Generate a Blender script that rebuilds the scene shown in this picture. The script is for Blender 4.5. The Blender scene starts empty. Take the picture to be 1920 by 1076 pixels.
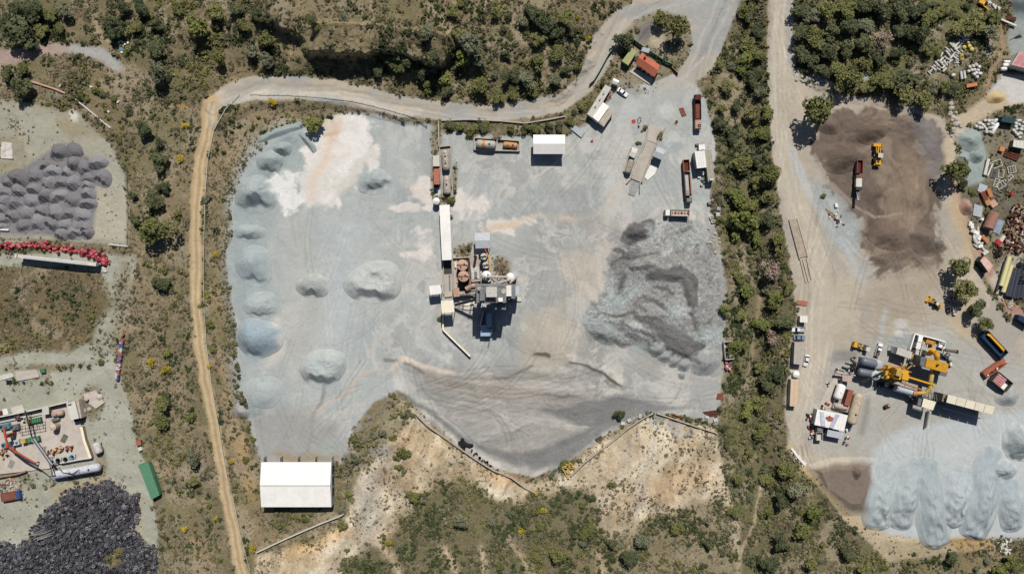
import bpy, math, random
import numpy as np

# ------------------------------------------------------------------ camera, sky, sun, exposure
SC = bpy.context.scene
S = 400.0 / 1920.0        # metres per photo pixel at ground level
HC = 270.0                # height of the drone above the yard
cam_d = bpy.data.cameras.new('camera'); cam = bpy.data.objects.new('camera', cam_d)
SC.collection.objects.link(cam); SC.camera = cam
cam.location = (0, 0, HC); cam.rotation_euler = (0, 0, 0)
cam_d.sensor_width = 36.0; cam_d.lens = 36.0 * HC / 400.0
cam_d.clip_start = 1.0; cam_d.clip_end = 5000.0

SUN_EL = math.radians(52); SUN_AZ = math.radians(10)      # azimuth from +Y towards +X
w = bpy.data.worlds.new('World'); SC.world = w; w.use_nodes = True
nt = w.node_tree; bg = nt.nodes['Background']
sky = nt.nodes.new('ShaderNodeTexSky'); sky.sky_type = 'NISHITA'; sky.sun_disc = False
sky.sun_elevation = SUN_EL; sky.sun_rotation = SUN_AZ; sky.altitude = 300
nt.links.new(sky.outputs[0], bg.inputs[0]); bg.inputs[1].default_value = 0.05
sd = bpy.data.lights.new('sun', 'SUN'); sd.energy = 5.0; sd.angle = math.radians(0.5); sd.color = (1.0, 0.955, 0.89)
sun = bpy.data.objects.new('sun', sd); SC.collection.objects.link(sun)
sun.rotation_euler = (math.pi / 2 - SUN_EL, 0, -SUN_AZ + math.pi)
sun.rotation_euler = (-(math.pi / 2 - SUN_EL), 0, -SUN_AZ)
SC.view_settings.view_transform = 'Standard'; SC.view_settings.look = 'None'
SC.view_settings.exposure = 0.12; SC.view_settings.gamma = 1.0
SC.cycles.max_bounces = 5; SC.cycles.diffuse_bounces = 1; SC.cycles.glossy_bounces = 2
SC.cycles.transparent_max_bounces = 4; SC.cycles.caustics_reflective = False; SC.cycles.caustics_refractive = False

ALB = 0.62                 # photo brightness -> surface colour
def lin1(v):
 v = v / 255.0
 return v / 12.92 if v <= 0.04045 else ((v + 0.055) / 1.055) ** 2.4
def lin(c, k=None):
 k = ALB if k is None else k
 return tuple(min(0.86, lin1(x) * k) for x in c)

# ------------------------------------------------------------------ noise
_rng = np.random.RandomState(7)
_TAB = _rng.rand(256, 256).astype(np.float32)
def vnoise(x, y, seed=0):
 x = x + seed * 37.17; y = y + seed * 91.73
 xi = np.floor(x).astype(np.int64); yi = np.floor(y).astype(np.int64)
 fx = (x - xi).astype(np.float32); fy = (y - yi).astype(np.float32)
 fx = fx * fx * (3 - 2 * fx); fy = fy * fy * (3 - 2 * fy)
 a = _TAB[xi & 255, yi & 255]; b = _TAB[(xi + 1) & 255, yi & 255]
 c = _TAB[xi & 255, (yi + 1) & 255]; d = _TAB[(xi + 1) & 255, (yi + 1) & 255]
 return (a * (1 - fx) + b * fx) * (1 - fy) + (c * (1 - fx) + d * fx) * fy
def fbm(x, y, scale, octv=4, seed=0, gain=0.5):
 s = 0; amp = 1; tot = 0; f = 1.0 / scale
 for o in range(octv):
  s = s + amp * vnoise(x * f, y * f, seed + o * 3); tot += amp; amp *= gain; f *= 2.03
 return s / tot                                       # about 0..1, mean .5
def sstep(a, b, x):
 t = np.clip((x - a) / (b - a), 0, 1); return t * t * (3 - 2 * t)

# ------------------------------------------------------------------ the survey canvas (photo pixels, 2 px steps)
ST = 2.0
CX0, CX1, CY0, CY1 = -110.0, 2030.0, -110.0, 1186.0
gx = np.arange(CX0, CX1 + 0.1, ST); gy = np.arange(CY0, CY1 + 0.1, ST)
GX, GY = np.meshgrid(gx, gy)
NY, NX = GX.shape
W1 = fbm(GX, GY, 34, 5, 11) - 0.5; W2 = fbm(GX, GY, 34, 5, 23) - 0.5
W3 = fbm(GX, GY, 120, 4, 31) - 0.5; W4 = fbm(GX, GY, 120, 4, 43) - 0.5
COL = np.zeros((NY, NX, 3), np.float32); TEX = np.full((NY, NX), 0.6, np.float32)
HG = np.zeros((NY, NX), np.float32); ZONE = np.zeros((NY, NX), np.int8)
DG = np.zeros((NY, NX), np.float32); DD = np.zeros((NY, NX), np.float32)

def win(xs, ys, pad):
 a = int(max(0, (min(xs) - pad - CX0) // ST)); b = int(min(NX, (max(xs) + pad - CX0) // ST + 2))
 c = int(max(0, (min(ys) - pad - CY0) // ST)); d = int(min(NY, (max(ys) + pad - CY0) // ST + 2))
 return (slice(c, max(d, c)), slice(a, max(b, a)))
def segdist(X, Y, pts, closed):
 d = np.full(X.shape, 1e9); t_at = np.zeros(X.shape); n = len(pts)
 for i in range(n if closed else n - 1):
  x1, y1 = pts[i]; x2, y2 = pts[(i + 1) % n]
  dx, dy = x2 - x1, y2 - y1; L2 = dx * dx + dy * dy + 1e-9
  t = np.clip(((X - x1) * dx + (Y - y1) * dy) / L2, 0, 1)
  dd = np.hypot(X - x1 - t * dx, Y - y1 - t * dy)
  m = dd < d; d = np.where(m, dd, d); t_at = np.where(m, i + t, t_at)
 return d, t_at
def poly(pts, soft=4, wob=10):
 xs = [p[0] for p in pts]; ys = [p[1] for p in pts]
 sl = win(xs, ys, soft + wob + 4)
 X = GX[sl] + W1[sl] * wob * 2; Y = GY[sl] + W2[sl] * wob * 2
 ins = np.zeros(X.shape, bool); n = len(pts)
 for i in range(n):
  x1, y1 = pts[i]; x2, y2 = pts[(i + 1) % n]
  if y1 == y2: continue
  c = ((Y < y1) != (Y < y2)) & (X < (x2 - x1) * (Y - y1) / (y2 - y1) + x1); ins ^= c
 d, _ = segdist(X, Y, pts, True)
 return sl, np.clip(0.5 + np.where(ins, d, -d) / (2.0 * soft), 0, 1)
def line(pts, width, soft=4, wob=6):
 xs = [p[0] for p in pts]; ys = [p[1] for p in pts]
 wm = max(width) if isinstance(width, (list, tuple)) else width
 sl = win(xs, ys, wm + soft + wob + 4)
 X = GX[sl] + W1[sl] * wob * 2; Y = GY[sl] + W2[sl] * wob * 2
 d, t = segdist(X, Y, pts, False)
 wd = np.interp(t, range(len(width)), width) if isinstance(width, (list, tuple)) else width
 return sl, np.clip(0.5 + (wd / 2.0 - d) / (2.0 * soft), 0, 1)
def blob(cx, cy, rx, ry, rot=0, soft=0.4, wob=8):
 R = max(rx, ry); sl = win([cx - R, cx + R], [cy - R, cy + R], wob + R * soft + 4)
 X = GX[sl] + W1[sl] * wob * 2 - cx; Y = GY[sl] + W2[sl] * wob * 2 - cy
 c, s = math.cos(math.radians(rot)), math.sin(math.radians(rot))
 r = np.hypot((X * c + Y * s) / rx, (-X * s + Y * c) / ry)
 return sl, np.clip((1 + soft - r) / (2 * soft), 0, 1)
def paint(sm, col, a=1.0, tex=None, mod=None):
 sl, m = sm; m = m * a
 if mod is not None: m = m * mod[sl]
 c = np.array(lin(col), np.float32)
 COL[sl] = COL[sl] * (1 - m[..., None]) + c * m[..., None]
 if tex is not None: TEX[sl] = TEX[sl] * (1 - m) + tex * m
def raise_(sm, h, p=1.0):
 sl, m = sm; HG[sl] += h * m ** p
def veg(sm, g=None, d=None):
 sl, m = sm
 if g is not None: DG[sl] = DG[sl] * (1 - m) + g * m
 if d is not None: DD[sl] = DD[sl] * (1 - m) + d * m
def zone(sm, z):
 sl, m = sm; ZONE[sl] = np.where(m > 0.5, z, ZONE[sl])
ALLSL = (slice(0, NY), slice(0, NX))

# ------------------------------------------------------------------ what lies where on the ground
n1 = fbm(GX, GY, 60, 5, 51); n2 = fbm(GX, GY, 18, 5, 61); n3 = fbm(GX, GY, 200, 4, 71); n4 = fbm(GX, GY, 7, 3, 81)
flow = fbm(GX + W3 * 160, GY + W4 * 160, 46, 5, 91)              # swirled, for dust and wash marks
streakv = fbm((GX + W3 * 60) * 3.2, GY * 0.55, 60, 4, 101)       # long marks along the wheel ways
hi = lambda n, a, b: sstep(a, b, n)
RGE = fbm(GX + W3 * 90, GY + W4 * 90, 30, 6, 371, .62)
# --- hillside soil everywhere first
paint((ALLSL, np.ones((NY, NX), np.float32)), (150, 133, 104), 1, 0.9)
paint((ALLSL, hi(n1, .42, .62)), (128, 113, 84), .8)
paint((ALLSL, hi(n2, .5, .7)), (170, 152, 124), .6)
paint((ALLSL, hi(n3, .5, .65)), (119, 108, 78), .5)
DG[:] = 0.28 + 0.5 * hi(n1, .45, .6); DD[:] = 0.5
HILL = [(415,-110),(395,60),(440,118),(480,132),(560,140),(598,118),(660,122),(740,134),(830,150),(880,186),(960,190),(1040,180),(1085,150),(1105,110),(1120,60),(1150,-10),(1180,-110)]
paint(poly(HILL, 10, 10), (148, 131, 102), .7, 1.0); paint(poly(HILL, 10, 10), (174, 155, 126), .6, mod=hi(RGE, .53, .61))
veg(poly(HILL, 10, 10), .30, .62)
paint(poly([(590,60),(720,20),(860,-60),(700,-80),(560,-40),(530,40)], 20, 20), (150, 136, 108), .8)
veg(poly([(520,130),(590,105),(680,105),(700,60),(600,0),(540,10),(510,70)], 12, 16), .10, .30)
paint(poly([(780,-10),(840,30),(930,60),(1000,130),(960,150),(880,110),(800,40)], 14, 16), (176, 152, 118), .75)
paint(poly([(930,0),(1000,60),(1030,120),(1000,150),(950,90),(890,20)], 12, 16), (172, 150, 120), .6)
veg(poly([(700,110),(770,60),(800,50),(880,80),(900,160),(990,120),(1090,90),(1080,150),(980,190),(850,170),(760,140)], 10, 12), .85, .3)
veg(poly([(880,90),(920,60),(960,70),(1100,-60),(1120,-60),(1090,60),(1040,120),(900,190)], 14, 16), .7, .3)
for p in ([(150,-60),(165,10),(185,60),(200,80)], [(690,-20),(700,40)], [(1020,60),(1030,140),(1010,160)], [(800,10),(830,40),(870,80)], [(425,0),(430,60)]):
 paint(line(p, 12, 6, 8), (188, 170, 142), .7)
 veg(line(p, 12, 6, 8), .05, .15)
# --- top left corner
veg(poly([(-110,-110),(150,-110),(120,60),(60,90),(-110,110)], 10, 12), .9, .3)
veg(poly([(200,-60),(300,-60),(310,120),(240,120),(200,70)], 10, 12), .85, .3)
veg(poly([(420,-60),(520,-60),(520,130),(480,140),(420,110)], 10, 12), .85, .3)
# --- gorge with thick scrub between the two yards
GORGE = [(1395,-110),(1440,-110),(1438,120),(1445,250),(1458,330),(1476,480),(1492,590),(1480,650),(1470,760),(1478,840),(1505,880),(1545,940),(1600,1000),(1660,1050),(1700,1186),(1330,1186),(1350,1050),(1360,960),(1345,860),(1348,780),(1372,720),(1362,640),(1365,500),(1340,400),(1345,300),(1335,200),(1325,150),(1345,110),(1370,60)]
paint(poly(GORGE, 6, 10), (128, 116, 88), .85, 1.0); veg(poly(GORGE, 6, 8), .95, .45)
paint(line([(1425,560),(1412,640),(1402,730),(1400,790)], 9, 5, 8), (176, 160, 132), .8); veg(line([(1425,560),(1412,640),(1402,730)], 9, 4, 6), .05, .1)
paint(line([(1426,900),(1420,960),(1412,980),(1405,1010),(1385,1050),(1372,1090)], 7, 3, 6), (203, 186, 155), .95); veg(line([(1426,900),(1412,980),(1385,1050),(1372,1090)], 8, 3, 6), 0, .05)
# --- bottom slope
BOT = [(745,742),(700,800),(672,880),(650,960),(600,1010),(480,1040),(470,1186),(1390,1186),(1390,980),(1362,900),(1345,800),(1222,778),(1160,805),(1095,850),(1060,885),(1000,905),(900,870),(840,830),(795,780)]
paint(poly(BOT, 5, 6), (196, 180, 152), 1, .95); veg(poly(BOT, 4, 6), .02, .42)
paint(poly(BOT, 5, 6), (210, 198, 176), .8, mod=hi(n2, .45, .62)); paint(poly(BOT, 5, 6), (170, 150, 120), .7, mod=hi(n1, .5, .64))
SCRUB = [(735,1000),(790,930),(830,905),(880,905),(930,930),(975,945),(1000,925),(1090,920),(1110,950),(1115,1010),(1160,1040),(1150,1186),(640,1186),(650,1060),(690,1020)]
paint(poly(SCRUB, 10, 16), (132, 122, 90), .85, 1.0); veg(poly(SCRUB, 10, 16), .92, .5)
veg(poly([(1080,1010),(1180,1000),(1230,960),(1300,945),(1360,930),(1400,1186),(1080,1186)], 10, 16), .62, .55)
paint(poly([(1080,1010),(1180,1000),(1230,960),(1300,945),(1360,930),(1400,1186),(1080,1186)], 10, 16), (150, 134, 104), .6, 1.0)
for p in ([(700,880),(715,960),(700,1010)], [(960,1010),(990,1060),(1000,1100)], [(830,1030),(860,1090)], [(700,1010),(740,1050),(760,1100)], [(1120,1040),(1135,1090)], [(900,1030),(910,1090)]):
 paint(line(p, 16, 8, 10), (196, 178, 150), .8); veg(line(p, 14, 6, 10), .05, .25)
paint(poly([(1220,885),(1330,860),(1340,905),(1260,940),(1200,930)], 14, 10), (206, 176, 138), .5)
paint(poly([(1090,880),(1150,850),(1220,800),(1200,860),(1120,930)], 14, 10), (204, 182, 152), .5)
paint(line([(1230,800),(1215,870),(1200,940)], 26, 12, 8), (190, 182, 168), .6); paint(line([(1180,830),(1160,900)], 14, 8, 8), (192, 184, 168), .6)
paint(poly([(560,1010),(640,985),(660,1000),(560,1045),(520,1050)], 8, 8), (202, 172, 124), .7)
paint(blob(690,945,26,70,4,.4,6), (188, 180, 166), .85)
paint(line([(742,735),(700,780),(668,840)], 7, 3, 3), (150, 145, 135), .8)
paint(poly([(660,880),(670,820),(742,738),(775,770),(760,800),(720,830),(690,880)], 6, 8), (158, 146, 122), .7); veg(poly([(662,880),(672,820),(735,742),(775,775),(760,800),(720,830),(690,880)], 6, 8), .55, .5)
paint(blob(940,893,40,14,15,.5,5), (210, 172, 130), .6); paint(blob(780,830,30,26,0,.5,8), (204, 180, 146), .7)
# --- strip between the left yard and the track, and along the quarry rim
STRIP = [(235,190),(400,200),(375,300),(362,480),(365,640),(392,800),(430,1000),(440,1186),(300,1186),(300,1000),(270,880),(225,730),(240,600),(245,480),(240,330)]
paint(poly(STRIP, 6, 8), (152, 137, 111), .9, 1.0); paint(poly(STRIP, 6, 8), (178, 160, 130), .75, mod=hi(RGE, .54, .62)); veg(poly(STRIP, 4, 6), .22, .72)
paint(line([(345,900),(365,1000),(390,1090)], 26, 10, 12), (176, 148, 116), .7)
RIM = [(404,250),(440,205),(500,182),(620,188),(720,202),(775,218),(800,232),(740,236),(650,215),(560,235),(500,250),(455,310),(436,360),(430,440),(420,480),(425,620),(445,700),(450,780),(470,850),(488,905),(485,1000),(640,960),(650,985),(470,1045),(440,900),(405,740),(388,640),(384,480),(390,330)]
paint(poly(RIM, 4, 6), (158, 141, 112), .95, 1.0); paint(poly(RIM, 4, 6), (182, 162, 132), .7, mod=hi(RGE, .54, .62)); veg(poly(RIM, 4, 5), .12, .68)
paint(line([(405,480),(410,640),(428,740),(450,860)], 10, 5, 6), (182, 156, 116), .7)
paint(line([(455,830),(462,870),(475,940)], 24, 8, 6), (198, 166, 118), .7)
# --- left yards
LY = [(-110,182),(40,186),(80,200),(150,212),(205,268),(236,330),(243,462),(150,458),(-110,448)]
paint(poly(LY, 4, 6), (170, 165, 146), 1, .5); veg(poly(LY, 4, 4), 0, .05)
paint(poly(LY, 6, 6), (160, 148, 116), .55, mod=hi(n2, .5, .62)); paint(poly(LY, 6, 6), (182, 180, 165), .7, mod=hi(n1, .48, .6))
veg(poly([(-110,200),(30,215),(60,260),(30,275),(-110,265)], 8, 12), 0, .35)
paint(poly([(185,300),(238,340),(240,455),(175,445)], 5, 6), (190, 186, 168), .8)
paint(poly([(-60,345),(40,318),(85,285),(125,268),(160,290),(205,325),(200,345),(180,350),(178,420),(165,445),(40,440),(-60,430)], 4, 4), (140, 137, 140), .95, .5)
LF = [(-110,505),(60,500),(190,510),(205,560),(170,640),(130,660),(60,655),(-110,690)]
LY2 = [(-110,470),(255,476),(245,560),(215,660),(250,800),(285,905),(300,1000),(290,1186),(-110,1186)]
paint(poly(LY2, 4, 6), (174, 174, 158), 1, .45); veg(poly(LY2, 4, 4), 0, .05)
paint(poly(LY2, 4, 6), (186, 186, 172), .7, mod=hi(flow, .46, .6))
paint(poly(LF, 6, 8), (122, 106, 76), 1, 1.0); veg(poly(LF, 5, 6), .22, .85)
paint(poly(LF, 6, 8), (96, 86, 60), .7, mod=hi(n2, .48, .6)); paint(line([(70,570),(130,620),(150,640)], 12, 6, 6), (160, 138, 102), .7)
paint(poly([(215,540),(235,480),(255,540),(230,640),(205,660)], 6, 8), (160, 150, 126), .7); veg(poly([(200,560),(240,480),(250,560),(225,650),(165,690),(170,650)], 6, 10), .05, .5)
veg(line([(10,690),(60,688),(130,690),(190,675)], 10, 4, 6), .2, .7); paint(line([(60,690),(130,690)], 12, 4, 6), (128, 115, 84), .8)
veg(line([(20,718),(60,716),(90,700)], 8, 4, 6), .2, .7); veg(blob(92,725,8,18,0,.5,6), .1, .7); veg(blob(172,752,20,30,0,.4,5), .1, .8); paint(blob(172,755,18,26,0,.4,6), (122, 108, 80), .8)
veg(line([(90,905),(140,900),(190,890)], 12, 4, 8), .1, .75); veg(blob(190,870,10,30,-10,.4,5), .1, .8); veg(blob(40,905,26,10,-10,.4,5), .1, .8)
paint(poly([(100,915),(200,895),(262,935),(265,1000),(300,1076),(240,1080),(120,960)], 10, 8), (184, 164, 128), .8)
paint(line([(100,600),(60,690)], 8, 6, 6), (160, 146, 116), .3)
TYP = [(-60,1010),(15,1022),(40,1032),(72,990),(85,965),(118,942),(150,918),(200,905),(236,924),(256,930),(259,965),(254,990),(262,1012),(290,1030),(294,1062),(282,1190),(-60,1190)]
paint(poly(TYP, 6, 8), (64, 64, 70), .92, 1.0); paint(blob(215,1042,13,20,30,.3,6), (128,112,78), .9); veg(blob(215,1042,14,20,30,.3,6), .3, .6)
# top left path
PATH = line([(-40,118),(50,100),(105,90),(155,92),(190,102),(215,120),(232,132)], [34,26,22,22,26,24,10], 3, 7)
paint(PATH, (176, 158, 148), 1, .6); veg(PATH, 0, .03); paint(line([(140,92),(190,102),(220,122)], 20, 5, 6), (178, 180, 176), .9)
paint(line([(-20,112),(80,92)], 8, 4, 6), (190, 158, 150), .8)
paint(line([(55,152),(95,170),(120,180)], 6, 2, 4), (205, 188, 178), .9); paint(blob(90,166,10,4,20,.4,2), (190,130,118), .9); paint(blob(100,178,12,10,0,.4,4), (170,172,158), .9)
paint(blob(137,216,8,12,-15,.4,3), (222,220,212), .95); paint(line([(135,182),(165,208),(205,240)], 4, 1.5, 3), (206,196,182), .9)
paint(blob(342,198,14,5,0,.4,3), (205,158,92), .8)
# --- quarry yard
RG = fbm(GX + W3 * 90, GY + W4 * 90, 26, 6, 351, .62)
def rag(sm, amt=2.2, lo=.34, hi_=.68):
 sl, m = sm; return sl, sstep(lo, hi_, m + (RG[sl] - .5) * amt * sstep(0, .25, m))
YARD = [(806,233),(764,230),(705,214),(650,212),(600,228),(560,238),(520,247),(484,286),(455,322),(438,362),(434,400),(437,440),(424,470),(428,520),(440,600),(446,660),(452,720),(462,770),(478,830),(490,870),(640,870),(650,850),(665,800),(700,752),(742,732),(765,748),(800,783),(850,828),(900,866),(955,884),(1000,893),(1052,874),(1100,840),(1160,800),(1222,774),(1290,782),(1345,795),(1352,740),(1357,680),(1360,600),(1358,500),(1342,430),(1332,370),(1338,330),(1343,280),(1325,190),(1300,150),(1262,138),(1190,162),(1150,178),(1110,226),(1075,248),(1060,256),(900,252),(828,243)]
Y = poly(YARD, 3, 5)
paint(Y, (187, 191, 188), 1, .30); veg(poly(YARD, 3, 3), 0, 0)
yd = np.zeros((NY, NX), np.float32); yd[Y[0]] = Y[1]
paint((ALLSL, yd), (178, 185, 184), .75, mod=hi(fbm(GX, GY, 90, 4, 111), .47, .62))
paint((ALLSL, yd), (194, 192, 184), .6, mod=hi(fbm(GX + W3*90, GY + W4*90, 70, 4, 121), .5, .66))
east = sstep(900, 1120, GX) * sstep(380, 430, GY) + sstep(640, 740, GY) * sstep(690, 800, GX); east = np.clip(east, 0, 1)
paint((ALLSL, yd * east), (176, 173, 166), .8, .45)
paint((ALLSL, yd * east), (192, 184, 170), .8, mod=hi(flow, .5, .60)); paint((ALLSL, yd * east), (164, 163, 158), .7, mod=hi(1 - flow, .53, .62))
fine = fbm(GX + W3 * 120, GY + W4 * 120, 22, 5, 301, .6); paint((ALLSL, yd), (208, 206, 200), .6, mod=hi(flow, .555, .60)); paint((ALLSL, yd), (206, 205, 199), .75, mod=hi(fine, .60, .645) * hi(n1, .40, .56)); paint((ALLSL, yd), (164, 168, 168), .6, mod=hi(1 - fine, .59, .65) * hi(1 - n1, .42, .56)); paint((ALLSL, yd), (171, 175, 174), .5, mod=hi(streakv, .54, .66))
# the whole left side: paler, bluish
west = sstep(800, 700, GX) * yd
paint((ALLSL, west), (189, 194, 191), .5); paint((ALLSL, west), (178, 186, 186), .6, mod=hi(fbm(GX+W3*60, GY*.5, 50, 4, 131), .5, .63))
paint(poly([(620,420),(660,400),(700,430),(665,520),(672,600),(655,660),(620,650),(605,560)], 24, 14), (193, 200, 203), .6)
paint(poly([(540,330),(560,460),(600,560),(560,700),(530,700),(545,520)], 20, 14), (196, 193, 186), .6)
paint(poly([(440,320),(490,270),(530,246),(565,250),(580,290),(540,320),(520,400),(500,480),(520,560),(530,640),(470,690),(445,600),(430,500)], 8, 10), (172, 183, 183), .75)
# white and peach lime dust
WHT = [(590,240),(640,213),(700,222),(712,262),(718,285),(690,320),(655,345),(640,372),(600,388),(582,392),(565,370),(560,330),(590,300),(575,270)]
paint(rag(poly(WHT, 26, 22), 2.0, .26, .70), (241, 237, 231), 1, .25); paint(rag(poly(WHT, 20, 22), 2.6), (230, 224, 216), .5, mod=hi(fine, .48, .6))
paint(rag(poly([(510,318),(566,318),(558,384),(540,424),(516,386),(506,350)], 14, 14)), (240, 239, 235), .95)
paint(poly([(560,330),(590,300),(640,330),(600,385),(575,395)], 6, 12), (226, 222, 214), .8)
paint(line([(640,225),(622,270),(605,320),(590,350),(582,380)], [8,16,18,12,4], 6, 16), (236, 214, 192), .75)
paint(line([(610,255),(630,250)], 8, 3, 5), (224, 176, 130), .8); paint(blob(622,236,22,14,0,.5,8), (224,205,184), .8)
paint(line([(612,390),(640,350),(700,290)], [4,20,16], 6, 12), (224, 218, 208), .9)
for b in ((800,360,24,20,0),(770,395,36,7,-8),(796,465,18,22,0),(795,476,26,7,0),(880,385,32,18,0),(865,398,20,16,0),(900,375,16,8,0),(955,415,42,10,0),(935,425,30,12,4)):
 paint(rag(blob(b[0], b[1], b[2] * 1.15, b[3] * 1.2, b[4], soft=.7, wob=16), 2.2, .32, .78), (234, 227, 219), .88)
paint(blob(945,421,24,6,0,.6,6), (230, 202, 172), .8); paint(blob(788,360,22,9,30,.6,8), (228,215,202), .7)
paint(line([(905,432),(960,418),(1000,404),(1080,412),(1120,398),(1140,380),(1150,360)], [8,16,5,10,4,6,8], 4, 8), (220, 203, 182), .8)
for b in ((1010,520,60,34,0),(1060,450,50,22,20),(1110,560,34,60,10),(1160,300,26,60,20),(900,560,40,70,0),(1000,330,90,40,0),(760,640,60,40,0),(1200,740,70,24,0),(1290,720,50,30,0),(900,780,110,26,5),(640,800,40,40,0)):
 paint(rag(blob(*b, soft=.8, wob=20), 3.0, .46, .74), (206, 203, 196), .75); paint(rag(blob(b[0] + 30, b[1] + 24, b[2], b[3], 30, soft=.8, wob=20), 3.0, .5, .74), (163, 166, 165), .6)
paint(line([(1128,500),(1140,450),(1138,400),(1160,360),(1180,330),(1200,300)], [40,34,20,20,22,20], 12, 16), (206, 200, 190), .7)
paint(poly([(1045,480),(1100,470),(1130,500),(1120,560),(1090,560),(1060,520)], 10, 14), (208, 198, 182), .6)
paint(poly([(990,590),(1060,560),(1080,640),(1060,690),(990,700),(970,650)], 16, 16), (194, 183, 164), .6)
paint(poly([(1160,190),(1230,180),(1290,170),(1300,220),(1250,240),(1180,230)], 16, 12), (184, 186, 182), .7); paint(blob(1190,205,20,14,-20,.5,8), (198,202,200), .8); paint(blob(1250,208,16,13,-30,.4,6), (206,208,204), .9)
paint(line([(1240,160),(1280,150),(1330,120)], 26, 10, 8), (196, 186, 170), .7)
# dark marks, drains, and berm shade painted into the gravel colour
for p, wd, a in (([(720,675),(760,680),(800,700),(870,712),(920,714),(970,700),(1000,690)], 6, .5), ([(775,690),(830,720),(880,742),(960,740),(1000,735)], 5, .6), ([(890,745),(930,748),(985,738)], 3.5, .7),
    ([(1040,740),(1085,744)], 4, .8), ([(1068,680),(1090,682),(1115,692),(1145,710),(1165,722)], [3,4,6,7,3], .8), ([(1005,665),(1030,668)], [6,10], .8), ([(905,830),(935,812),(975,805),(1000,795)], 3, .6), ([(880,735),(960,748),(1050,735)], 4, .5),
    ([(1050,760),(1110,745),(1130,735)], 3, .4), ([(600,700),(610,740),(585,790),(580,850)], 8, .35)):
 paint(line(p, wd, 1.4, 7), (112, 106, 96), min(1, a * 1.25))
paint(poly([(760,680),(820,700),(900,715),(960,705),(1080,705),(1130,740),(1100,790),(1000,870),(930,850),(850,790),(800,740)], 14, 14), (171, 165, 157), .6, .5)
paint(line([(755,672),(800,688),(850,700)], [10,7,4], 3, 4), (216, 203, 186), .9); paint(line([(735,690),(760,672)], 9, 3, 5), (220,206,190), .9)
paint(line([(850,690),(800,650),(780,620)], [6,14,5], 6, 8), (206, 208, 205), .6)
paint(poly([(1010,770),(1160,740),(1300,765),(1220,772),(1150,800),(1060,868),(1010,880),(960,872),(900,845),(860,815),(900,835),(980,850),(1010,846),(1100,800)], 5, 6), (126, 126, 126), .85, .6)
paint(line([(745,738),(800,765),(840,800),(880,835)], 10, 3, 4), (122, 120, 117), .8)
paint(line([(1040,760),(1000,735),(860,730),(800,700)], 12, 8, 10), (186, 174, 158), .5)
# rough dark rubble ground, east
RUB = [(1150,450),(1200,420),(1260,412),(1330,430),(1352,500),(1355,640),(1300,690),(1250,680),(1200,650),(1130,640),(1090,610),(1110,570),(1135,540),(1140,490)]
paint(rag(poly(RUB, 26, 22), 1.6), (170, 169, 165), .95, .9)
paint(poly(RUB, 8, 12), (156, 157, 155), .7, mod=hi(n1, .48, .56)); paint(poly(RUB, 8, 12), (186, 190, 187), .8, mod=hi(flow, .54, .59)); paint(poly(RUB, 8, 12), (128, 128, 126), .7, mod=hi(fine, .56, .62))
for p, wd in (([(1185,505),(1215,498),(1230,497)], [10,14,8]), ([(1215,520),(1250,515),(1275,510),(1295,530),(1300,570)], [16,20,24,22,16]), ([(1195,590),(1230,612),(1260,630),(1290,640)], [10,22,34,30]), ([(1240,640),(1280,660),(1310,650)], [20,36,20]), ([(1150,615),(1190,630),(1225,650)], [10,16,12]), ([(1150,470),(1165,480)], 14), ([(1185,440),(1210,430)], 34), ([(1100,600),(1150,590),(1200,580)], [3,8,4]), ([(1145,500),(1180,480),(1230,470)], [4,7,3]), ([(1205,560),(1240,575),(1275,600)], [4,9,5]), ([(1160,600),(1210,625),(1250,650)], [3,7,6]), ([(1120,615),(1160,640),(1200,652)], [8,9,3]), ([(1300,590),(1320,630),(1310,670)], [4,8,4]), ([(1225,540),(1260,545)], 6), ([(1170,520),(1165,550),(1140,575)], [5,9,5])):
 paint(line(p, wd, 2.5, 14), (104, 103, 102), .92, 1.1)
for b in ((1165,560,45,12,-25),(1265,590,20,10,30),(1200,650,14,10,0),(1330,630,24,14,0),(1215,432,10,12,0),(1130,610,40,12,20)):
 paint(blob(*b, soft=.5, wob=7), (174, 184, 182), .8)
# yard corner by the big shed
paint(poly([(470,780),(540,760),(640,790),(640,866),(490,866)], 14, 12), (168, 166, 162), .8); paint(line([(520,850),(560,862),(630,858)], 14, 7, 6), (170,150,118), .8); paint(blob(615,840,18,18,0,.5,8), (176,188,180), .7)
paint(line([(690,700),(640,740),(600,770)], [10,8,5], 6, 8), (206, 190, 174), .7)
for p in ([(445,600),(460,720)], [(520,600),(525,650),(490,690),(465,740)]): paint(line(p, 16, 6, 10), (214, 209, 200), .8)
paint(line([(470,690),(458,745)], 12, 4, 8), (224, 220, 214), .9)
# --- roads
ROADC = [(402,200),(425,178),(470,166),(540,163),(620,172),(700,188),(780,203),(850,210),(930,212),(1000,205),(1055,190),(1095,160),(1118,118),(1138,75),(1170,38),(1230,12),(1300,0),(1380,-40)]
R1 = line(ROADC, [34,40,42,44,46,42,40,38,32,32,34,38,46,50,46,44,40,40], 2.5, 4)
R1b = poly([(1215,-110),(1395,-110),(1385,20),(1355,85),(1338,130),(1300,158),(1268,140),(1285,110),(1298,70),(1285,36),(1235,28),(1180,46)], 3, 4)
for r in (R1, R1b): paint(r, (184, 178, 166), 1, .35); veg(r, 0, 0); zone(r, 1)
rd = np.zeros((NY, NX), np.float32); rd[R1[0]] = R1[1]; rd[R1b[0]] = np.maximum(rd[R1b[0]], R1b[1])
paint((ALLSL, rd), (196, 183, 164), .8, mod=hi(fbm(GX, GY * 2, 50, 4, 141), .48, .6)); paint((ALLSL, rd), (171, 174, 172), .8, mod=hi(fbm(GX, GY * 2, 60, 4, 151), .52, .62))
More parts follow.
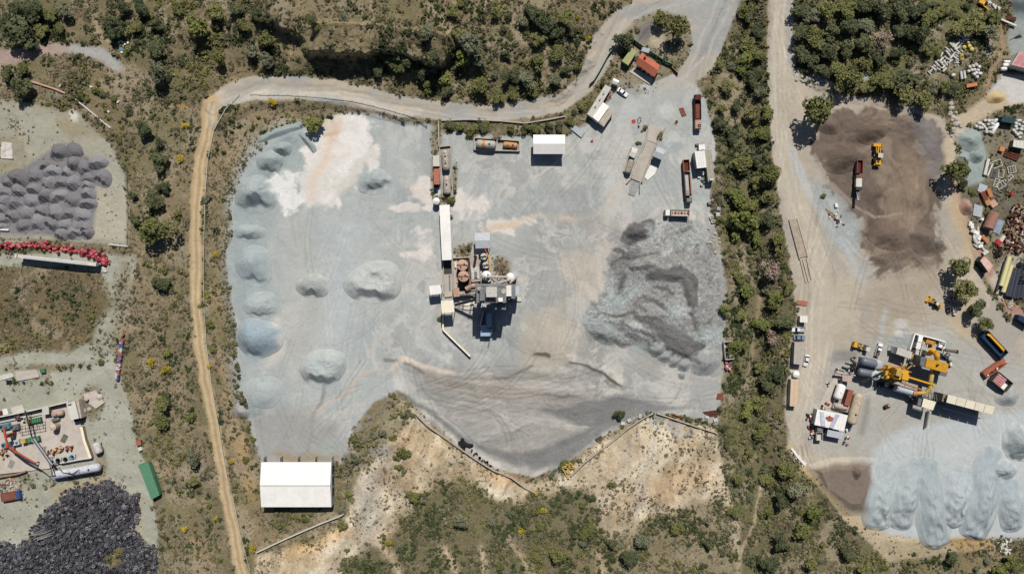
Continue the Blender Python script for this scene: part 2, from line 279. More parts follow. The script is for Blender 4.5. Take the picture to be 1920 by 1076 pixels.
for off, c in ((6, (204, 201, 192)), (-7, (170, 160, 145)), (14, (198, 194, 186))):
 paint(line([(x, y + off) for x, y in ROADC], 4, 3, 8), c, .5)
for dx in (0, 14, -16): paint(line([(1375+dx,-30),(1345+dx,40),(1318+dx*.8,95),(1290,140),(1230,175)], 4, 2.5, 5), (150,150,150) if dx == 0 else (206,202,196), .6)
paint(line([(1395,-20),(1370,40),(1340,100)], 14, 6, 4), (172,172,170), .6)
TRK = [(398,195),(388,250),(374,320),(369,400),(367,480),(367,560),(373,640),(386,720),(400,790),(411,850),(424,920),(438,1000),(462,1120),(475,1190)]
R2 = line(TRK, [34,28,27,25,25,24,24,23,23,23,24,25,28,28], 2.5, 5)
paint(R2, (196, 172, 134), 1, .4); veg(R2, 0, 0); zone(R2, 2)
for off in (-5, 5): paint(line([(x + off, y) for x, y in TRK], 3.4, 1.4, 4), (216, 196, 162), .75)
paint(line(TRK, 4, 2, 5), (178, 154, 116), .7)
paint(line([(x + 11, y) for x, y in TRK], 3, 1.5, 2), (176, 158, 124), .6)
paint(line([(395,235),(400,205),(430,180),(500,168)], 10, 6, 6), (206,200,188), .6)
# --- right hand yards
RY = [(1438,-110),(1484,-110),(1490,60),(1492,130),(1530,170),(1560,172),(1620,178),(1690,190),(1770,222),(1800,300),(1790,360),(1815,450),(1850,540),(1890,600),(2030,640),(2030,1010),(1850,1010),(1750,1015),(1660,1010),(1640,1030),(1580,970),(1530,900),(1500,866),(1476,836),(1470,760),(1482,650),(1494,590),(1478,480),(1460,390),(1446,300),(1438,150)]
RYm = poly(RY, 3, 5)
paint(RYm, (189, 178, 162), 1, .35); veg(poly(RY, 3, 3), 0, 0)
ry = np.zeros((NY, NX), np.float32); ry[RYm[0]] = RYm[1]
paint((ALLSL, ry), (200, 189, 171), .7, mod=hi(n1, .48, .6)); paint((ALLSL, ry), (176, 170, 161), .75, mod=hi(fbm(GX+W3*80, GY+W4*80, 80, 4, 161), .5, .6))
RRD = [(1463,-110),(1463,60),(1461,150),(1464,230),(1476,310),(1492,380),(1515,450),(1530,520),(1532,590),(1530,680),(1505,760),(1490,820)]
R3 = line(RRD, [40,40,40,42,46,46,50,60,70,50,40,34], 4, 5)
paint(R3, (200, 190, 172), .9, .3); zone(R3, 1)
for off in (-9, 7): paint(line([(x + off, y) for x, y in RRD], 4, 3, 4), (212, 204, 188), .6)
paint(line([(1478,-60),(1480,60),(1478,120)], 6, 3, 3), (176,178,182), .8); paint(line([(1486,-60),(1488,60),(1490,110),(1494,140)], 6, 2, 3), (216,212,204), .8)
paint(line([(1482,280),(1500,330),(1530,380)], [10,20,14], 5, 8), (200, 203, 200), .8)
# grey rubble tongue
paint(poly([(1520,330),(1560,350),(1600,390),(1612,430),(1610,470),(1590,490),(1560,450),(1540,410)], 6, 8), (176, 182, 180), .95, .6); paint(blob(1590,400,16,18,30,.4,5), (160,163,160), .7); paint(line([(1580,450),(1600,490),(1615,520)], 12, 6, 8), (196,200,200), .8)
paint(poly([(1600,470),(1640,490),(1650,520),(1610,530),(1590,500)], 10, 10), (190,188,182), .7)
# brown gravel
BR = [(1528,250),(1545,222),(1600,204),(1680,202),(1740,225),(1768,270),(1770,330),(1745,380),(1752,430),(1768,460),(1748,500),(1690,520),(1640,512),(1612,470),(1616,430),(1600,400),(1570,365),(1545,320),(1524,285)]
paint(rag(poly(BR, 22, 22), 1.5, .36, .66), (124, 110, 99), 1, .45)
paint(poly(BR, 12, 16), (100, 89, 80), .75, mod=hi(fbm(GX+W3*70, GY+W4*70, 60, 4, 171), .48, .6)); paint(poly(BR, 10, 14), (160, 143, 126), .6, mod=hi(flow, .53, .63))
paint(poly([(1700,205),(1750,230),(1775,290),(1765,350),(1735,330),(1720,260)], 10, 8), (138, 133, 132), .8)
paint(poly([(1690,290),(1740,300),(1735,370),(1700,420),(1660,340)], 18, 12), (166, 146, 124), .5)
paint(line([(1560,345),(1600,385),(1640,410),(1670,405),(1690,400)], 4, 2, 5), (176, 162, 146), .8); paint(line([(1528,290),(1550,340),(1590,385)], 5, 2, 4), (170,165,158), .7)
paint(poly([(1640,530),(1740,480),(1770,520),(1740,570),(1680,640),(1640,640),(1620,560)], 16, 14), (178, 164, 146), .7)
paint(line([(1660,580),(1655,620),(1645,660)], 10, 4, 4), (186,190,188), .8); paint(line([(1820,560),(1790,600),(1830,640)], 20, 10, 8), (206,186,146), .6)
# plant yard, grey
PLY = [(1500,800),(1560,690),(1590,655),(1650,640),(1690,615),(1760,610),(1830,640),(1880,670),(2030,700),(2030,1010),(1860,1010),(1750,1010),(1660,1005),(1620,960),(1640,870),(1600,840),(1540,850)]
paint(poly(PLY, 14, 12), (186, 185, 178), .9, .35)
paint(poly([(1690,615),(1720,640),(1700,660),(1660,650)], 6, 6), (168,174,172), .8); paint(blob(1585,668,28,12,-8,.35,4), (150,148,142), .9)
for b in ((1690,605,12,9,0),(1685,625,6,5,0)): paint(blob(*b, wob=5), (214,210,204), .8)
paint(line([(1690,780),(1680,850),(1660,900)], 20, 10, 8), (160, 146, 136), .7); paint(line([(1628,750),(1615,810)], 12, 5, 5), (150,144,136), .7); paint(poly([(1640,770),(1680,750),(1720,770),(1700,820),(1650,830)], 8, 8), (186,182,174), .8)
paint(line([(1800,630),(1840,660),(1850,700),(1840,740)], 3, 2, 4), (166,160,150), .7); paint(line([(1760,745),(1790,735),(1810,730),(1860,740)], 3, 2, 4), (166,160,150), .6)
paint(poly([(1640,840),(1700,800),(1780,790),(1850,780),(2030,750),(2030,1010),(1860,1008),(1750,1012),(1665,1002),(1625,955),(1632,880)], 8, 8), (199, 205, 205), 1, .25)
paint(line([(1700,840),(1760,830),(1840,840),(1900,860)], 30, 14, 12), (204, 208, 206), .7)
paint(poly([(1524,880),(1565,868),(1632,868),(1638,925),(1622,960),(1590,958),(1545,925)], 5, 5), (134, 120, 108), .95, .5)
paint(line([(1480,842),(1510,880),(1550,925),(1590,965),(1630,1000),(1660,1020)], [16,12,12,14,22,30], 4, 5), (206, 184, 146), .95); veg(line([(1480,842),(1510,880),(1550,925),(1590,965),(1640,1010)], 12, 3, 4), 0, .1)
SL = [(1590,960),(1660,1000),(1750,1015),(1800,1012),(1860,1010),(1870,1030),(1800,1040),(1720,1050),(1670,1056),(1640,1030)]
paint(poly(SL, 5, 6), (206, 188, 158), 1, .7); veg(poly(SL, 4, 5), .05, .22); paint(poly([(1770,1010),(1850,1006),(1870,1030),(1800,1038)], 7, 6), (206, 168, 112), .9)
paint(poly([(1650,1056),(1790,1040),(2030,1030),(2030,1186),(1640,1186)], 6, 8), (158, 142, 108), .9, 1); veg(poly([(1650,1056),(1790,1040),(1900,1030),(1900,1186),(1640,1186)], 6, 8), .35, .5); paint(poly([(1800,1045),(1850,1050),(1840,1080),(1790,1080)], 6, 6), (200,172,126), .7)
veg(poly([(1870,1060),(1900,1030),(2030,1030),(2030,1186),(1860,1186)], 6, 8), 1, .3)
# --- scrap yard on the far right
SCR = [(1815,235),(1870,215),(2030,205),(2030,590),(1895,560),(1850,500),(1810,440),(1800,380),(1820,330)]
paint(poly(SCR, 5, 6), (118, 112, 96), 1, .9); veg(poly(SCR, 5, 5), .08, .3); paint(poly(SCR, 5, 6), (140,132,114), .7, mod=hi(n2, .5, .62))
paint(poly([(1800,245),(1835,235),(1850,290),(1845,340),(1815,350),(1795,310)], 4, 5), (165, 176, 172), .95, .35); veg(poly([(1795,245),(1840,235),(1850,290),(1845,350),(1800,350)], 4, 4), 0, 0)
DROAD = line([(2030,140),(1930,165),(1850,200),(1805,225),(1785,270),(1780,330)], [60,50,34,28,26,18], 5, 6)
paint(DROAD, (206, 190, 164), .95, .35); veg(DROAD, 0, 0); zone(DROAD, 1)
paint(poly([(1850,175),(1880,140),(2030,130),(2030,200),(1900,195)], 5, 5), (214, 212, 206), .95, .3); veg(poly([(1850,175),(1880,140),(2030,130),(2030,200)], 5, 5), 0, 0); paint(blob(1868,184,18,13,0,.4,3), (206,180,132), .9)
RED = line([(1785,330),(1800,400),(1830,460),(1860,520),(1890,570),(1940,620),(2030,700)], [14,22,24,24,26,34,40], 3, 4)
paint(RED, (184, 156, 138), .95, .35); veg(RED, 0, 0); paint(line([(1825,440),(1860,520),(1900,580),(1990,660)], [6,8,16,26], 4, 4), (180, 132, 120), .7)
paint(poly([(1855,520),(1890,480),(1925,470),(1905,520),(1870,570)], 4, 5), (202,194,180), .9);
paint(line([(1790,380),(1800,430),(1830,500)], 20, 10, 8), (206,184,146), .7)
# grass in the north east, and the yard at the very corner
GR = [(1700,-60),(1800,-60),(1850,60),(1860,110),(1835,160),(1770,160),(1730,150),(1715,80)]
paint(poly([(1484,-110),(1800,-110),(1860,110),(1835,160),(1780,215),(1700,195),(1600,178),(1530,168),(1495,130)], 5, 7), (104, 100, 70), .95, 1)
veg(poly([(1490,-110),(1800,-110),(1850,100),(1800,180),(1760,200),(1690,185),(1600,172),(1535,160),(1500,130)], 5, 6), .95, .3)
paint(poly(GR, 10, 12), (104, 106, 64), .8, .9); veg(poly(GR, 8, 10), .45, .35); paint(poly(GR, 10, 12), (124, 128, 66), .5, mod=hi(n2, .5, .62))
paint(poly([(1880,-110),(2030,-110),(2030,120),(1895,110),(1885,70),(1900,40)], 4, 5), (160, 168, 166), .95, .4); veg(poly([(1880,-110),(2030,-110),(2030,120),(1895,110),(1885,70),(1900,40)], 4, 5), 0, 0)
paint(line([(1870,60),(1880,90),(1862,130),(1850,160)], 10, 4, 5), (176,150,124), .9); veg(line([(1870,70),(1880,90),(1862,130),(1850,160)], 14, 4, 5), 0, .1); paint(line([(1880,10),(1960,20)], 30, 10, 6), (70,84,84), .9)
paint(poly([(1505,140),(1545,135),(1570,160),(1560,172),(1530,168)], 5, 6), (196,188,176), .9, .8); veg(poly([(1500,135),(1545,130),(1575,165),(1560,175),(1530,170)], 4, 4), .05, .2)
paint(poly([(1612,150),(1625,130),(1635,170),(1625,175)], 3, 4), (190,192,190), .9); veg(blob(1622,155,14,24,0,.4,4), 0, 0)
# --- island by the red roofed house
ISL = [(1160,100),(1165,68),(1190,40),(1235,20),(1285,34),(1298,66),(1285,108),(1262,138),(1200,160),(1165,165),(1130,180),(1118,172),(1145,120)]
paint(poly(ISL, 4, 5), (154, 144, 120), .95, .8); veg(poly(ISL, 4, 4), .12, .5); ZONE[poly(ISL, 2, 4)[0]] = np.where(poly(ISL, 2, 4)[1] > .5, 0, ZONE[poly(ISL, 2, 4)[0]])
paint(poly([(1192,78),(1198,46),(1225,40),(1228,60),(1212,82)], 3, 3), (134, 130, 128), .95, .5); paint(poly([(1225,50),(1245,45),(1245,100),(1215,85)], 5, 5), (190,178,156), .9); veg(poly([(1192,80),(1198,42),(1245,42),(1250,100),(1215,88)], 3, 3), 0, 0)
for k in range(5): paint(line([(1194 + k * 3, 82 - k * 6), (1204 + k * 5, 70 - k * 7 + k), (1226, 66 - k * 6)], 1.6, 1, 1), (96, 93, 92), .7)
paint(poly([(1140,170),(1165,150),(1215,170),(1195,185)], 4, 5), (160,158,148), .8); veg(poly([(1150,165),(1165,135),(1250,125),(1235,150),(1215,178)], 4, 5), .0, .2)
veg(line([(1090,215),(1110,185),(1140,140),(1165,105)], 16, 4, 5), .5, .6); paint(line([(1090,215),(1110,185),(1140,140),(1165,105)], 14, 4, 5), (138,126,98), .8)
# --- hedge strip north of the yard
HED = [(828,232),(880,230),(960,232),(1050,218),(1100,200),(1085,235),(1060,248),(1000,250),(900,250),(880,262),(870,245),(832,250)]
paint(poly(HED, 3, 4), (122,112,84), .9, .9); veg(poly(HED, 2, 4), 1, .5)
for b in ((818,262,10,26),(815,330,7,40),(852,335,5,30),(835,375,16,10),(868,472,14,12),(940,500,16,18),(955,540,14,22)):
 paint(blob(b[0], b[1], b[2], b[3], 0, .4, 5), (150, 138, 110), .8, .9); veg(blob(b[0], b[1], b[2], b[3], 0, .4, 5), .15, .8)
for b in ((1350,440,10,30),(1345,395,12,18)): paint(blob(b[0], b[1], b[2], b[3], 0, .5, 5), (190,176,154), .8)
paint(line([(1362,560),(1362,640),(1358,700),(1352,760)], 8, 3, 5), (190,180,164), .8)
paint(poly([(1345,130),(1395,150),(1390,235),(1365,240),(1340,200)], 8, 10), (172, 160, 132), .8); veg(poly([(1345,130),(1395,150),(1390,235),(1365,240),(1340,200)], 8, 10), .15, .4)
COL[:] = COL * (1 - .66 * DG[..., None]) + np.array(lin((110, 106, 80)), np.float32) * .66 * DG[..., None]
bm_ = np.zeros((NY, NX), np.float32); q_ = poly(BOT, 8, 6); bm_[q_[0]] = q_[1]; wild = (1 - yd) * (1 - ry) * (1 - rd) * (1 - bm_) * np.clip(DD * 1.4 + DG, 0, 1); paint((ALLSL, wild), (118, 116, 82), .6, mod=hi(fbm(GX, GY, 110, 5, 391), .5, .6)); paint((ALLSL, wild), (176, 162, 138), .65, mod=hi(fbm(GX + W3 * 60, GY + W4 * 60, 44, 5, 393, .6), .56, .64)); dk = .3 * DD * (1 - bm_); COL[:] = COL * (1 - dk[..., None]) + np.array(lin((142, 130, 106)), np.float32) * dk[..., None]
gul = fbm(GX * .9 + GY * .35 + W3 * 40, (GY - GX * .5) * .28, 22, 4, 331); COL *= (1 + bm_ * (1 - DG) * (.22 * hi(gul, .46, .6) - .14 * hi(1 - gul, .52, .64) + .06))[..., None]; HG += (bm_ * (1 - DG) * (gul - .5) * 3).astype(np.float32)
rs_ = np.random.RandomState(5); sp_ = rs_.rand(NY, NX); rubm = np.zeros((NY, NX), np.float32); q_ = poly(RUB, 20, 10); rubm[q_[0]] = q_[1]
for msk, lo_, hi2, f_ in ((rubm, .0, .05, 1.42), (rubm, .05, .13, .66), (yd, .2, .204, .72), (yd, .21, .2145, 1.22), (ry, .3, .306, .8), (ry, .31, .315, 1.2)):
 q_ = (sp_ > lo_) & (sp_ < hi2) & (msk > .5); COL[q_] *= f_
BANK = [(535,250),(485,296),(462,345),(450,400),(450,450),(455,520),(460,600),(466,680),(470,745)]
paint(line(BANK, 56, 14, 14), (166, 177, 178), .7); raise_(line(BANK, 44, 16, 12), 1.3); paint(line([(x - 16, y) for x, y in BANK], 14, 6, 14), (186, 190, 186), .5)
def rut(x, y, a, n, turn, gap, wd, f):
 P = []
 for i in range(n): P.append((x, y)); x += 14 * math.cos(a); y += 14 * math.sin(a); a += turn
 for k in (-gap / 2, gap / 2):
  q = [(u + k * math.cos(a + 1.57), v + k * math.sin(a + 1.57)) for u, v in P]; sl, m = line(q, wd, .9, 1.5); COL[sl] *= (1 + m * f * (.4 + 1.2 * n2[sl]))[..., None]
rq = random.Random(12)
def ruts(n, xs, ys, dirs, amp):
 for _ in range(n): rut(rq.uniform(*xs), rq.uniform(*ys), math.radians(rq.choice(dirs) + rq.gauss(0, 14)), rq.randint(7, 16), rq.gauss(0, .06), rq.uniform(8, 11), rq.uniform(1.6, 2.6), rq.choice((-1, -1, 1)) * rq.uniform(.5, 1) * amp * 1.35)
ruts(30, (560, 780), (280, 720), (90, 80, 100, 60), .10); ruts(26, (860, 1130), (290, 640), (20, 70, 110, 45), .12); ruts(22, (1120, 1300), (180, 400), (105, 115, 60), .12); ruts(20, (780, 1200), (690, 800), (5, 20, -15), .12); ruts(16, (760, 1000), (690, 780), (-8, -18, 10), .2); ruts(14, (480, 660), (740, 850), (45, -40, 80), .12)
ruts(16, (1455, 1475), (0, 250), (90, 88), .12); ruts(22, (1490, 1560), (340, 700), (75, 85, 95), .13); ruts(16, (1560, 1720), (540, 640), (60, 0, 30), .13); ruts(14, (1720, 1860), (610, 740), (80, 40, 110), .12); ruts(10, (1620, 1760), (780, 860), (80, 100), .12); ruts(10, (1480, 1560), (790, 850), (50, 80), .14); ruts(12, (1620, 1740), (240, 480), (70, 110, 40), .14)
for x, y, a in ((420, 190, -25), (520, 165, 0), (640, 172, 10), (760, 200, 12), (900, 212, -2), (1020, 200, -20), (1130, 100, -65), (1180, 40, -30), (1320, 90, 100), (1350, 40, 110)): rut(x, y, math.radians(a), 9, 0, 9, 2.4, -.13); rut(x + 6, y + 7, math.radians(a), 9, 0, 9, 2, .10)
# gentle shared mottling
COL *= (0.93 + 0.14 * n2)[..., None]; COL *= (0.95 + 0.10 * n4)[..., None]

# ------------------------------------------------------------------ heights (metres)
def sd_h(pts, h, soft, wob=8): raise_(poly(pts, soft, wob), h)
HILLT = [(400,-300),(395,0),(470,70),(560,92),(650,96),(760,100),(880,120),(960,150),(1030,140),(1065,100),(1090,40),(1130,-60),(1180,-300)]
sd_h(HILLT, 5, 50, 30); sd_h([(480,-200),(500,40),(585,98),(640,100),(700,106),(770,112),(836,120),(850,90),(900,60),(950,-200)], 4.0, 7, 16)
sd_h([(586,40),(588,100),(640,101),(700,107),(770,113),(836,121),(846,60)], 3.0, 3, 10)
raise_(line([(1415,-200),(1395,150),(1400,400),(1430,560),(1425,760),(1440,950),(1400,1200)], 40, 30, 10), -4.5)
sd_h([(1490,-200),(1880,-200),(1850,120),(1760,190),(1600,170),(1500,120)], 2.0, 25)
sd_h([(742,748),(690,830),(650,980),(500,1060),(480,1300),(1400,1300),(1370,950),(1340,810),(1222,790),(1100,860),(1000,915),(880,880)], 3.5, 40)
raise_(line([(400,200),(370,330),(366,480),(368,640),(400,800),(430,950),(470,1180)], 46, 12, 6), 1.6)
raise_(line([(405,230),(480,185),(640,190),(780,220)], 20, 8, 6), 1.2)
HG += ((fbm(GX, GY, 50, 5, 201) - .5) * 1.2 * (1 - yd) * (1 - ry) * (1 - rd)).astype(np.float32)
HG += ((fbm(GX, GY, 60, 4, 211) - .5) * .5).astype(np.float32) + ((n4 - .5) * .10).astype(np.float32)
rug = np.zeros((NY, NX), np.float32); m_ = poly(RUB, 16, 10); rug[m_[0]] = m_[1]
HG += rug * (np.abs(fbm(GX + W3 * 80, GY + W4 * 80, 60, 4, 221) - .5) * 1.7 + (fbm(GX, GY, 5, 2, 231) - .5) * .35 + (fbm(GX, GY, 16, 3, 233) - .5) * .7).astype(np.float32)
low = np.zeros((NY, NX), np.float32); m_ = poly([(740,670),(900,700),(1150,690),(1160,740),(1100,800),(1000,870),(880,830),(790,745)], 16, 10); low[m_[0]] = m_[1]
HG += low * ((fbm(GX * .5 + W3 * 60, GY * 1.5 + W4 * 60, 40, 4, 241) - .5) * 1.3).astype(np.float32)
for p, h in (([(760,682),(820,706),(900,724),(980,726),(1060,730)], .8), ([(1068,676),(1115,690),(1165,718)], .9), ([(1030,738),(1090,740)], .8), ([(1190,498),(1260,508),(1292,530),(1300,580)], .8), ([(1130,600),(1200,615),(1260,655),(1310,670)], 1.1), ([(1110,625),(1180,625),(1230,655)], .9), ([(905,828),(975,803)], .8)):
 raise_(line(p, 10, 9, 6), h)
sd_h(TYP, 1.1, 16, 6)
brn = np.zeros((NY, NX), np.float32); m_ = poly(BR, 20, 8); brn[m_[0]] = m_[1]
HG += brn * ((fbm(GX + W3 * 70, GY + W4 * 70, 55, 4, 251) - .42) * 3).astype(np.float32)
sd_h([(1525,880),(1560,868),(1632,868),(1636,925),(1618,955),(1590,955),(1545,925)], 2.5, 12, 4)
raise_(line([(340,925),(352,960),(365,1010)], 30, 14, 8), -1.5)

def canvas(A, px, py):
 x = (np.asarray(px, float) - CX0) / ST; y = (np.asarray(py, float) - CY0) / ST
 x = np.clip(x, 0, NX - 1.001); y = np.clip(y, 0, NY - 1.001)
 xi = x.astype(int); yi = y.astype(int); fx = x - xi; fy = y - yi
 return (A[yi, xi] * (1 - fx) + A[yi, xi + 1] * fx) * (1 - fy) + (A[yi + 1, xi] * (1 - fx) + A[yi + 1, xi + 1] * fx) * fy
def gz(px, py): return float(canvas(HG, px, py))
def wpt(px, py, z):          # where the point seen at photo pixel (px, py) stands if it is z metres up
 k = S * (1 - z / HC); return ((px - 960) * k, (538 - py) * k, z)
def pxof(x, y, z):
 k = S * (1 - z / HC); return x / k + 960, 538 - y / k
def gzw(x, y):
 z = 0.0
 for _ in range(3):
  px, py = pxof(x, y, z); z = gz(px, py)
 return z

# ------------------------------------------------------------------ materials
def nodes(name):
 m = bpy.data.materials.new(name); m.use_nodes = True
 n = m.node_tree; b = n.nodes['Principled BSDF']; b.inputs['Specular IOR Level'].default_value = .25
 return m, n, b
def math_n(n, op, a, b=None):
 x = n.nodes.new('ShaderNodeMath'); x.operation = op
 for i, v in enumerate((a, b)):
  if v is None: continue
  if isinstance(v, (int, float)): x.inputs[i].default_value = v
  else: n.links.new(v, x.inputs[i])
 return x.outputs[0]
def noise_n(n, vec, scale, detail=4, rough=.6):
 x = n.nodes.new('ShaderNodeTexNoise'); x.inputs['Scale'].default_value = scale
 x.inputs['Detail'].default_value = detail; x.inputs['Roughness'].default_value = rough
 if vec is not None: n.links.new(vec, x.inputs['Vector'])
 return x.outputs['Fac']
def earth_material():
 m, n, b = nodes('earth'); b.inputs['Roughness'].default_value = .95; b.inputs['Specular IOR Level'].default_value = .08
 at = n.nodes.new('ShaderNodeAttribute'); at.attribute_name = 'Col'
 g = n.nodes.new('ShaderNodeNewGeometry')
 a = noise_n(n, g.outputs['Position'], .9, 5, .7); c = noise_n(n, g.outputs['Position'], 2.6, 3, .7)
 s = math_n(n, 'ADD', math_n(n, 'MULTIPLY', math_n(n, 'SUBTRACT', a, .5), 1.0), math_n(n, 'MULTIPLY', math_n(n, 'SUBTRACT', c, .5), 1.1))
 s = math_n(n, 'ADD', math_n(n, 'MULTIPLY', s, at.outputs['Alpha']), 1.0)
 mx = n.nodes.new('ShaderNodeVectorMath'); mx.operation = 'SCALE'
 n.links.new(at.outputs['Color'], mx.inputs[0]); n.links.new(s, mx.inputs['Scale'])
 n.links.new(mx.outputs[0], b.inputs['Base Color'])
 bp = n.nodes.new('ShaderNodeBump'); bp.inputs['Strength'].default_value = .6; bp.inputs['Distance'].default_value = .25
 n.links.new(math_n(n, 'MULTIPLY', math_n(n, 'ADD', a, c), at.outputs['Alpha']), bp.inputs['Height']); n.links.new(bp.outputs[0], b.inputs['Normal'])
 return m
EARTH = earth_material()

def fast_mesh(name, V, F4, mats, col=None, smooth=False):
 me = bpy.data.meshes.new(name); nv = len(V); nf = len(F4); k = F4.shape[1]
 me.vertices.add(nv); me.vertices.foreach_set('co', np.ascontiguousarray(V, np.float32).ravel())
 me.loops.add(nf * k); me.loops.foreach_set('vertex_index', np.ascontiguousarray(F4, np.int32).ravel())
 me.polygons.add(nf); me.polygons.foreach_set('loop_start', np.arange(0, nf * k, k, dtype=np.int32))
 me.update(calc_edges=True)
 me.polygons.foreach_set('use_smooth', np.full(nf, smooth))
 if col is not None:
  at = me.color_attributes.new('Col', 'FLOAT_COLOR', 'POINT'); at.data.foreach_set('color', np.ascontiguousarray(col, np.float32).ravel())
 for mm in (mats if isinstance(mats, (list, tuple)) else [mats]): me.materials.append(mm)
 return me
COLL = SC.collection
def link(name, me):
 o = bpy.data.objects.new(name, me); COLL.objects.link(o); return o

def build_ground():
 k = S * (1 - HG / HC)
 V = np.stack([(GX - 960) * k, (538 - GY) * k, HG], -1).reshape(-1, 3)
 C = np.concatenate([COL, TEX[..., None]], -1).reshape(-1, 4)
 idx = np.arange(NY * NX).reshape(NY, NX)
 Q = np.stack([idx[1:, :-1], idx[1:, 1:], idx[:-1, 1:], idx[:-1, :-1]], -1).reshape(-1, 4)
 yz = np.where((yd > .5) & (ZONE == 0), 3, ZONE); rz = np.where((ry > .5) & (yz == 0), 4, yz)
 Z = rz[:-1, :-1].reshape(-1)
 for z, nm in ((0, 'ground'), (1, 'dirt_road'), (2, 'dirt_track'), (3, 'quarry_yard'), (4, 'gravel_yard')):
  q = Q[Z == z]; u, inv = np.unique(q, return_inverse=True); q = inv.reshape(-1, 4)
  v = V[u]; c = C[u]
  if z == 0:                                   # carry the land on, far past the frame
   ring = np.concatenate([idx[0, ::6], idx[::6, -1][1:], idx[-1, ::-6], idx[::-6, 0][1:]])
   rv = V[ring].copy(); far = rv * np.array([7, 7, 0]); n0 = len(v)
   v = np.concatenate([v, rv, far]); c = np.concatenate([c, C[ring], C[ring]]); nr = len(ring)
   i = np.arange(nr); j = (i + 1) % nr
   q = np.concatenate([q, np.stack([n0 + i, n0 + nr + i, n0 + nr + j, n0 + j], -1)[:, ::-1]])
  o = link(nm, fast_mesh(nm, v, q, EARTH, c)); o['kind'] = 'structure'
build_ground()

# ------------------------------------------------------------------ surfaces for built things
_M = {}
def mat(name, rgb, rough=.6, metal=0.0, wear=.18, scale=.9, k=None, wearcol=None):
 if name in _M: return _M[name]
 m, n, b = nodes(name); b.inputs['Roughness'].default_value = rough; b.inputs['Metallic'].default_value = metal
 mu = sum(rgb) / 3; rgb = [mu + (v - mu) * .86 for v in rgb]; c = lin(rgb, .66 if k is None else k)
 tc = n.nodes.new('ShaderNodeTexCoord')
 a = noise_n(n, tc.outputs['Object'], scale, 5, .7)
 cr = n.nodes.new('ShaderNodeValToRGB'); e = cr.color_ramp.elements
 d = lin(wearcol, .74) if wearcol else tuple(x * (1 - 2.2 * wear) for x in c)
 e[0].position = .30; e[0].color = (*d, 1); e[1].position = .62; e[1].color = (*c, 1)
 n.links.new(a, cr.inputs['Fac'])
 oi = n.nodes.new('ShaderNodeObjectInfo'); hv = n.nodes.new('ShaderNodeHueSaturation')
 hv.inputs['Value'].default_value = 1
 n.links.new(math_n(n, 'ADD', math_n(n, 'MULTIPLY', oi.outputs['Random'], .22), .89), hv.inputs['Value'])
 n.links.new(cr.outputs[0], hv.inputs['Color']); n.links.new(hv.outputs[0], b.inputs['Base Color'])
 _M[name] = m; return m
WHITE = mat('white_sheet', (250, 247, 240), .55, wear=.06, scale=.3, k=.70)
CREAM = mat('cream_sheet', (244, 232, 204), .55, wear=.06, k=.76)
OFFW = mat('dusty_white', (222, 218, 205), .7, wear=.10)
GREYW = mat('pale_grey_sheet', (196, 202, 208), .5, wear=.08)
CONC = mat('concrete', (205, 192, 170), .9, wear=.14)
SLABM = mat('slab_concrete', (206, 194, 180), .95, wear=.10, scale=.35)
GREYM = mat('grey_steel', (140, 142, 145), .5, .3, .2)
DGREY = mat('dark_steel', (70, 72, 76), .6, .2, .2)
BLACK = mat('black_rubber', (38, 38, 42), .85, wear=.2)
GLASS = mat('dark_glass', (30, 38, 48), .12, wear=.05)
SILVER = mat('silver_tank', (205, 202, 196), .45, .15, .2, wearcol=(170, 140, 105))
RUST = mat('rust', (150, 82, 60), .85, wear=.25)
RUSTD = mat('dark_rust', (104, 52, 40), .85, wear=.25)
PINK = mat('faded_red_lead', (214, 168, 142), .75, wear=.12)
ORANGE = mat('orange_paint', (224, 138, 76), .6, wear=.15)
YEL = mat('yellow_paint', (250, 178, 32), .5, wear=.14, scale=1.6)
YELD = mat('old_yellow', (222, 186, 90), .7, wear=.2)
REDT = mat('red_roof', (214, 112, 82), .7, wear=.08, scale=.7)
SALM = mat('salmon_sheet', (196, 112, 92), .7, wear=.14)
REDP = mat('red_paint', (214, 54, 48), .55, wear=.12)
BLUEP = mat('blue_paint', (52, 96, 170), .55, wear=.15)
NAVY = mat('navy_paint', (28, 62, 100), .6, wear=.2)
GREEN = mat('green_paint', (72, 132, 92), .6, wear=.10)
LGREEN = mat('pale_green', (150, 168, 110), .7, wear=.14, wearcol=(176, 150, 110))
NET = mat('green_net', (20, 140, 112), .8, wear=.2, scale=3)
TEAL = mat('teal_paint', (92, 160, 170), .6, wear=.18)
MINT = mat('mint_machine', (90, 170, 110), .6, wear=.2)
TIMB = mat('timber', (176, 148, 112), .9, wear=.2)
CAR_W = mat('white_car_paint', (246, 246, 246), .3, wear=.02, k=.70)
CAR_S = mat('silver_car_paint', (150, 168, 200), .25, .3, .03)
LOADM = mat('load_of_sand', (176, 172, 162), .95, wear=.1)
SACK = mat('white_sack', (226, 224, 220), .85, wear=.08, scale=2)
PAILM = mat('pale_pipe', (226, 216, 150), .6, wear=.06)
BLKPIPE = mat('charcoal_pipe', (66, 70, 84), .5, wear=.1)
MAGEN = mat('faded_pink_sheet', (206, 130, 134), .6, wear=.2, scale=.8, wearcol=(228, 176, 172))
REDBAG = mat('red_plastic', (228, 84, 96), .6, wear=.2, scale=2.5)
STONE = mat('pale_stone', (206, 196, 180), .95, wear=.16, scale=2)

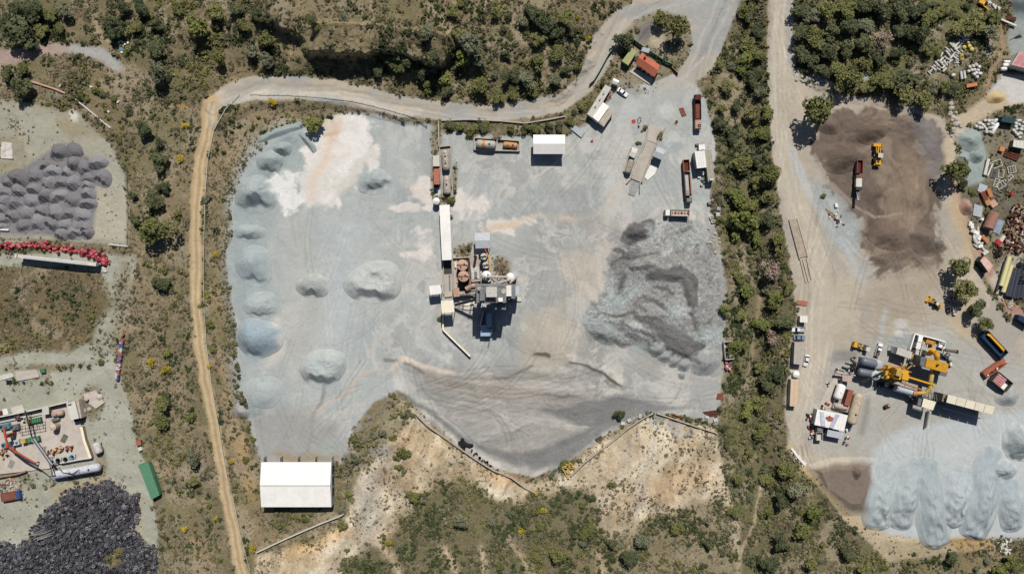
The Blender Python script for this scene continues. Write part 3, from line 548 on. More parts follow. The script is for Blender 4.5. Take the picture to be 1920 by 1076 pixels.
# ------------------------------------------------------------------ mesh collector (coordinates relative to o)
class MB:
 def __init__(s, o=(0, 0, 0)): s.v = []; s.f = []; s.m = []; s.o = o
 def add(s, V, F, m=0):
  b = len(s.v); s.v += [(x - s.o[0], y - s.o[1], z - s.o[2]) for x, y, z in V]
  for f in F: s.f.append([b + i for i in f]); s.m.append(m)
  return s
 def hexa(s, lo, hi_, m=0):
  n = len(lo); F = [list(range(n))[::-1], list(range(n, 2 * n))] + [[i, (i + 1) % n, n + (i + 1) % n, n + i] for i in range(n)]
  return s.add(list(lo) + list(hi_), F, m)
 def box(s, cx, cy, z0, lx, ly, h, rz=0, m=0, top=1.0, topx=None):
  c, q = math.cos(rz), math.sin(rz); P = []
  for z, kx, ky in ((z0, 1, 1), (z0 + h, top if topx is None else topx, top)):
   for sx, sy in ((-1, -1), (1, -1), (1, 1), (-1, 1)):
    x, y = sx * lx / 2 * kx, sy * ly / 2 * ky; P.append((cx + x * c - y * q, cy + x * q + y * c, z))
  return s.hexa(P[:4], P[4:], m)
 def prism(s, pts, z0, z1, m=0):
  a = sum(pts[i][0] * pts[(i + 1) % len(pts)][1] - pts[(i + 1) % len(pts)][0] * pts[i][1] for i in range(len(pts)))
  if a < 0: pts = pts[::-1]
  return s.hexa([(x, y, z0) for x, y in pts], [(x, y, z1) for x, y in pts], m)
 def lathe(s, p, d, prof, n=16, m=0):
  """profile [(distance along d, radius)] turned about the line through p along d"""
  d = np.array(d, float); d /= np.linalg.norm(d); up = np.array((0, 0, 1.0)) if abs(d[2]) < .9 else np.array((1.0, 0, 0))
  a = np.cross(d, up); a /= np.linalg.norm(a); b = np.cross(d, a); V = []; F = []
  for t, r in prof:
   for i in range(n):
    an = 2 * math.pi * i / n; V.append(tuple(np.array(p) + d * t + (a * math.cos(an) + b * math.sin(an)) * r))
  for j in range(len(prof) - 1):
   for i in range(n): F.append([j * n + i, j * n + (i + 1) % n, (j + 1) * n + (i + 1) % n, (j + 1) * n + i])
  F.append(list(range(n))); F.append([(len(prof) - 1) * n + i for i in range(n)][::-1])
  return s.add(V, F, m)
 def cyl(s, p, q, r, n=12, m=0, r2=None):
  d = np.array(q, float) - np.array(p, float); L = float(np.linalg.norm(d))
  return s.lathe(p, d, [(0, r), (L, r if r2 is None else r2)], n, m)
 def tube(s, pts, r, n=8, m=0):
  for a, b in zip(pts[:-1], pts[1:]): s.cyl(a, b, r, n, m)
  return s
 def bar(s, p, q, wd, h, m=0):
  p = np.array(p, float); q = np.array(q, float); d = q - p; d /= np.linalg.norm(d)
  a = np.cross(d, (0, 0, 1.0)); la = np.linalg.norm(a); a = np.array((1.0, 0, 0)) if la < 1e-6 else a / la; b = np.cross(a, d)
  R = lambda c: [tuple(c + a * x * wd / 2 + b * y * h / 2) for x, y in ((-1, -1), (1, -1), (1, 1), (-1, 1))]
  return s.hexa(R(p), R(q), m)
 def ring(s, c, R, r, n=14, k=6, m=0, tilt=(0, 0), flat=1.3):
  V = []; F = []; cx, cy = math.cos(tilt[0]), math.sin(tilt[0]); ex, ey = math.cos(tilt[1]), math.sin(tilt[1])
  for i in range(n):
   a = 2 * math.pi * i / n
   for j in range(k):
    b = 2 * math.pi * j / k; rr = R + r * math.cos(b); x, y, z = rr * math.cos(a), rr * math.sin(a), r * flat * math.sin(b)
    y, z = y * cx - z * cy, y * cy + z * cx; x, z = x * ex - z * ey, x * ey + z * ex
    V.append((c[0] + x, c[1] + y, c[2] + z))
  for i in range(n):
   for j in range(k): F.append([i * k + j, ((i + 1) % n) * k + j, ((i + 1) % n) * k + (j + 1) % k, i * k + (j + 1) % k])
  return s.add(V, F, m)
 def mesh(s, name, mats, smooth=False):
  me = bpy.data.meshes.new(name); me.from_pydata(s.v, [], s.f)
  mats = mats if isinstance(mats, (list, tuple)) else [mats]
  for x in mats: me.materials.append(x)
  if len(mats) > 1: me.polygons.foreach_set('material_index', s.m)
  me.update()
  import bmesh
  bm = bmesh.new(); bm.from_mesh(me); bmesh.ops.recalc_face_normals(bm, faces=bm.faces); bm.to_mesh(me); bm.free()
  if smooth:
   me.polygons.foreach_set('use_smooth', [True] * len(me.polygons)); me.set_sharp_from_angle(angle=math.radians(40))
  return me
 def build(s, name, mats, parent=None, smooth=False, label=None):
  o = link(name, s.mesh(name, mats, smooth))
  if parent is not None: o.parent = parent
  if label: o['label'] = label
  return o
def tag(o, label, cat, group=None, kind=None):
 o['label'] = label; o['category'] = cat
 if group: o['group'] = group
 if kind: o['kind'] = kind
 return o
class Thing:
 """an Empty on the ground under the thing's foot; parts hang from it"""
 def __init__(s, name, label, cat, px, py, zt=0, rot=0, group=None, g=None):
  s.g = gz(px, py) if g is None else g
  x, y, _ = wpt(px, py, s.g + zt); s.loc = (x, y, s.g)
  s.e = bpy.data.objects.new(name, None); COLL.objects.link(s.e); s.e.location = s.loc; s.e.rotation_euler = (0, 0, rot)
  s.e.empty_display_size = .5; tag(s.e, label, cat, group)
 def w(s, px, py, z):                       # point seen at a photo pixel, z above this thing's ground
  return wpt(px, py, s.g + z)
 def xy(s, px, py, z): return s.w(px, py, z)[:2]
 def mb(s): return MB(s.loc)                # collector in world coordinates
 def lm(s): return MB()                     # collector in local coordinates
 def part(s, m, name, mats, smooth=False, label=None, parent=None): return m.build(name, mats, parent or s.e, smooth, label)
 # solid seen from above: outline given where its top (at z1) is seen
 def block(s, name, pts, z0, z1, mats, **k):
  m = s.mb(); m.prism([s.xy(x, y, z1) for x, y in pts], s.g + z0, s.g + z1); return s.part(m, name, mats, **k)
 def walls(s, name, pts, z0, z1, mats, inset=.25, zt=None):
  P = [np.array(s.xy(x, y, zt or z1)) for x, y in pts]; c = sum(P) / len(P)
  P = [tuple(p + (c - p) / np.linalg.norm(c - p) * inset * 1.4) for p in P]
  m = s.mb(); m.prism(P, s.g + z0, s.g + z1); return s.part(m, name, mats)
 def roof(s, name, a, b, c, d, z, rise, mats, th=.12, rib=0):
  """gable roof; a-b and c-d are its eaves as seen at height z"""
  A, B, C_, D = (np.array(s.xy(*p, z)) for p in (a, b, c, d)); m = s.mb(); G = s.g
  R0 = (A + D) / 2; R1 = (B + C_) / 2; z0 = G + z; zr = z0 + rise
  for e0, e1 in ((A, B), (D, C_)):
   lo = [(*e0, z0), (*e1, z0), (*R1, zr), (*R0, zr)]; m.hexa([(x, y, q - th) for x, y, q in lo], lo)
   if rib:
    n = int(np.linalg.norm(e1 - e0) / rib)
    for i in range(n + 1):
     t = i / max(1, n); p = e0 + (e1 - e0) * t; q = R0 + (R1 - R0) * t
     m.bar((*p, z0 + .03), (*q, zr + .03), .08, .06)
  return s.part(m, name, mats)
 def flat(s, name, pts, z, mats, th=.18, tilt=0, rib=0):
  P = [s.xy(x, y, z) for x, y in pts]; m = s.mb(); G = s.g + z
  zz = [G + (tilt if i in (0, 1) else 0) for i in range(len(P))]
  hi_ = [(*p, q) for p, q in zip(P, zz)]; lo = [(x, y, q - th) for x, y, q in hi_]
  m.hexa(lo, hi_)
  if rib:
   a, b, c, d = (np.array(h) for h in hi_[:4]); n = int(np.linalg.norm(b - a) / rib)
   for i in range(n + 1):
    t = i / max(1, n); m.bar(a + (b - a) * t + (0, 0, .04), d + (c - d) * t + (0, 0, .04), .07, .06)
  return s.part(m, name, mats)
 def posts(s, pts, z, mats, r=.12, zt=None, ins=.12):
  P = [np.array(s.xy(x, y, zt or z)) for x, y in pts]; c = sum(P) / len(P)
  for p in P:
   p = p + (c - p) * ins; m = s.mb(); m.box(p[0], p[1], s.g - .3, 2 * r, 2 * r, z + .3); s.part(m, 'post', mats)
def apply(o): return o
def dup(e, loc, rz=None, label=None, scale=None, group=None):
 r = e.copy(); COLL.objects.link(r); r.location = loc
 if rz is not None: r.rotation_euler = (0, 0, rz)
 if scale is not None: r.scale = scale
 if label: r['label'] = label
 if group: r['group'] = group
 for ch in list(e.children):
  c = ch.copy(); COLL.objects.link(c); c.parent = r
  for g2 in ch.children:
   d = g2.copy(); COLL.objects.link(d); d.parent = c
 return r
def ang(x1, y1, x2, y2): return math.atan2(-(y2 - y1), x2 - x1)
def single(m, name, mats, label, cat, loc, rz=0, group=None, smooth=False):
 o = link(name, m.mesh(name, mats, smooth)); o.location = loc; o.rotation_euler = (0, 0, rz); return tag(o, label, cat, group)

# ------------------------------------------------------------------ kinds of thing
def htank(label, p, q, r, zc, mt, cat='tank', group=None, name='storage_tank', hatches=2, band=None, saddle=GREYM, dome=.25):
 """lying cylinder between two photo points (as seen on its top)"""
 zt = zc + r; t = Thing(name, label, cat, (p[0] + q[0]) / 2, (p[1] + q[1]) / 2, zt, 0, group)
 a = np.array(t.w(*p, zt)) - (0, 0, r); b = np.array(t.w(*q, zt)) - (0, 0, r); d = b - a; L = float(np.linalg.norm(d)); u = d / L
 e = min(r * .8, L * .2); prof = [(0, r * .05), (e * .06, r * .45), (e * .22, r * .75), (e * .55, r * .95), (e, r), (L - e, r), (L - e * .55, r * .95), (L - e * .22, r * .75), (L - e * .06, r * .45), (L, r * .05)] if dome else [(0, r), (L, r)]
 t.part(t.mb().lathe(a, d, prof, 20), 'tank_shell', mt, True)
 rz = math.atan2(u[1], u[0])
 for k in (.2, .8):
  c = a + d * k; t.part(t.mb().box(c[0], c[1], t.g - .2, .4, r * 1.7, c[2] - t.g - r * .6 + .2, rz), 'saddle', saddle)
 for i in range(hatches):
  c = a + d * ((i + 1) / (hatches + 1)); t.part(t.mb().cyl(c + (0, 0, r * .9), c + (0, 0, r + .25), .35, 10), 'hatch', DGREY if i % 2 else mt)
 if band is not None:
  c = a + d * .3; t.part(t.mb().lathe(c, d, [(0, r + .02), (L * .16, r + .02)], 20), 'painted_band', band, True)
 return t
def vtank(label, px, py, rpx, h, mt, cat='tank', group=None, name='upright_tank', roof=.5, fittings=True, legs=0, topm=None):
 t = Thing(name, label, cat, px, py, h, 0, group); r = rpx * S; x, y, g = t.loc
 t.part(t.mb().lathe((x, y, g + legs), (0, 0, 1), [(0, r * (.5 if legs else 1)), (legs * .35 if legs else .01, r), (h - legs, r)], 24), 'tank_shell', mt, True)
 t.part(t.mb().lathe((x, y, g + h + .003), (0, 0, 1), [(0, r * 1.02), (.12, r * 1.0), (roof * .7, r * .55), (roof, r * .12)], 24), 'tank_roof', topm or mt, True)
 if fittings:
  t.part(t.mb().cyl((x + r * .35, y + r * .2, g + h), (x + r * .35, y + r * .2, g + h + roof + .3), .3, 10), 'hatch', DGREY)
  t.part(t.mb().bar((x - r * .95, y, g + h + .5), (x + r * .95, y, g + h + .5 + .1), .25, .12), 'gangway', DGREY)
  t.part(t.mb().cyl((x - r * .3, y - r * .3, g + h), (x - r * .3, y - r * .3, g + h + roof + .35), .25, 10), 'vent', DGREY)
 if legs:
  for i in range(4):
   an = math.pi / 4 + i * math.pi / 2; m = t.mb(); m.box(x + r * .8 * math.cos(an), y + r * .8 * math.sin(an), g - .2, .2, .2, legs + 1); t.part(m, 'leg', GREYM)
 return t
def container(label, pts, h, mt, cat='container', name='shipping_container', roofm=None, ribs=.6, group=None, openm=None):
 cx = sum(p[0] for p in pts) / 4; cy = sum(p[1] for p in pts) / 4
 t = Thing(name, label, cat, cx, cy, h, 0, group)
 t.walls('wall', pts, -.1, h - .1, mt, .06, zt=h)
 t.flat('roof', pts, h, roofm or mt, .1, 0, ribs)
 a, b, c, d = (np.array(t.w(*p, h)) for p in pts); mid = (c + b) / 2; u = (c - b) / np.linalg.norm(c - b)
 for sgn in (-1, 1):
  p = mid + u * sgn * np.linalg.norm(c - b) * .23; out = (mid - (a + d) / 2); out /= np.linalg.norm(out); p = p + out * .05
  m = t.mb(); m.box(p[0], p[1], t.g + .1, .06, np.linalg.norm(c - b) * .42, h - .4, math.atan2(out[1], out[0])); t.part(m, 'door', mt)
 return t
def canopy(label, pts, z, mt, gable=0, postm=GREYM, cat='canopy', name='canopy', rib=.9, tilt=0, group=None, inner=True):
 cx = sum(p[0] for p in pts) / 4; cy = sum(p[1] for p in pts) / 4
 t = Thing(name, label, cat, cx, cy, z, 0, group)
 if gable: t.roof('roof', *pts, z, gable, mt, rib=rib)
 else: t.flat('roof', pts, z, mt, .15, tilt, rib)
 t.posts(pts, z - .1, postm, .12)
 if inner:
  P = [np.array(t.w(*p, z)) for p in pts]; m = t.mb()
  for i in range(4): m.bar(P[i] * .94 + sum(P) / 4 * .06 - (0, 0, .3), P[(i + 1) % 4] * .94 + sum(P) / 4 * .06 - (0, 0, .3), .14, .2)
  t.part(m, 'eaves_beam', postm)
 return t
def wheel(m, x, y, r, wd, dy=1):
 m.lathe((x, y - wd / 2, r), (0, 1, 0), [(0, r * .55), (.01, r * .92), (wd * .2, r), (wd * .8, r), (wd - .01, r * .92), (wd, r * .55)], 14)
def sedan(label, px, py, rz, paint_, g=None):
 t = Thing('sedan_car', label, 'car', px, py, 1.2, rz); L, W = 4.6, 1.8
 b = t.lm(); sec = [(-2.3, .55, .72, .82), (-2.1, .35, .92, .9), (-1.2, .3, .98, .9), (.9, .3, .95, .9), (1.9, .35, .82, .88), (2.3, .45, .62, .78)]
 V = []; F = []
 for x, z0, z1, hw in sec: V += [(x, -hw, z0), (x, hw, z0), (x, hw, z1 - .12), (x, hw * .9, z1), (x, -hw * .9, z1), (x, -hw, z1 - .12)]
 for i in range(len(sec) - 1):
  for j in range(6): F.append([i * 6 + j, i * 6 + (j + 1) % 6, (i + 1) * 6 + (j + 1) % 6, (i + 1) * 6 + j])
 F += [list(range(6)), [30 + i for i in range(6)]]; b.add(V, F); t.part(b, 'body', paint_, True)
 c = t.lm(); c.hexa([(-1.75, -.82, .9), (.95, -.82, .9), (.95, .82, .9), (-1.75, .82, .9)], [(-1.15, -.62, 1.36), (.2, -.62, 1.36), (.2, .62, 1.36), (-1.15, .62, 1.36)]); cab = t.part(c, 'cabin_glass', GLASS)
 t.part(t.lm().box(-.48, 0, 1.363, 1.36, 1.26, .06, 0, 0, .92), 'roof', paint_)
 for x in (-1.4, 1.4):
  for y in (-.82, .82): m = t.lm(); wheel(m, x, y, .32, .22); t.part(m, 'wheel', BLACK, True)
 for y in (-.6, .6): t.part(t.lm().box(2.22, y, .5, .12, .36, .16), 'headlight', GREYW)
 return t
def pickup(label, px, py, rz, paint_, load=None):
 t = Thing('pickup_truck', label, 'pickup', px, py, 1.2, rz)
 t.part(t.lm().box(1.75, 0, .35, 1.5, 1.75, .65, 0, 0, .92).box(.2, 0, .35, 1.7, 1.8, .6), 'body', paint_)
 c = t.lm(); c.hexa([(-.65, -.82, .96), (1.25, -.82, .96), (1.25, .82, .96), (-.65, .82, .96)], [(-.45, -.68, 1.6), (.55, -.68, 1.6), (.55, .68, 1.6), (-.45, .68, 1.6)]); t.part(c, 'cabin_glass', GLASS)
 t.part(t.lm().box(.05, 0, 1.603, 1.0, 1.36, .06), 'roof', paint_)
 bd = t.lm(); bd.box(-1.75, 0, .5, 2.15, 1.75, .12)
 for y in (-.85, .85): bd.box(-1.75, y, .62, 2.15, .08, .42)
 bd.box(-2.8, 0, .62, .08, 1.75, .42); t.part(bd, 'load_bed', GREYW if load is None else paint_)
 if load is not None:
  m = t.lm(); rr = random.Random(3)
  for i in range(9): m.box(-1.75 + rr.uniform(-.8, .8), rr.uniform(-.55, .55), .62, rr.uniform(.4, .9), rr.uniform(.3, .6), rr.uniform(.3, .7), rr.uniform(0, 3), i % 3)
  t.part(m, 'load', load)
 for x in (-1.75, 1.6):
  for y in (-.82, .82): m = t.lm(); wheel(m, x, y, .36, .25); t.part(m, 'wheel', BLACK, True)
 return t
def truck(label, px, py, rz, L=9.5, cabm=WHITE, bodym=OFFW, inside=None, cat='truck', name='tipper_truck', tank=False, h=2.9, panels=0, chassis=DGREY):
 """lorry, nose towards +x"""
 t = Thing(name, label, cat, px, py, h, rz); x1 = L / 2; cabL = 2.0; bx0, bx1 = -L / 2, x1 - cabL - .35
 t.part(t.lm().box(-.1, 0, .7, L - .5, .9, .35), 'chassis', chassis)
 cb = t.lm(); cb.hexa([(x1 - cabL, -1.15, .6), (x1, -1.15, .6), (x1, 1.15, .6), (x1 - cabL, 1.15, .6)], [(x1 - cabL, -1.08, 2.75), (x1 - .35, -1.08, 2.75), (x1 - .35, 1.08, 2.75), (x1 - cabL, 1.08, 2.75)])
 cab_ = t.part(cb, 'cab', cabm)
 t.part(t.lm().hexa([(x1 - .15, -1.0, 1.7), (x1 - .1, -1.0, 1.7), (x1 - .1, 1.0, 1.7), (x1 - .15, 1.0, 1.7)], [(x1 - .36, -.95, 2.6), (x1 - .28, -.95, 2.6), (x1 - .28, .95, 2.6), (x1 - .36, .95, 2.6)]), 'windscreen', GLASS, parent=cab_)
 Lb = bx1 - bx0; cx = (bx0 + bx1) / 2
 if tank: t.part(t.lm().lathe((bx0, 0, 2.0), (1, 0, 0), [(0, .3), (.1, .9), (.4, 1.12), (Lb - .4, 1.12), (Lb - .1, .9), (Lb, .3)], 18), 'tank_body', bodym, True)
 else:
  b = t.lm(); b.box(cx, 0, 1.1, Lb, 2.4, .15)
  for y in (-1.17, 1.17): b.box(cx, y, 1.25, Lb, .1, h - 1.25)
  b.box(bx0 + .05, 0, 1.25, .1, 2.2, h - 1.25); b.box(bx1 - .05, 0, 1.25, .1, 2.2, h - 1.0); t.part(b, 'tipper_body', bodym)
  if inside is not None: t.part(t.lm().box(cx, 0, 1.25, Lb - .25, 2.2, h - 1.75, 0, 0, .92), 'load', inside)
 for i in range(panels):
  t.part(t.lm().box(bx0 + Lb * (i + .5) / panels, 0, 3.14 if tank else h - .35, Lb / panels * .72, 1.0, .12), 'deck_panel', SALM if i % 2 else RUST)
 for x in [x1 - 1.3, bx0 + 1.0, bx0 + 2.3] + ([bx0 + 3.6] if L > 10 else []):
  for y in (-1.0, 1.0): m = t.lm(); wheel(m, x, y, .5, .4); t.part(m, 'wheel', BLACK, True)
 return t
def loader(label, px, py, rz, sc=1.0):
 t = Thing('wheel_loader', label, 'loader', px, py, 2.2, rz); t.e.scale = (sc, sc, sc)
 t.part(t.lm().box(-2.2, 0, .9, 2.6, 1.9, 1.2, 0, 0, .9).box(-3.4, 0, .8, .5, 2.3, .9), 'engine_cover', YEL); t.part(t.lm().box(-2.2, .2, 2.12, 1.1, .8, .12), 'grille', DGREY)
 t.part(t.lm().box(-.3, 0, .9, 1.7, 1.6, .7), 'chassis', DGREY)
 c = t.part(t.lm().box(-.5, 0, 1.6, 1.4, 1.5, 1.4, 0, 0, .9), 'cab', GLASS); t.part(t.lm().box(-.5, 0, 3.003, 1.5, 1.6, .12), 'cab_roof', OFFW, parent=c)
 m = t.lm()
 for y in (-.6, .6): m.bar((.5, y, 1.7), (2.9, y, .7), .22, .4)
 m.bar((.5, 0, 1.4), (2.9, 0, 1.1), .3, .25); t.part(m, 'lift_arm', YEL)
 b = t.lm(); b.box(3.4, 0, .1, 1.3, 3.0, .12); b.bar((2.85, -1.5, .7), (2.85, 1.5, .7), .14, 1.2)
 for y in (-1.48, 1.48): b.box(3.3, y, .15, 1.1, .08, .8)
 t.part(b, 'bucket', YEL)
 for x in (-1.9, 1.0):
  for y in (-1.15, 1.15): m = t.lm(); wheel(m, x, y, .8, .6); t.part(m, 'wheel', BLACK, True)
 return t
def wall_line(label, pts, wd, h, mt, cat='wall', name='wall', group=None, coping=None):
 t = Thing(name, label, cat, pts[0][0], pts[0][1], 0, 0, group); m = t.mb(); P = []
 for (x1, y1), (x2, y2) in zip(pts[:-1], pts[1:]):
  n = max(1, int(math.hypot(x2 - x1, y2 - y1) / 18))
  P += [(x1 + (x2 - x1) * i / n, y1 + (y2 - y1) * i / n) for i in range(n)]
 P.append(pts[-1]); W = []
 for x, y in P: g = gz(x, y); q = wpt(x, y, g + h); W.append(np.array((q[0], q[1], gzw(q[0], q[1]))))
 for a, b in zip(W[:-1], W[1:]): m.bar(a + (0, 0, h / 2 - .2), b + (0, 0, h / 2 - .2), wd, h + .4)
 t.part(m, 'wall_body', mt)
 if coping is not None:
  m = t.mb()
  for a, b in zip(W[:-1], W[1:]): m.bar(a + (0, 0, h + .05), b + (0, 0, h + .05), wd + .1, .1)
  t.part(m, 'coping', coping)
 return t
def fence_line(label, pts, h, railm, postm, cat='fence', name='fence', step=14, net=None, rails=2, wd=.08):
 t = Thing(name, label, cat, pts[0][0], pts[0][1]); P = []
 for (x1, y1), (x2, y2) in zip(pts[:-1], pts[1:]):
  n = max(1, int(math.hypot(x2 - x1, y2 - y1) / step)); P += [(x1 + (x2 - x1) * i / n, y1 + (y2 - y1) * i / n) for i in range(n)]
 P.append(pts[-1]); W = [np.array(wpt(x, y, gz(x, y))) for x, y in P]; m = t.mb()
 for r in range(rails):
  z = h * (r + 1) / rails - .05
  for a, b in zip(W[:-1], W[1:]): m.bar(a + (0, 0, z), b + (0, 0, z), wd, .22 if rails == 1 else wd)
 t.part(m, 'rail', railm)
 if net is not None:
  m = t.mb()
  for a, b in zip(W[:-1], W[1:]): m.bar(a + (0, 0, h / 2 + .1), b + (0, 0, h / 2 + .1), .12, h - .1)
  t.part(m, 'net', net)
 for q in W[:100]: m = t.mb(); m.box(q[0], q[1], q[2] - .3, .12, .12, h + .35); t.part(m, 'post', postm)
 return t
def conveyor(label, p, q, z0, z1, wd, mt, legm=GREYM, name='conveyor', legs=2, cover=None, cat='conveyor', base=None):
 t = Thing(name, label, cat, p[0], p[1], z0); a = np.array(t.w(*p, z0)); b = np.array(t.w(*q, z1))
 t.part(t.mb().bar(a, b, wd, .5), 'boom', mt); d = b - a
 n = np.cross(d, (0, 0, 1.0)); n /= np.linalg.norm(n); t.part(t.mb().bar(a + (0, 0, .3), b + (0, 0, .3), wd * .6, .12), 'belt', cover or DGREY)
 for s_ in (-1, 1): t.part(t.mb().bar(a + n * s_ * wd * .5 + (0, 0, .6), b + n * s_ * wd * .5 + (0, 0, .6), .08, .08), 'handrail', mt)
 for i in range(legs):
  c = a + d * ((i + 1) / (legs + .6))
  for s_ in (-1, 1): t.part(t.mb().bar((*(c + n * s_ * wd * .5)[:2], t.g - .3), c + n * s_ * wd * .4, .16, .16), 'leg', legm)
 return t
def pile(label, px, py, rx, ry, h, col, rot=0, seed=0, flat_=.12, name='gravel_pile', cat='gravel pile', group=None, tex=.45, dent=0, ridge=0, ir=.0, rough=.06, skew=(0, 0), blend=.85, cut=0, taper=0):
 """heap of loose stone at its angle of rest; rx, ry, ridge in photo pixels"""
 g = gz(px, py); x0, y0, _ = wpt(px, py, g); RX, RY, LR = rx * S, ry * S, ridge * S; n, k = 56, 22; V = []; c = lin(col); Cc = []
 cr, sr = math.cos(rot), math.sin(rot)
 rr = random.Random(seed); ph = [rr.uniform(0, 6.28) for _ in range(6)]
 for j in range(k + 1):
  r = j / k
  for i in range(n):
   a = 2 * math.pi * i / n
   wob = 1 + .07 * math.sin(2 * a + ph[0]) + .05 * math.sin(3 * a + ph[1]) + .02 * math.sin(5 * a + ph[2])
   lx = RX * r * wob * math.cos(a); ly = RY * r * wob * math.sin(a)
   lx += LR * math.copysign(min(1, abs(math.cos(a)) * 1.5), math.cos(a)) * (.15 + .85 * min(1, r * 1.5)) if LR else 0
   lx += skew[0] * (1 - r) * RX; ly += skew[1] * (1 - r) * RY
   X = x0 + lx * cr - ly * sr; Yy = y0 + lx * sr + ly * cr
   u = max(0, (r - flat_) / (1 - flat_)); z = h * ((1 - u) ** 1.18 if u > 0 else 1)
   z -= h * .09 * max(0, 1 - abs(r - flat_) / .16)          # rounded shoulder
   if dent: z -= dent * h * max(0, 1 - math.hypot(lx / RX, ly / RY - .2) / .7)
   z += h * rough * 2 * (float(fbm(np.array([X * 5 + seed * 9.]), np.array([Yy * 5.]), 9, 3, 5)[0]) - .5) * (1 - r ** 4) + .3 * rough * math.sin(14 * a + ph[4] + 3 * math.sin(r * 5)) * min(1, r * 2) * (1 - r) * h
   if taper: z *= 1 - taper * min(1, max(0, lx / (RX + LR) + .25))
   if cut: e_ = cut + .08 * math.sin(lx / RX * 5 + ph[3]) + .05 * math.sin(lx / RX * 13 + ph[2]); z = min(z, max(0, (e_ + ly / RY)) * RY * .95)
   gg = gzw(X, Yy); z = max(z, 0) + gg - (.22 if j == k else 0) + .02
   V.append((X - x0, Yy - y0, z - g))
   v_ = .94 + .12 * rr.random(); kx, ky = pxof(X, Yy, gg); mx_ = min(1, max(0, (r - .62 + .15 * math.sin(7 * a + ph[5])) / .3)) * blend
   gcol = [float(canvas(COL[..., q_], kx, ky)) for q_ in range(3)]
   Cc.append(tuple((c[q_] * (1 - mx_) + gcol[q_] * mx_) * v_ for q_ in range(3)) + (tex,))
 F = np.array([[j * n + i, j * n + (i + 1) % n, (j + 1) * n + (i + 1) % n, (j + 1) * n + i] for j in range(k) for i in range(n)])[:, ::-1]
 o = link(name, fast_mesh(name, np.array(V), F, EARTH, np.array(Cc), True)); o.location = (x0, y0, g)
 return tag(o, label, cat, group)

# ------------------------------------------------------------------ heaps of gravel and sand
BG = (172, 182, 182); DK = (150, 152, 150)
pile('small blue grey gravel pile, northernmost of those along the quarry rim', 530, 280, 17, 15, 2.6, (160, 172, 172), seed=1, cut=.8)
pile('twin topped grey gravel pile below the small northern one on the rim', 506, 305, 26, 23, 3.0, (168, 178, 178), seed=2, skew=(0, .2), cut=.7, rough=.12)
pile('tall grey gravel heap with a dug out southern face by the western rim', 480, 366, 38, 40, 4.6, (172, 182, 182), seed=3, skew=(0, .15), cut=.55, rough=.12)
pile('low grey gravel heap between the two big heaps of the western rim', 468, 437, 28, 18, 2.2, (172, 182, 182), seed=4, skew=(0, .2), cut=.6, rough=.12)
pile('rounded grey gravel heap beside the rim scrub with ragged west edge', 478, 500, 36, 40, 3.4, (170, 181, 183), seed=5, skew=(-.1, .2), cut=.66)
pile('spread out pale gravel heap above the round blue gravel pile', 490, 572, 36, 26, 2.2, (178, 187, 187), seed=6, cut=.7, rough=.12)
pile('large round blue grey gravel pile with a sharp eastern foot', 486, 634, 43, 41, 4.6, (160, 176, 184), seed=7, flat_=.25, skew=(-.1, .15), cut=.8)
pile('low pale blue gravel heap south of the round blue pile', 496, 735, 34, 34, 1.2, (182, 191, 189), seed=8, flat_=.3)
pile('small plain grey gravel mound in the dry grass of the rim', 452, 771, 17, 16, 1.8, (172, 170, 168), seed=9)
pile('curved low bank of grey gravel along the north west corner', 525, 247, 16, 9, 1.3, (160, 172, 172), rot=.35, seed=10, ridge=32)
pile('short straight bank of grey gravel pointing at the lime dust', 578, 266, 8, 8, 1.3, (160, 170, 170), rot=-.9, seed=11, ridge=16)
pile('grey gravel heap with a steep slumped south face, alone in mid yard north', 703, 342, 33, 27, 2.6, (172, 181, 180), seed=12, rot=.4, cut=.45, skew=(0, .2), rough=.1)
pile('flat topped grey gravel heap standing west of the crater heap', 587, 537, 30, 26, 2.6, (176, 180, 177), seed=13, flat_=.4, skew=(0, .2), cut=.72)
pile('wide gravel heap with a crumbling crescent top in the open yard', 702, 530, 54, 44, 4.0, (194, 198, 194), seed=14, flat_=.45, dent=.75, rough=.16, cut=.68)
pile('round gravel heap with a pale scooped crown in the south of the yard', 606, 690, 46, 38, 3.8, (184, 192, 190), seed=15, flat_=.4, dent=.45, rough=.12, cut=.7)
pile('dark pitted rubble heap at the north end of the rough ground', 1195, 434, 23, 20, 2.6, (112, 111, 110), seed=16, tex=1.0, rough=.16, name='rubble_pile', cat='rubble pile')
pile('dark stone heap on the south west edge of the rough ground', 1130, 625, 34, 18, 1.8, (146, 150, 150), rot=-.4, seed=17, tex=1.0, rough=.16, name='rubble_pile', cat='rubble pile')
for i, (x, y, r, l) in enumerate(((1234, 655, 18, 'grey rubble heap in the chain of small heaps, the north west one'), (1248, 668, 15, 'grey rubble heap second in the chain below the dark rubble'), (1264, 676, 15, 'grey rubble heap in the middle of the chain of small heaps'), (1282, 684, 15, 'low grey rubble heap near the south east end of the small chain'), (1278, 703, 9, 'tiny grey rubble mound set apart south of the small chain'))):
 pile(l, x, y, r, r * .9, 1.7 if r > 10 else .8, (158, 162, 160), seed=20 + i, tex=.7, name='rubble_pile', cat='rubble pile')
pile('broad grey rubble mound by the gorge edge at the end of the chain', 1320, 680, 32, 24, 2.4, (156, 160, 158), seed=26, tex=.8, rough=.1, name='rubble_pile', cat='rubble pile')
pile('long dark broken stone ridge across the rough ground', 1262, 632, 20, 20, 1.3, (118, 118, 118), rot=-.55, seed=27, ridge=30, tex=1.2, rough=.14, name='rubble_pile', cat='rubble pile')
pile('curved dark rubble bank on the north of the rough ground', 1258, 516, 16, 14, .9, (114, 113, 112), rot=-.1, seed=28, ridge=26, tex=1.2, rough=.14, name='rubble_pile', cat='rubble pile')
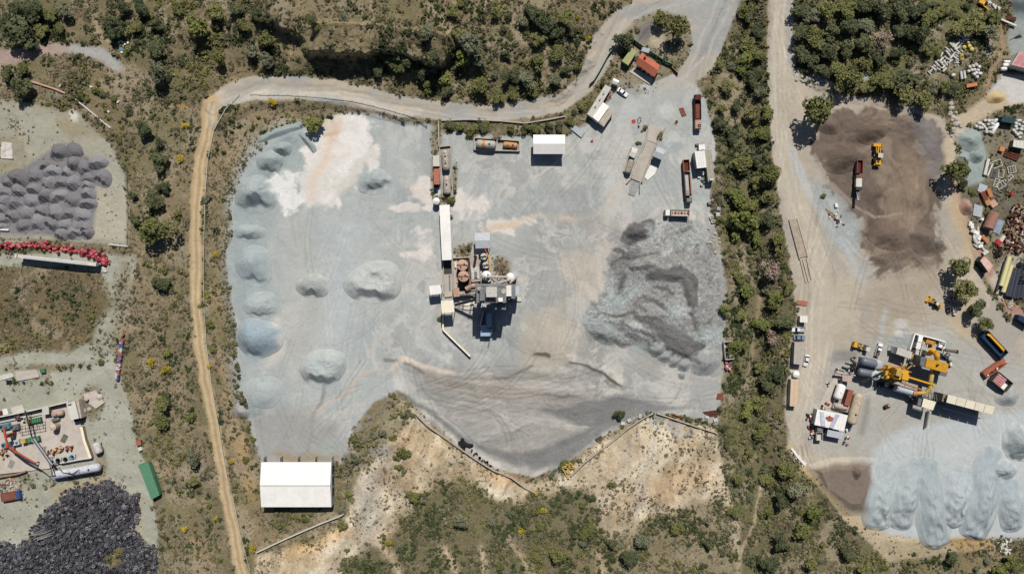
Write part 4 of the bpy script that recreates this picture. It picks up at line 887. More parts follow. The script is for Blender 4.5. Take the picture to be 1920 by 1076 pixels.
pile('sloping dark rubble bank turning down the east of the rough ground', 1293, 545, 14, 13, .8, (122, 121, 119), rot=-1.2, seed=29, ridge=22, tex=1.2, rough=.14, name='rubble_pile', cat='rubble pile')
# eastern yards
pile('dark brown gravel heap behind the yellow wheel loader', 1632, 250, 30, 22, 2.8, (112, 98, 86), seed=31, skew=(0, .1))
pile('dark brown gravel heap west of the mobile screen', 1580, 296, 42, 32, 3.4, (110, 97, 86), seed=32, rough=.1)
pile('brown gravel heap at the north west of the brown store', 1555, 235, 24, 18, 1.8, (122, 108, 96), seed=33)
pile('long flat brown gravel heap in the south of the brown store', 1668, 440, 44, 32, 2.6, (122, 107, 95), seed=34, rough=.1)
pile('steep brown gravel heap with a pale corner near the scrap yard road', 1730, 452, 34, 26, 2.8, (120, 108, 97), rot=-.5, seed=35, skew=(0, .3))
pile('grey brown gravel heap tipped beside the pale stone', 1752, 453, 18, 15, 1.8, (134, 128, 120), seed=36)
pile('small brown cone of sand on the big brown sand heap', 1606, 886, 10, 12, 1.4, (116, 102, 92), seed=37, name='sand_pile', cat='sand pile')
pile('pinkish red round gravel pile beside the scrap yard road', 1811, 388, 14, 16, 2.6, (184, 148, 134), seed=38)
pile('sandy yellow round pile at the bend of the pale road', 1866, 184, 17, 12, 1.6, (206, 178, 130), seed=39, name='sand_pile', cat='sand pile')
pile('large dark green grey gravel mound at the bend by the scrap yard', 1815, 262, 28, 24, 2.4, (160, 172, 167), seed=40, rough=.1)
pile('small dark grey gravel heap south of the scrap yard mound', 1830, 294, 14, 14, 1.8, (140, 152, 148), seed=41)
pile('small grey gravel heap west of the dark one near the scrap yard', 1808, 300, 12, 12, 1.4, (152, 164, 160), seed=42)
pile('round grey gravel pile spilling below the open topped rusty bin', 1888, 743, 24, 20, 2.2, (168, 172, 170), seed=43)
pile('big grey gravel heap at the east edge, highest of that edge', 1906, 830, 28, 40, 4.5, (166, 174, 174), seed=44, rough=.12, cut=.75)
pile('grey gravel heap above the short pale ridge at the east edge', 1880, 880, 26, 22, 2.6, (176, 186, 188), seed=45, rough=.14)
for i, (x, y1, y2, r, h, l, c) in enumerate((
 (1652, 895, 965, 40, 4.0, 'westernmost long pale gravel ridge of the row beside the brown sand heap', (180, 190, 191)),
 (1699, 890, 974, 42, 4.6, 'second long pale gravel ridge from the brown sand heap', (178, 188, 190)),
 (1745, 890, 978, 42, 4.3, 'third long pale gravel ridge from the brown sand heap', (172, 183, 186)),
 (1792, 890, 974, 42, 5.0, 'fourth long pale gravel ridge, widest of the row', (183, 192, 195)),
 (1842, 880, 980, 40, 5.2, 'fifth pale gravel ridge with dark cracks down its side', (175, 186, 190)),
 (1892, 905, 965, 34, 4.0, 'short pale gravel ridge at the east end of the row', (172, 183, 187)))):
 pile(l, x, (y1 + y2) / 2 + 9 * math.sin(i * 4.1), r * .8, r * .86, h, c, rot=math.pi / 2 - .12 - .22 * math.sin(i * 2.2), seed=50 + i, ridge=(y2 - y1) * (.5 + .14 * math.sin(i * 3.7)), flat_=.04, rough=.24, name='gravel_ridge', blend=.75, taper=.85)
# the field of tipped loads on the far west
LOADS = [(440,65,64),(552,55,70),(340,180,42),(140,255,72),(260,240,60),(385,215,65),(555,150,60),(500,220,56),(630,180,58),(725,150,68),(768,258,62),(30,350,60),(140,360,60),(250,345,55),(360,290,52),(460,300,54),(550,300,60),(660,262,56),(655,312,52),(345,390,60),(440,400,60),(545,420,58),(660,372,60),(115,450,60),(235,430,64),(20,440,54),(660,455,60),(200,520,60),(310,505,60),(415,520,60),(510,530,58),(610,540,60),(90,540,56),(15,490,50),(180,610,60),(285,590,60),(380,605,60),(485,610,55),(570,630,60),(645,640,52),(465,675,55),(30,570,60),(560,662,58),(655,670,52),(10,620,46),(60,295,50)]
for i, (x, y, r) in enumerate(LOADS):
 dark = i in (0, 1, 2, 3)
 l = {0: 'dark grey tipped gravel load at the north edge of the load field', 1: 'largest dark grey tipped gravel load, north east of the load field', 2: 'small oval dark gravel load standing free on the north edge of the load field', 3: 'broad dark gravel load with weeds at its side, north west of the load field'}.get(i, 'grey cone of tipped gravel packed among its neighbours in the load field')
 pile(l, x / 3.985, 270 + y / 3.985, r / 3.985 * (1.1 + .16 * math.sin(i * 5.1)), r / 3.985 * (1.08 + .14 * math.sin(i * 3.3)), 1.9 + .5 * math.sin(i * 4.4), (124, 122, 124) if dark else tuple(v + 9 * math.sin(i * 2.9) for v in (141, 139, 142)), seed=70 + i, flat_=.34, tex=.6, blend=0, rough=.16, cut=.62 + .12 * math.sin(i * 2.4), rot=.5 * math.sin(i * 1.7), group='loads of gravel tipped in a field', skew=(0, .1))

# ------------------------------------------------------------------ quarry yard: sheds, houses, tanks
def shed():
 t = Thing('storage_shed', 'large white gable roofed shed at the south west corner of the quarry yard', 'shed', 556, 908, 5)
 a, b, c, d = (490, 866), (621, 866), (621, 950), (490, 950)
 t.roof('roof', a, b, c, d, 5.0, 1.4, WHITE, .15, 1.0)
 P = [np.array(t.w(*p, 5)) for p in (a, b, c, d)]; A, B, C_, D = P; g = t.g
 for p, q in ((D, C_), (A, D), (B, C_)):
  m = t.mb(); m.bar((*p[:2], g + 2.3), (*q[:2], g + 2.3), .2, 5.2); w_ = t.part(m, 'wall', GREYW)
  if p is B:
   for k in (.2, .45, .7): x, y = (p + (q - p) * k)[:2]; t.part(t.mb().box(x + .12, y, g + 1.6, .1, 3.2, 2.2), 'window_opening', DGREY, parent=None)
 for k in range(5):
  x, y = (A + (B - A) * k / 4)[:2]; t.part(t.mb().box(x + (.3 if k == 0 else -.3 if k == 4 else 0), y + .6, g - .2, .25, 1.6, 4.2), 'bay_wall', CONC)
 m = t.mb(); m.bar((A[0], A[1] - .1, g + 4.75), (B[0], B[1] - .1, g + 4.75), .2, .3); t.part(m, 'eaves_beam', GREYM)
 m = t.mb(); m.bar((*(A + D)[:2] / 2, g + 6.42), (*(B + C_)[:2] / 2, g + 6.42), .5, .1); t.part(m, 'ridge_cap', OFFW)
shed()
canopy('white gable roofed open canopy casting a square shadow beside the hedge', [(1000, 253), (1059, 253), (1059, 289), (1000, 289)], 5.0, WHITE, 1.3, rib=.8)
canopy('long narrow white roof over the feed bins running north from the plant', [(824, 385), (843, 384), (847, 487), (829, 488)], 4.6, WHITE, .35, rib=1.2)
canopy('small square pale grey roof at the north end of the central plant', [(890, 437), (918, 436), (919, 465), (892, 466)], 5.5, GREYW, .6, rib=.8)
canopy('small white lean-to roof on the west side of the central plant', [(805, 536), (826, 534), (828, 550), (807, 553)], 5.2, WHITE, 0, tilt=.4)
canopy('cream square roof of the tall bin at the south west of the central plant', [(827, 564), (850, 563), (852, 585), (829, 587)], 7.6, CREAM, 0, tilt=.3)
# red roofed house and apron
def house():
 t = Thing('guard_house', 'small house with red tiled roof beside the green netting', 'house', 1214, 122, 3.2)
 t.walls('wall', [(1204, 101), (1236, 123), (1226, 142), (1194, 120)], -.2, 3.1, CREAM, .3, zt=3.2)
 r = t.roof('roof', (1203, 100), (1238, 123), (1227, 145), (1191, 119), 3.1, 1.1, REDT, .15, .5)
 x, y, z = t.w(1209, 109, 4.1); t.part(t.mb().box(x, y, z - .7, .7, .7, 1.3, .6), 'chimney', RUSTD, parent=None)
 a = np.array(t.w(1194, 120, 2.9)); b = np.array(t.w(1226, 142, 2.9)); u = (b - a) / np.linalg.norm(b - a)
 for k, hh, z0 in ((.25, 1.1, 1.0), (.5, 2.0, .1), (.75, 1.1, 1.0)):
  p = a + (b - a) * k; m = t.mb(); m.box(p[0] + u[1] * -.05, p[1] - .05, t.g + z0, 1.0, .25, hh, math.atan2(u[1], u[0])); t.part(m, 'door' if k == .5 else 'window', DGREY)
 t2 = Thing('terrace', 'concrete terrace slab in front of the red roofed house', 'terrace', 1203, 145)
 t2.block('slab', [(1190, 128), (1225, 148), (1218, 159), (1180, 135)], -.1, .22, SLABM)
house()
container('pale green flat roofed cabin with rusty patches beside the red roofed house', [(1185, 90), (1194, 97), (1178, 123), (1166, 115)], 2.9, GREEN, 'cabin', 'site_cabin', LGREEN, .9)
def office():
 t = Thing('site_office', 'long dusty white office cabin on the west of the entrance yard', 'office', 1124, 192, 3.0)
 p = [(1135, 159), (1146, 165), (1112, 222), (1101, 214)]; t.walls('wall', p, -.1, 2.9, OFFW, .15, zt=3); t.flat('roof', p, 3.0, OFFW, .14, 0, 1.2)
 for k in (.25, .45, .7):
  x, y, z = t.w(1140 - 34 * k, 163 + 54 * k, 3); m = t.mb(); m.box(x, y, z + .05, .7, .5, .4, 1); t.part(m, 'roof_vent', GREYM)
 t = Thing('site_cabin', 'clean white cabin joined to the long office cabin', 'cabin', 1127, 211, 3.4)
 p = [(1131, 192), (1142, 200), (1122, 229), (1111, 220)]; t.walls('wall', p, -.1, 3.3, WHITE, .1, zt=3.4); t.flat('roof', p, 3.4, WHITE, .14, 0, 1.0)
 t = Thing('site_cabin', 'beige flat roofed cabin at the south end of the office row', 'cabin', 1139, 221, 2.8)
 p = [(1142, 204), (1150, 211), (1132, 238), (1121, 229)]; t.walls('wall', p, -.1, 2.7, CONC, .1, zt=2.8); t.flat('roof', p, 2.8, CONC, .14, 0, 1.0)
 t = Thing('guard_hut', 'tiny white hut with a peaked roof north of the white sedan', 'hut', 1153, 154, 2.6)
 p = [(1151, 147), (1161, 152), (1157, 160), (1147, 156)]; t.walls('wall', p, -.1, 2.5, OFFW, .15, zt=2.6); t.roof('roof', *p, 2.5, .6, WHITE)
office()
sedan('white sedan car parked by the office cabins', 1168, 173, ang(1158, 167, 1178, 181), CAR_W)
def bench(label, px, py, rz, l, mt, name='bench', cat='bench'):
 t = Thing(name, label, cat, px, py, .5, rz)
 t.part(t.lm().box(0, 0, .42, l, .6, .08), 'seat', mt)
 for x in (-.4, .4): t.part(t.lm().box(x * l, 0, -.05, .12, .5, .47), 'leg', DGREY)
 t.part(t.lm().box(0, .32, .5, l, .08, .5), 'backrest', mt)
bench('salmon coloured bench against the long office cabin', 1141, 181, ang(1137, 187, 1145, 175), 2.6, SALM)
# red rectangle sheet, rust plate, little items in the entrance yard
def plate(label, pts, mt, z=.08, name='metal_sheet', cat='metal sheet', rib=0, group=None):
 t = Thing(name, label, cat, sum(p[0] for p in pts) / len(pts), sum(p[1] for p in pts) / len(pts), 0, 0, group)
 t.block('sheet', pts, -.02, z, mt)
 P = [np.array(t.w(*p, z)) for p in pts]; m = t.mb()
 for i in range(len(P)): m.bar(P[i] * .985 + sum(P) / len(P) * .015 + (0, 0, .03), P[(i + 1) % len(P)] * .985 + sum(P) / len(P) * .015 + (0, 0, .03), .09, .06)
 t.part(m, 'folded_edge', mt)
 if rib:
  m = t.mb()
  for i in range(1, rib): k = i / rib; m.bar(P[0] + (P[1] - P[0]) * k + (0, 0, .03), P[3] + (P[2] - P[3]) * k + (0, 0, .03), .1, .06)
  t.part(m, 'rib', mt)
 return t
plate('rust brown steel plate lying flat in the entrance yard', [(1273, 204), (1281, 202), (1287, 217), (1279, 220)], RUST)
plate('pale grey blue metal sheet lying beside the hedge and gable canopy', [(1068, 240), (1075, 234), (1097, 247), (1090, 258)], GREYW, .5, rib=6)
t = Thing('manhole_cover', 'bright red square cover on the yard below the office cabins', 'cover', 1188, 228); t.part(t.lm().box(0, 0, -.05, 1.5, 1.4, .2, .1), 'lid', REDP); t.part(t.lm().box(0, 0, .15, .5, .1, .08, .1), 'handle', RUSTD)
t = Thing('trailer_frame', 'small black wheeled frame next to the red cover', 'trailer', 1199, 225, .5, ang(1197, 232, 1201, 219)); m = t.lm(); m.box(0, .5, .3, 2.2, .12, .12).box(0, -.5, .3, 2.2, .12, .12).box(1.0, 0, .3, .12, 1, .12).box(-1.0, 0, .3, .12, 1, .12).box(-1.9, 0, .3, .9, .12, .12); t.part(m, 'frame', BLACK)
for y in (-.65, .65): m = t.lm(); wheel(m, 0, y, .3, .18); t.part(m, 'wheel', BLACK, True)
t = Thing('drum', 'small dark drum standing alone south of the wheeled frame', 'drum', 1198, 237, .6); t.part(t.lm().lathe((0, 0, 0), (0, 0, 1), [(0, .3), (.28, .3), (.3, .33), (.33, .3), (.6, .3), (.62, .33), (.7, .31)], 12), 'barrel_body', BLACK, True); t.part(t.lm().cyl((.1, 0, .7), (.1, 0, .74), .06), 'bung', GREYM)
t = Thing('weigh_hatch', 'pale concrete kerbed hatch with a dark grid in the entrance yard', 'hatch', 1268, 230, 0, -.5); t.part(t.lm().box(0, 0, -.1, 1.9, 2.4, .3), 'kerb', CONC); t.part(t.lm().box(0, 0, .2, 1.1, 1.6, .06), 'grid', DGREY)
t = Thing('box', 'small white box on the yard near the metal sheet', 'box', 1110, 264, .4, .3); t.part(t.lm().box(0, 0, 0, .8, .6, .5), 'box_body', WHITE); t.part(t.lm().box(0, 0, .5, .85, .65, .06), 'lid', REDP)
# red lorry at the gorge edge
def redlorry():
 t = Thing('old_lorry', 'rusty dark red lorry parked at the gorge edge by the entrance yard', 'lorry', 1309.5, 210, 3, ang(1309, 178, 1310, 243));
 t.part(t.lm().box(-.2, 0, .6, 12.6, 1.0, .4), 'chassis', DGREY)
 t.part(t.lm().box(-5.7, 0, 1.0, 2.1, 2.5, 2.0, 0, 0, .96), 'front_box', RUSTD)
 b = t.lm(); b.box(-.9, 0, 1.0, 7.2, 2.5, .3)
 for y in (-1.2, 1.2): b.box(-.9, y, 1.3, 7.2, .1, 1.2)
 t.part(b, 'load_bed', RUSTD); t.part(t.lm().box(-.6, .2, 1.31, 5.6, 1.5, .2), 'load', RUST)
 c = t.part(t.lm().box(4.7, 0, .9, 3.4, 2.5, 1.9, 0, 0, .96), 'cab', PINK); t.part(t.lm().box(6.36, 0, 1.9, .08, 2.0, .7), 'windscreen', GLASS, parent=c)
 m = t.lm(); m.ring((5.3, .3, 2.95), .5, .15); t.part(m, 'spare_tyre', BLACK, True)
 for x in (-5, -3.6, 4.6):
  for y in (-1.05, 1.05): m = t.lm(); wheel(m, x, y, .5, .4); t.part(m, 'wheel', BLACK, True)
redlorry()
# east sheds
t = Thing('workshop', 'white roofed workshop beside the long grey shed on the gorge edge', 'workshop', 1315, 299, 4.2)
p = [(1302, 284), (1321, 283), (1325, 314), (1307, 316)]; t.walls('wall', p, -.1, 4.1, GREYW, .2, zt=4.2); t.flat('roof', p, 4.3, WHITE, .16, .3, .8)
t = Thing('long_shed', 'long narrow grey beige shed on the gorge edge', 'shed', 1330, 311, 3.0)
p = [(1321, 281), (1333, 281), (1340, 338), (1328, 341)]; t.walls('wall', p, -.1, 2.9, CONC, .15, zt=3); t.flat('roof', p, 3.0, mat('grey_beige_sheet', (176, 168, 150), .8, wear=.1), .16, 0, .9); x, y, z = t.w(1334, 337, 3); t.part(t.mb().box(x, y, z, 1.8, .7, .5), 'roof_box', OFFW)
t = Thing('white_hut', 'little white roofed hut north of the workshop', 'hut', 1316, 277, 2.6)
p = [(1310, 272), (1321, 271), (1323, 280), (1311, 282)]; t.walls('wall', p, -.1, 2.5, OFFW, .15, zt=2.6); t.flat('roof', p, 2.65, WHITE, .14, .2, .7)
# clutter between workshop and lorries
rr = random.Random(5)
for i, (x, y, mt, l) in enumerate(((1313, 322, WHITE, 'small white crate in the clutter south of the workshop'), (1318, 325, OFFW, 'dusty crate standing east of the white crate by the long shed'), (1311, 331, WHITE, 'white crate at the west of the workshop clutter'), (1318, 336, TEAL, 'teal crate among white ones beside the long shed'), (1320, 342, DGREY, 'dark crate in the clutter below the teal crate'), (1316, 347, OFFW, 'pale crate at the south end of the workshop clutter'), (1322, 331, BLACK, 'black crate against the wall of the long shed'), (1307, 272, DGREY, 'dark crate beside the little white roofed hut'))):
 t = Thing('crate', l, 'crate', x, y, .6, rr.uniform(0, 1)); t.part(t.lm().box(0, 0, 0, rr.uniform(.9, 1.4), rr.uniform(.8, 1.2), .7), 'crate_body', mt); t.part(t.lm().box(0, 0, .7, 1.0, .2, .08), 'batten', TIMB)
# artic lorry with orange bodies, tanker, parked lorry
def artic():
 t = Thing('tipper_lorry', 'long green and orange lorry with trailer parked west of the workshop', 'lorry', 1290, 342, 2.9, ang(1288, 300, 1294, 385))
 t.part(t.lm().box(-.5, 0, .7, 17, .9, .35), 'chassis', DGREY)
 def hopper(x0, x1, y0, mtl, inn, nm):
  b = t.lm(); b.box((x0 + x1) / 2, y0, 1.1, x1 - x0, 2.4, .15)
  for y in (-1.16, 1.16): b.box((x0 + x1) / 2, y0 + y, 1.25, x1 - x0, .12, 1.5)
  for x in (x0, x1): b.box(x, y0, 1.25, .12, 2.3, 1.5)
  t.part(b, nm, mtl); t.part(t.lm().box((x0 + x1) / 2, y0, 1.25, x1 - x0 - .3, 1.2 if inn is GREYW else 2.0, .35), 'floor', inn)
 hopper(-8.8, -4.4, 0, ORANGE, RUSTD, 'trailer_body'); hopper(-4.0, 5.2, 0, mat('lorry_green', (90, 110, 96), .6, wear=.2), GREYW, 'tipper_body')
 for y in (-.95, .95): t.part(t.lm().box(.8, y, 2.76, 8, .18, .1), 'side_rail', ORANGE)
 for x in (3.4, 4.2): t.part(t.lm().box(x, 0, 2.5, .25, 2.1, .2), 'cross_bar', RUST)
 c = t.part(t.lm().box(6.9, 0, .6, 2.1, 2.3, 2.2, 0, 0, .93), 'cab', DGREY); t.part(t.lm().box(7.9, 0, 1.7, .12, 1.9, .8), 'windscreen', GLASS, parent=c); t.part(t.lm().box(6.8, 0, 2.803, 1.2, 1.6, .08), 'cab_roof', GREYM, parent=c)
 for x in (-7.8, -6.5, -2, -.7, 3.5, 7):
  for y in (-1.0, 1.0): m = t.lm(); wheel(m, x, y, .5, .4); t.part(m, 'wheel', BLACK, True)
artic()
truck('white lorry with red panels along its pale body in the open yard', 1270, 399, ang(1292, 400, 1248, 399), 9.6, WHITE, OFFW, cat='lorry', name='tank_lorry', h=3.1, panels=6, inside=OFFW)
plate('patch of spilled white plaster bags behind the tank lorry', [(1291, 392), (1296, 394), (1305, 405), (1302, 415), (1292, 414)], OFFW, .15, 'plaster_spill', 'spill')
# weighbridge
def weighbridge():
 t = Thing('weighbridge', 'long sloping weighbridge deck between low walls in the middle of the yard', 'weighbridge', 1201, 300, .6)
 D = [(1213, 264), (1229, 270), (1202, 342), (1184, 335)]; t.block('deck', D, -.2, .55, SLABM)
 for a, b in (((1211, 264), (1183, 334)), ((1230, 271), (1204, 342))):
  p, q = np.array(t.w(*a, 1)), np.array(t.w(*b, 1)); t.part(t.mb().bar(p - (0, 0, .5), q - (0, 0, .5), .35, 1.0), 'side_wall', CONC)
 for a, b in (((1217, 231), (1211, 264)), ((1249, 237), (1230, 271)), ((1183, 335), (1175, 344)), ((1200, 340), (1200, 362))):
  p, q = np.array(t.w(*a, .7)), np.array(t.w(*b, .7)); t.part(t.mb().bar(p - (0, 0, .4), q - (0, 0, .4), .3, .9), 'ramp_wall', CONC)
 t.block('ramp', [(1217, 234), (1246, 240), (1229, 269), (1213, 263)], -.2, .2, SLABM); t.block('end_ramp', [(1184, 337), (1202, 343), (1190, 368), (1178, 364)], -.2, .12, mat('grey_ramp', (168, 168, 166), .95))
weighbridge()
t = Thing('bag_silo_shelter', 'concrete bay west of the weighbridge holding the lying mixer tank', 'bay', 1184, 305, 1)
for a, b in (((1182, 280), (1170, 322)), ((1202, 288), (1186, 328))): p, q = np.array(t.w(*a, 1)), np.array(t.w(*b, 1)); t.part(t.mb().bar(p - (0, 0, .5), q - (0, 0, .5), .4, 1.2), 'bay_wall', CONC)
t.block('floor', [(1172, 300), (1182, 298), (1180, 326), (1167, 322)], -.1, .12, SLABM)
htank('pale lying mixer tank in the concrete bay beside the weighbridge', (1186, 298), (1177, 325), 1.3, 1.6, mat('mixer_grey', (190, 180, 164), .7), hatches=1)
canopy('white roof over the head of the mixer tank beside the weighbridge', [(1186, 276), (1196, 279), (1189, 297), (1180, 292)], 3.4, OFFW, .4, rib=.7)
canopy('pale blue curved roof on the east side of the weighbridge', [(1232, 275), (1247, 281), (1240, 300), (1224, 293)], 3.6, GREYW, .5, rib=.5)
plate('pile of spilled white powder under the pale blue roof', [(1220, 308), (1233, 312), (1228, 326), (1214, 338), (1208, 332)], WHITE, .15, 'powder_spill', 'spill')
# bund with two silver tanks, white box tank, rust box
wall_line('concrete bund wall round the two silver tanks', [(824, 275), (845, 273), (849, 369), (829, 369), (825, 320), (824, 275)], .35, 1.1, CONC)
wall_line('tall thin concrete wall running south from the track to the silver tanks', [(822, 227), (823, 275)], .4, 1.8, CONC)
htank('long silver tank with a row of hatches in the north of the bund', (834, 280), (836, 319), 1.55, 1.9, SILVER, hatches=5)
htank('shorter silver tank with rusty streaks in the south of the bund', (837, 328), (838, 364), 1.5, 1.8, SILVER, hatches=3)
container('white box tank outside the bund wall of the silver tanks', [(812, 292), (823, 291), (824, 312), (812, 312)], 2.4, OFFW, 'tank', 'box_tank')
container('salmon red box tank below the white box tank', [(813, 317), (824, 316), (824, 346), (814, 346)], 2.4, SALM, 'tank', 'box_tank')
t = Thing('water_tub', 'dark blue tub at the south end of the salmon box tank', 'tub', 817, 353, 1); t.part(t.lm().box(0, 0, -.1, 1.6, 2.6, 1.0), 'tub_body', NAVY); t.part(t.lm().box(0, 0, .9, 1.3, 2.2, .06), 'water', GLASS)
vtank('round white water tank with dark shadow north of the long white roof', 818, 377, 6.4, 3.2, WHITE, fittings=False, roof=.7)
wall_line('concrete bund wall with two bays beside the hedge', [(889, 258), (935, 261), (974, 264), (974, 283), (930, 282), (889, 280), (889, 258)], .4, 1.2, CONC)
wall_line('short wall dividing the two tank bays beside the hedge', [(932, 262), (931, 281)], .4, 1.2, CONC)
htank('grey tank with orange painted band in the west bay beside the hedge', (892, 268), (930, 271), 1.6, 2.2, mat('tank_grey', (196, 192, 182), .6), band=ORANGE, hatches=2)
htank('orange tank in the east bay beside the hedge', (943, 270), (971, 273), 1.2, 1.5, mat('tank_orange', (232, 160, 96), .6), hatches=2)
# walls and fences round the yard
wall_line('low concrete wall turning south east from the tall cream bin', [(830, 590), (831, 618), (845, 632), (882, 668)], .5, 1.6, CONC, coping=CREAM)
wall_line('pale boundary wall along the south rim below the flat gravel floor', [(778, 775), (800, 797), (830, 818), (858, 838), (890, 860), (925, 882), (960, 896), (985, 915), (1006, 925)], .35, 1.2, CONC)
wall_line('thin boundary wall from the yellow frame up to the green bush', [(1070, 893), (1095, 868), (1125, 845), (1150, 826), (1175, 805), (1205, 785), (1225, 775)], .35, 1.2, CONC)
wall_line('short boundary wall behind the orange skip at the yard corner', [(1232, 775), (1262, 785), (1300, 798), (1345, 812)], .35, 1.2, CONC)
wall_line('white topped boundary wall south of the large white shed', [(480, 1036), (520, 1017), (560, 999), (600, 982), (635, 968), (645, 963)], .4, 1.2, CONC, coping=OFFW)
fence_line('thin wire fence along the east wall of the large white shed and rim', [(645, 962), (650, 920), (655, 880)], 1.6, GREYM, GREYM)
fence_line('white guard rail along the east side of the dirt track, northern stretch', [(449, 178), (425, 205), (402, 245), (391, 300), (386, 370), (384, 450)], .8, OFFW, GREYM, 'guard rail', 'guard_rail', 16, rails=1, wd=.14)
fence_line('white guard rail along the east side of the dirt track, middle stretch', [(384, 452), (383, 520), (385, 590), (389, 650), (398, 720), (408, 780)], .8, OFFW, GREYM, 'guard rail', 'guard_rail', 16, rails=1, wd=.14)
fence_line('white guard rail along the east side of the dirt track, southern stretch', [(409, 783), (418, 840), (427, 890), (440, 940), (452, 1000), (470, 1068)], .8, OFFW, GREYM, 'guard rail', 'guard_rail', 16, rails=1, wd=.14)
fence_line('white guard rail along the south edge of the upper dirt road', [(470, 177), (540, 178), (610, 183), (660, 189), (700, 198), (740, 209), (776, 219)], .8, OFFW, GREYM, 'guard rail', 'guard_rail', 16, rails=1, wd=.14)
wall_line('long pale kerb wall between the hedge and the upper road', [(828, 226), (880, 224), (940, 227), (985, 231), (1030, 224), (1060, 218)], .45, .9, CONC)
t = Thing('metal_gate', 'grey bar gate lying open between the guard rail and kerb wall', 'gate', 790, 228); P = [np.array(wpt(x, y, t.g + 1)) for x, y in ((777, 220), (800, 235))]; m = t.mb()
for z in (-.8, -.4, 0): m.bar(P[0] + (0, 0, z), P[1] + (0, 0, z), .1, .1)
t.part(m, 'bars', GREYM)
for q in P: t.part(t.mb().box(q[0], q[1], t.g - .3, .2, .2, 1.6), 'post', GREYM)
fence_line('green netting fence along the bend of the upper road', [(1105, 160), (1113, 153), (1122, 138), (1133, 118), (1140, 105), (1152, 90)], 1.8, GREYM, GREYM, net=NET)
fence_line('green netting fence north of the red roofed house', [(1182, 74), (1196, 84), (1212, 96), (1230, 107), (1246, 118), (1260, 124)], 1.8, GREYM, GREYM, net=NET)
t = Thing('white_awning', 'small white awning on the green netting fence north of the house', 'awning', 1211, 94, 2.2); t.flat('sheet', [(1205, 89), (1219, 92), (1216, 100), (1202, 96)], 2.3, GREYW, .1, .2, .5); t.posts([(1205, 89), (1219, 92), (1216, 100), (1202, 96)], 2.2, GREYM, .08)
t = Thing('timber_wall', 'weathered timber fence panel at the east end of the netting', 'fence', 1268, 133); p, q = np.array(wpt(1258, 124, 1.2)), np.array(wpt(1272, 138, 1.2)); t.part(t.mb().bar(p - (0, 0, .6), q - (0, 0, .6), .2, 1.4), 'panel', RUSTD); t.part(t.mb().bar(p + (0, 0, .15), q + (0, 0, .15), .3, .1), 'cap_rail', TIMB)
t = Thing('utility_pole', 'tall slim timber utility pole on the hillside west of the road bend', 'pole', 1088, 113); t.part(t.lm().cyl((0, 0, -.5), (0, 0, 11), .16, 8, 0, .11), 'mast', mat('pole_timber', (120, 96, 76), .9)); t.part(t.lm().box(0, 0, 10.2, 1.6, .14, .14), 'cross_arm', TIMB)
for x in (-.6, 0, .6): t.part(t.lm().cyl((x, 0, 10.35), (x, 0, 10.6), .06, 6), 'insulator', OFFW)
# yellow frame, white box frame, skip, blocks along the south and east rims
t = Thing('jaw_frame', 'abandoned pale yellow steel frame on the boundary corner', 'machine frame', 1067, 881, 1.2, .5); m = t.lm(); m.box(0, -1.9, 0, 4, .4, 1.0).box(0, 1.9, 0, 4, .4, 1.0).box(-1.9, 0, 0, .4, 3.6, 1.0).box(1.9, 0, 0, .4, 3.6, 1.0); t.part(m, 'frame', YELD)
for a in (.3, 1.1, -.6): t.part(t.lm().box(.3, .6, .6, 4.4, .3, .4, a), 'cross_beam', YELD)
t.part(t.lm().cyl((-.6, -.6, .2), (-.6, -.6, .9), .8, 14), 'rotor', PINK, True)
for a in (1.2, 2.2): t.part(t.lm().bar((1.0, 1.2, 1.0), (1.0 + 2 * math.cos(a), 1.2 + 2.2 * math.sin(a), 1.3), .3, .3), 'arm', YELD)
t = Thing('steel_bin', 'long white open steel bin standing at the gorge edge above the barrels', 'bin', 1367, 657, 2, ang(1365, 640, 1368, 674)); b = t.lm(); b.box(0, 0, 0, 7, 3.4, .2)
for y in (-1.65, 1.65): b.box(0, y, .2, 7, .14, 1.9)
for x in (-3.45, 3.45): b.box(x, 0, .2, .14, 3.2, 1.9)
t.part(b, 'bin_body', OFFW); t.part(t.lm().box(.8, .7, .2, 4.6, 1.3, 1.3), 'contents', OFFW)
t = Thing('skip', 'small orange rusty skip beside the boundary wall at the yard corner', 'skip', 1269, 783, 1, ang(1258, 778, 1279, 787)); b = t.lm(); b.box(0, 0, 0, 5, 1.6, .15)
for y in (-.8, .8): b.box(0, y, .1, 5, .1, .9)
for x in (-2.5, 2.5): b.box(x, 0, .1, .1, 1.6, .9)
t.part(b, 'skip_body', mat('orange_timber', (206, 150, 84), .8, wear=.2)); t.part(t.lm().box(-2.2, 0, .5, .5, .9, .5), 'winch', REDP)
plate('brown steel lid lying by the thin boundary wall', [(1116, 823), (1127, 816), (1131, 822), (1120, 829)], mat('brown_lid', (104, 84, 68), .9), .3)
for i, (x, y, l) in enumerate(((1168, 794, 'pale concrete block at the foot of the green bush on the rim'), (1180, 788, 'pale concrete block second from the green bush on the rim'), (1200, 780, 'wide pale concrete block halfway along the rim wall'), (1215, 774, 'grey concrete block where the rim wall meets the skip side'), (1326, 782, 'white concrete block among red earth at the yard corner'), (1342, 788, 'pale concrete block at the east end of the red earth'))):
 t = Thing('concrete_block', l, 'block', x, y, .8, i * .7); t.part(t.lm().box(0, 0, -.1, 1.5, 1.1, .9, 0, 0, .95), 'block_body', OFFW if i != 3 else GREYM); t.part(t.lm().cyl((0, 0, .8), (0, 0, .95), .12, 8), 'lifting_eye', DGREY)
plate('sheet of rust red steel among rubbish at the south east yard corner', [(1318, 772), (1348, 768), (1345, 782), (1330, 786)], RUSTD, .2)
plate('rust brown sheet leaning at the gorge edge', [(1345, 738), (1356, 736), (1356, 748), (1343, 749)], RUST, .2)
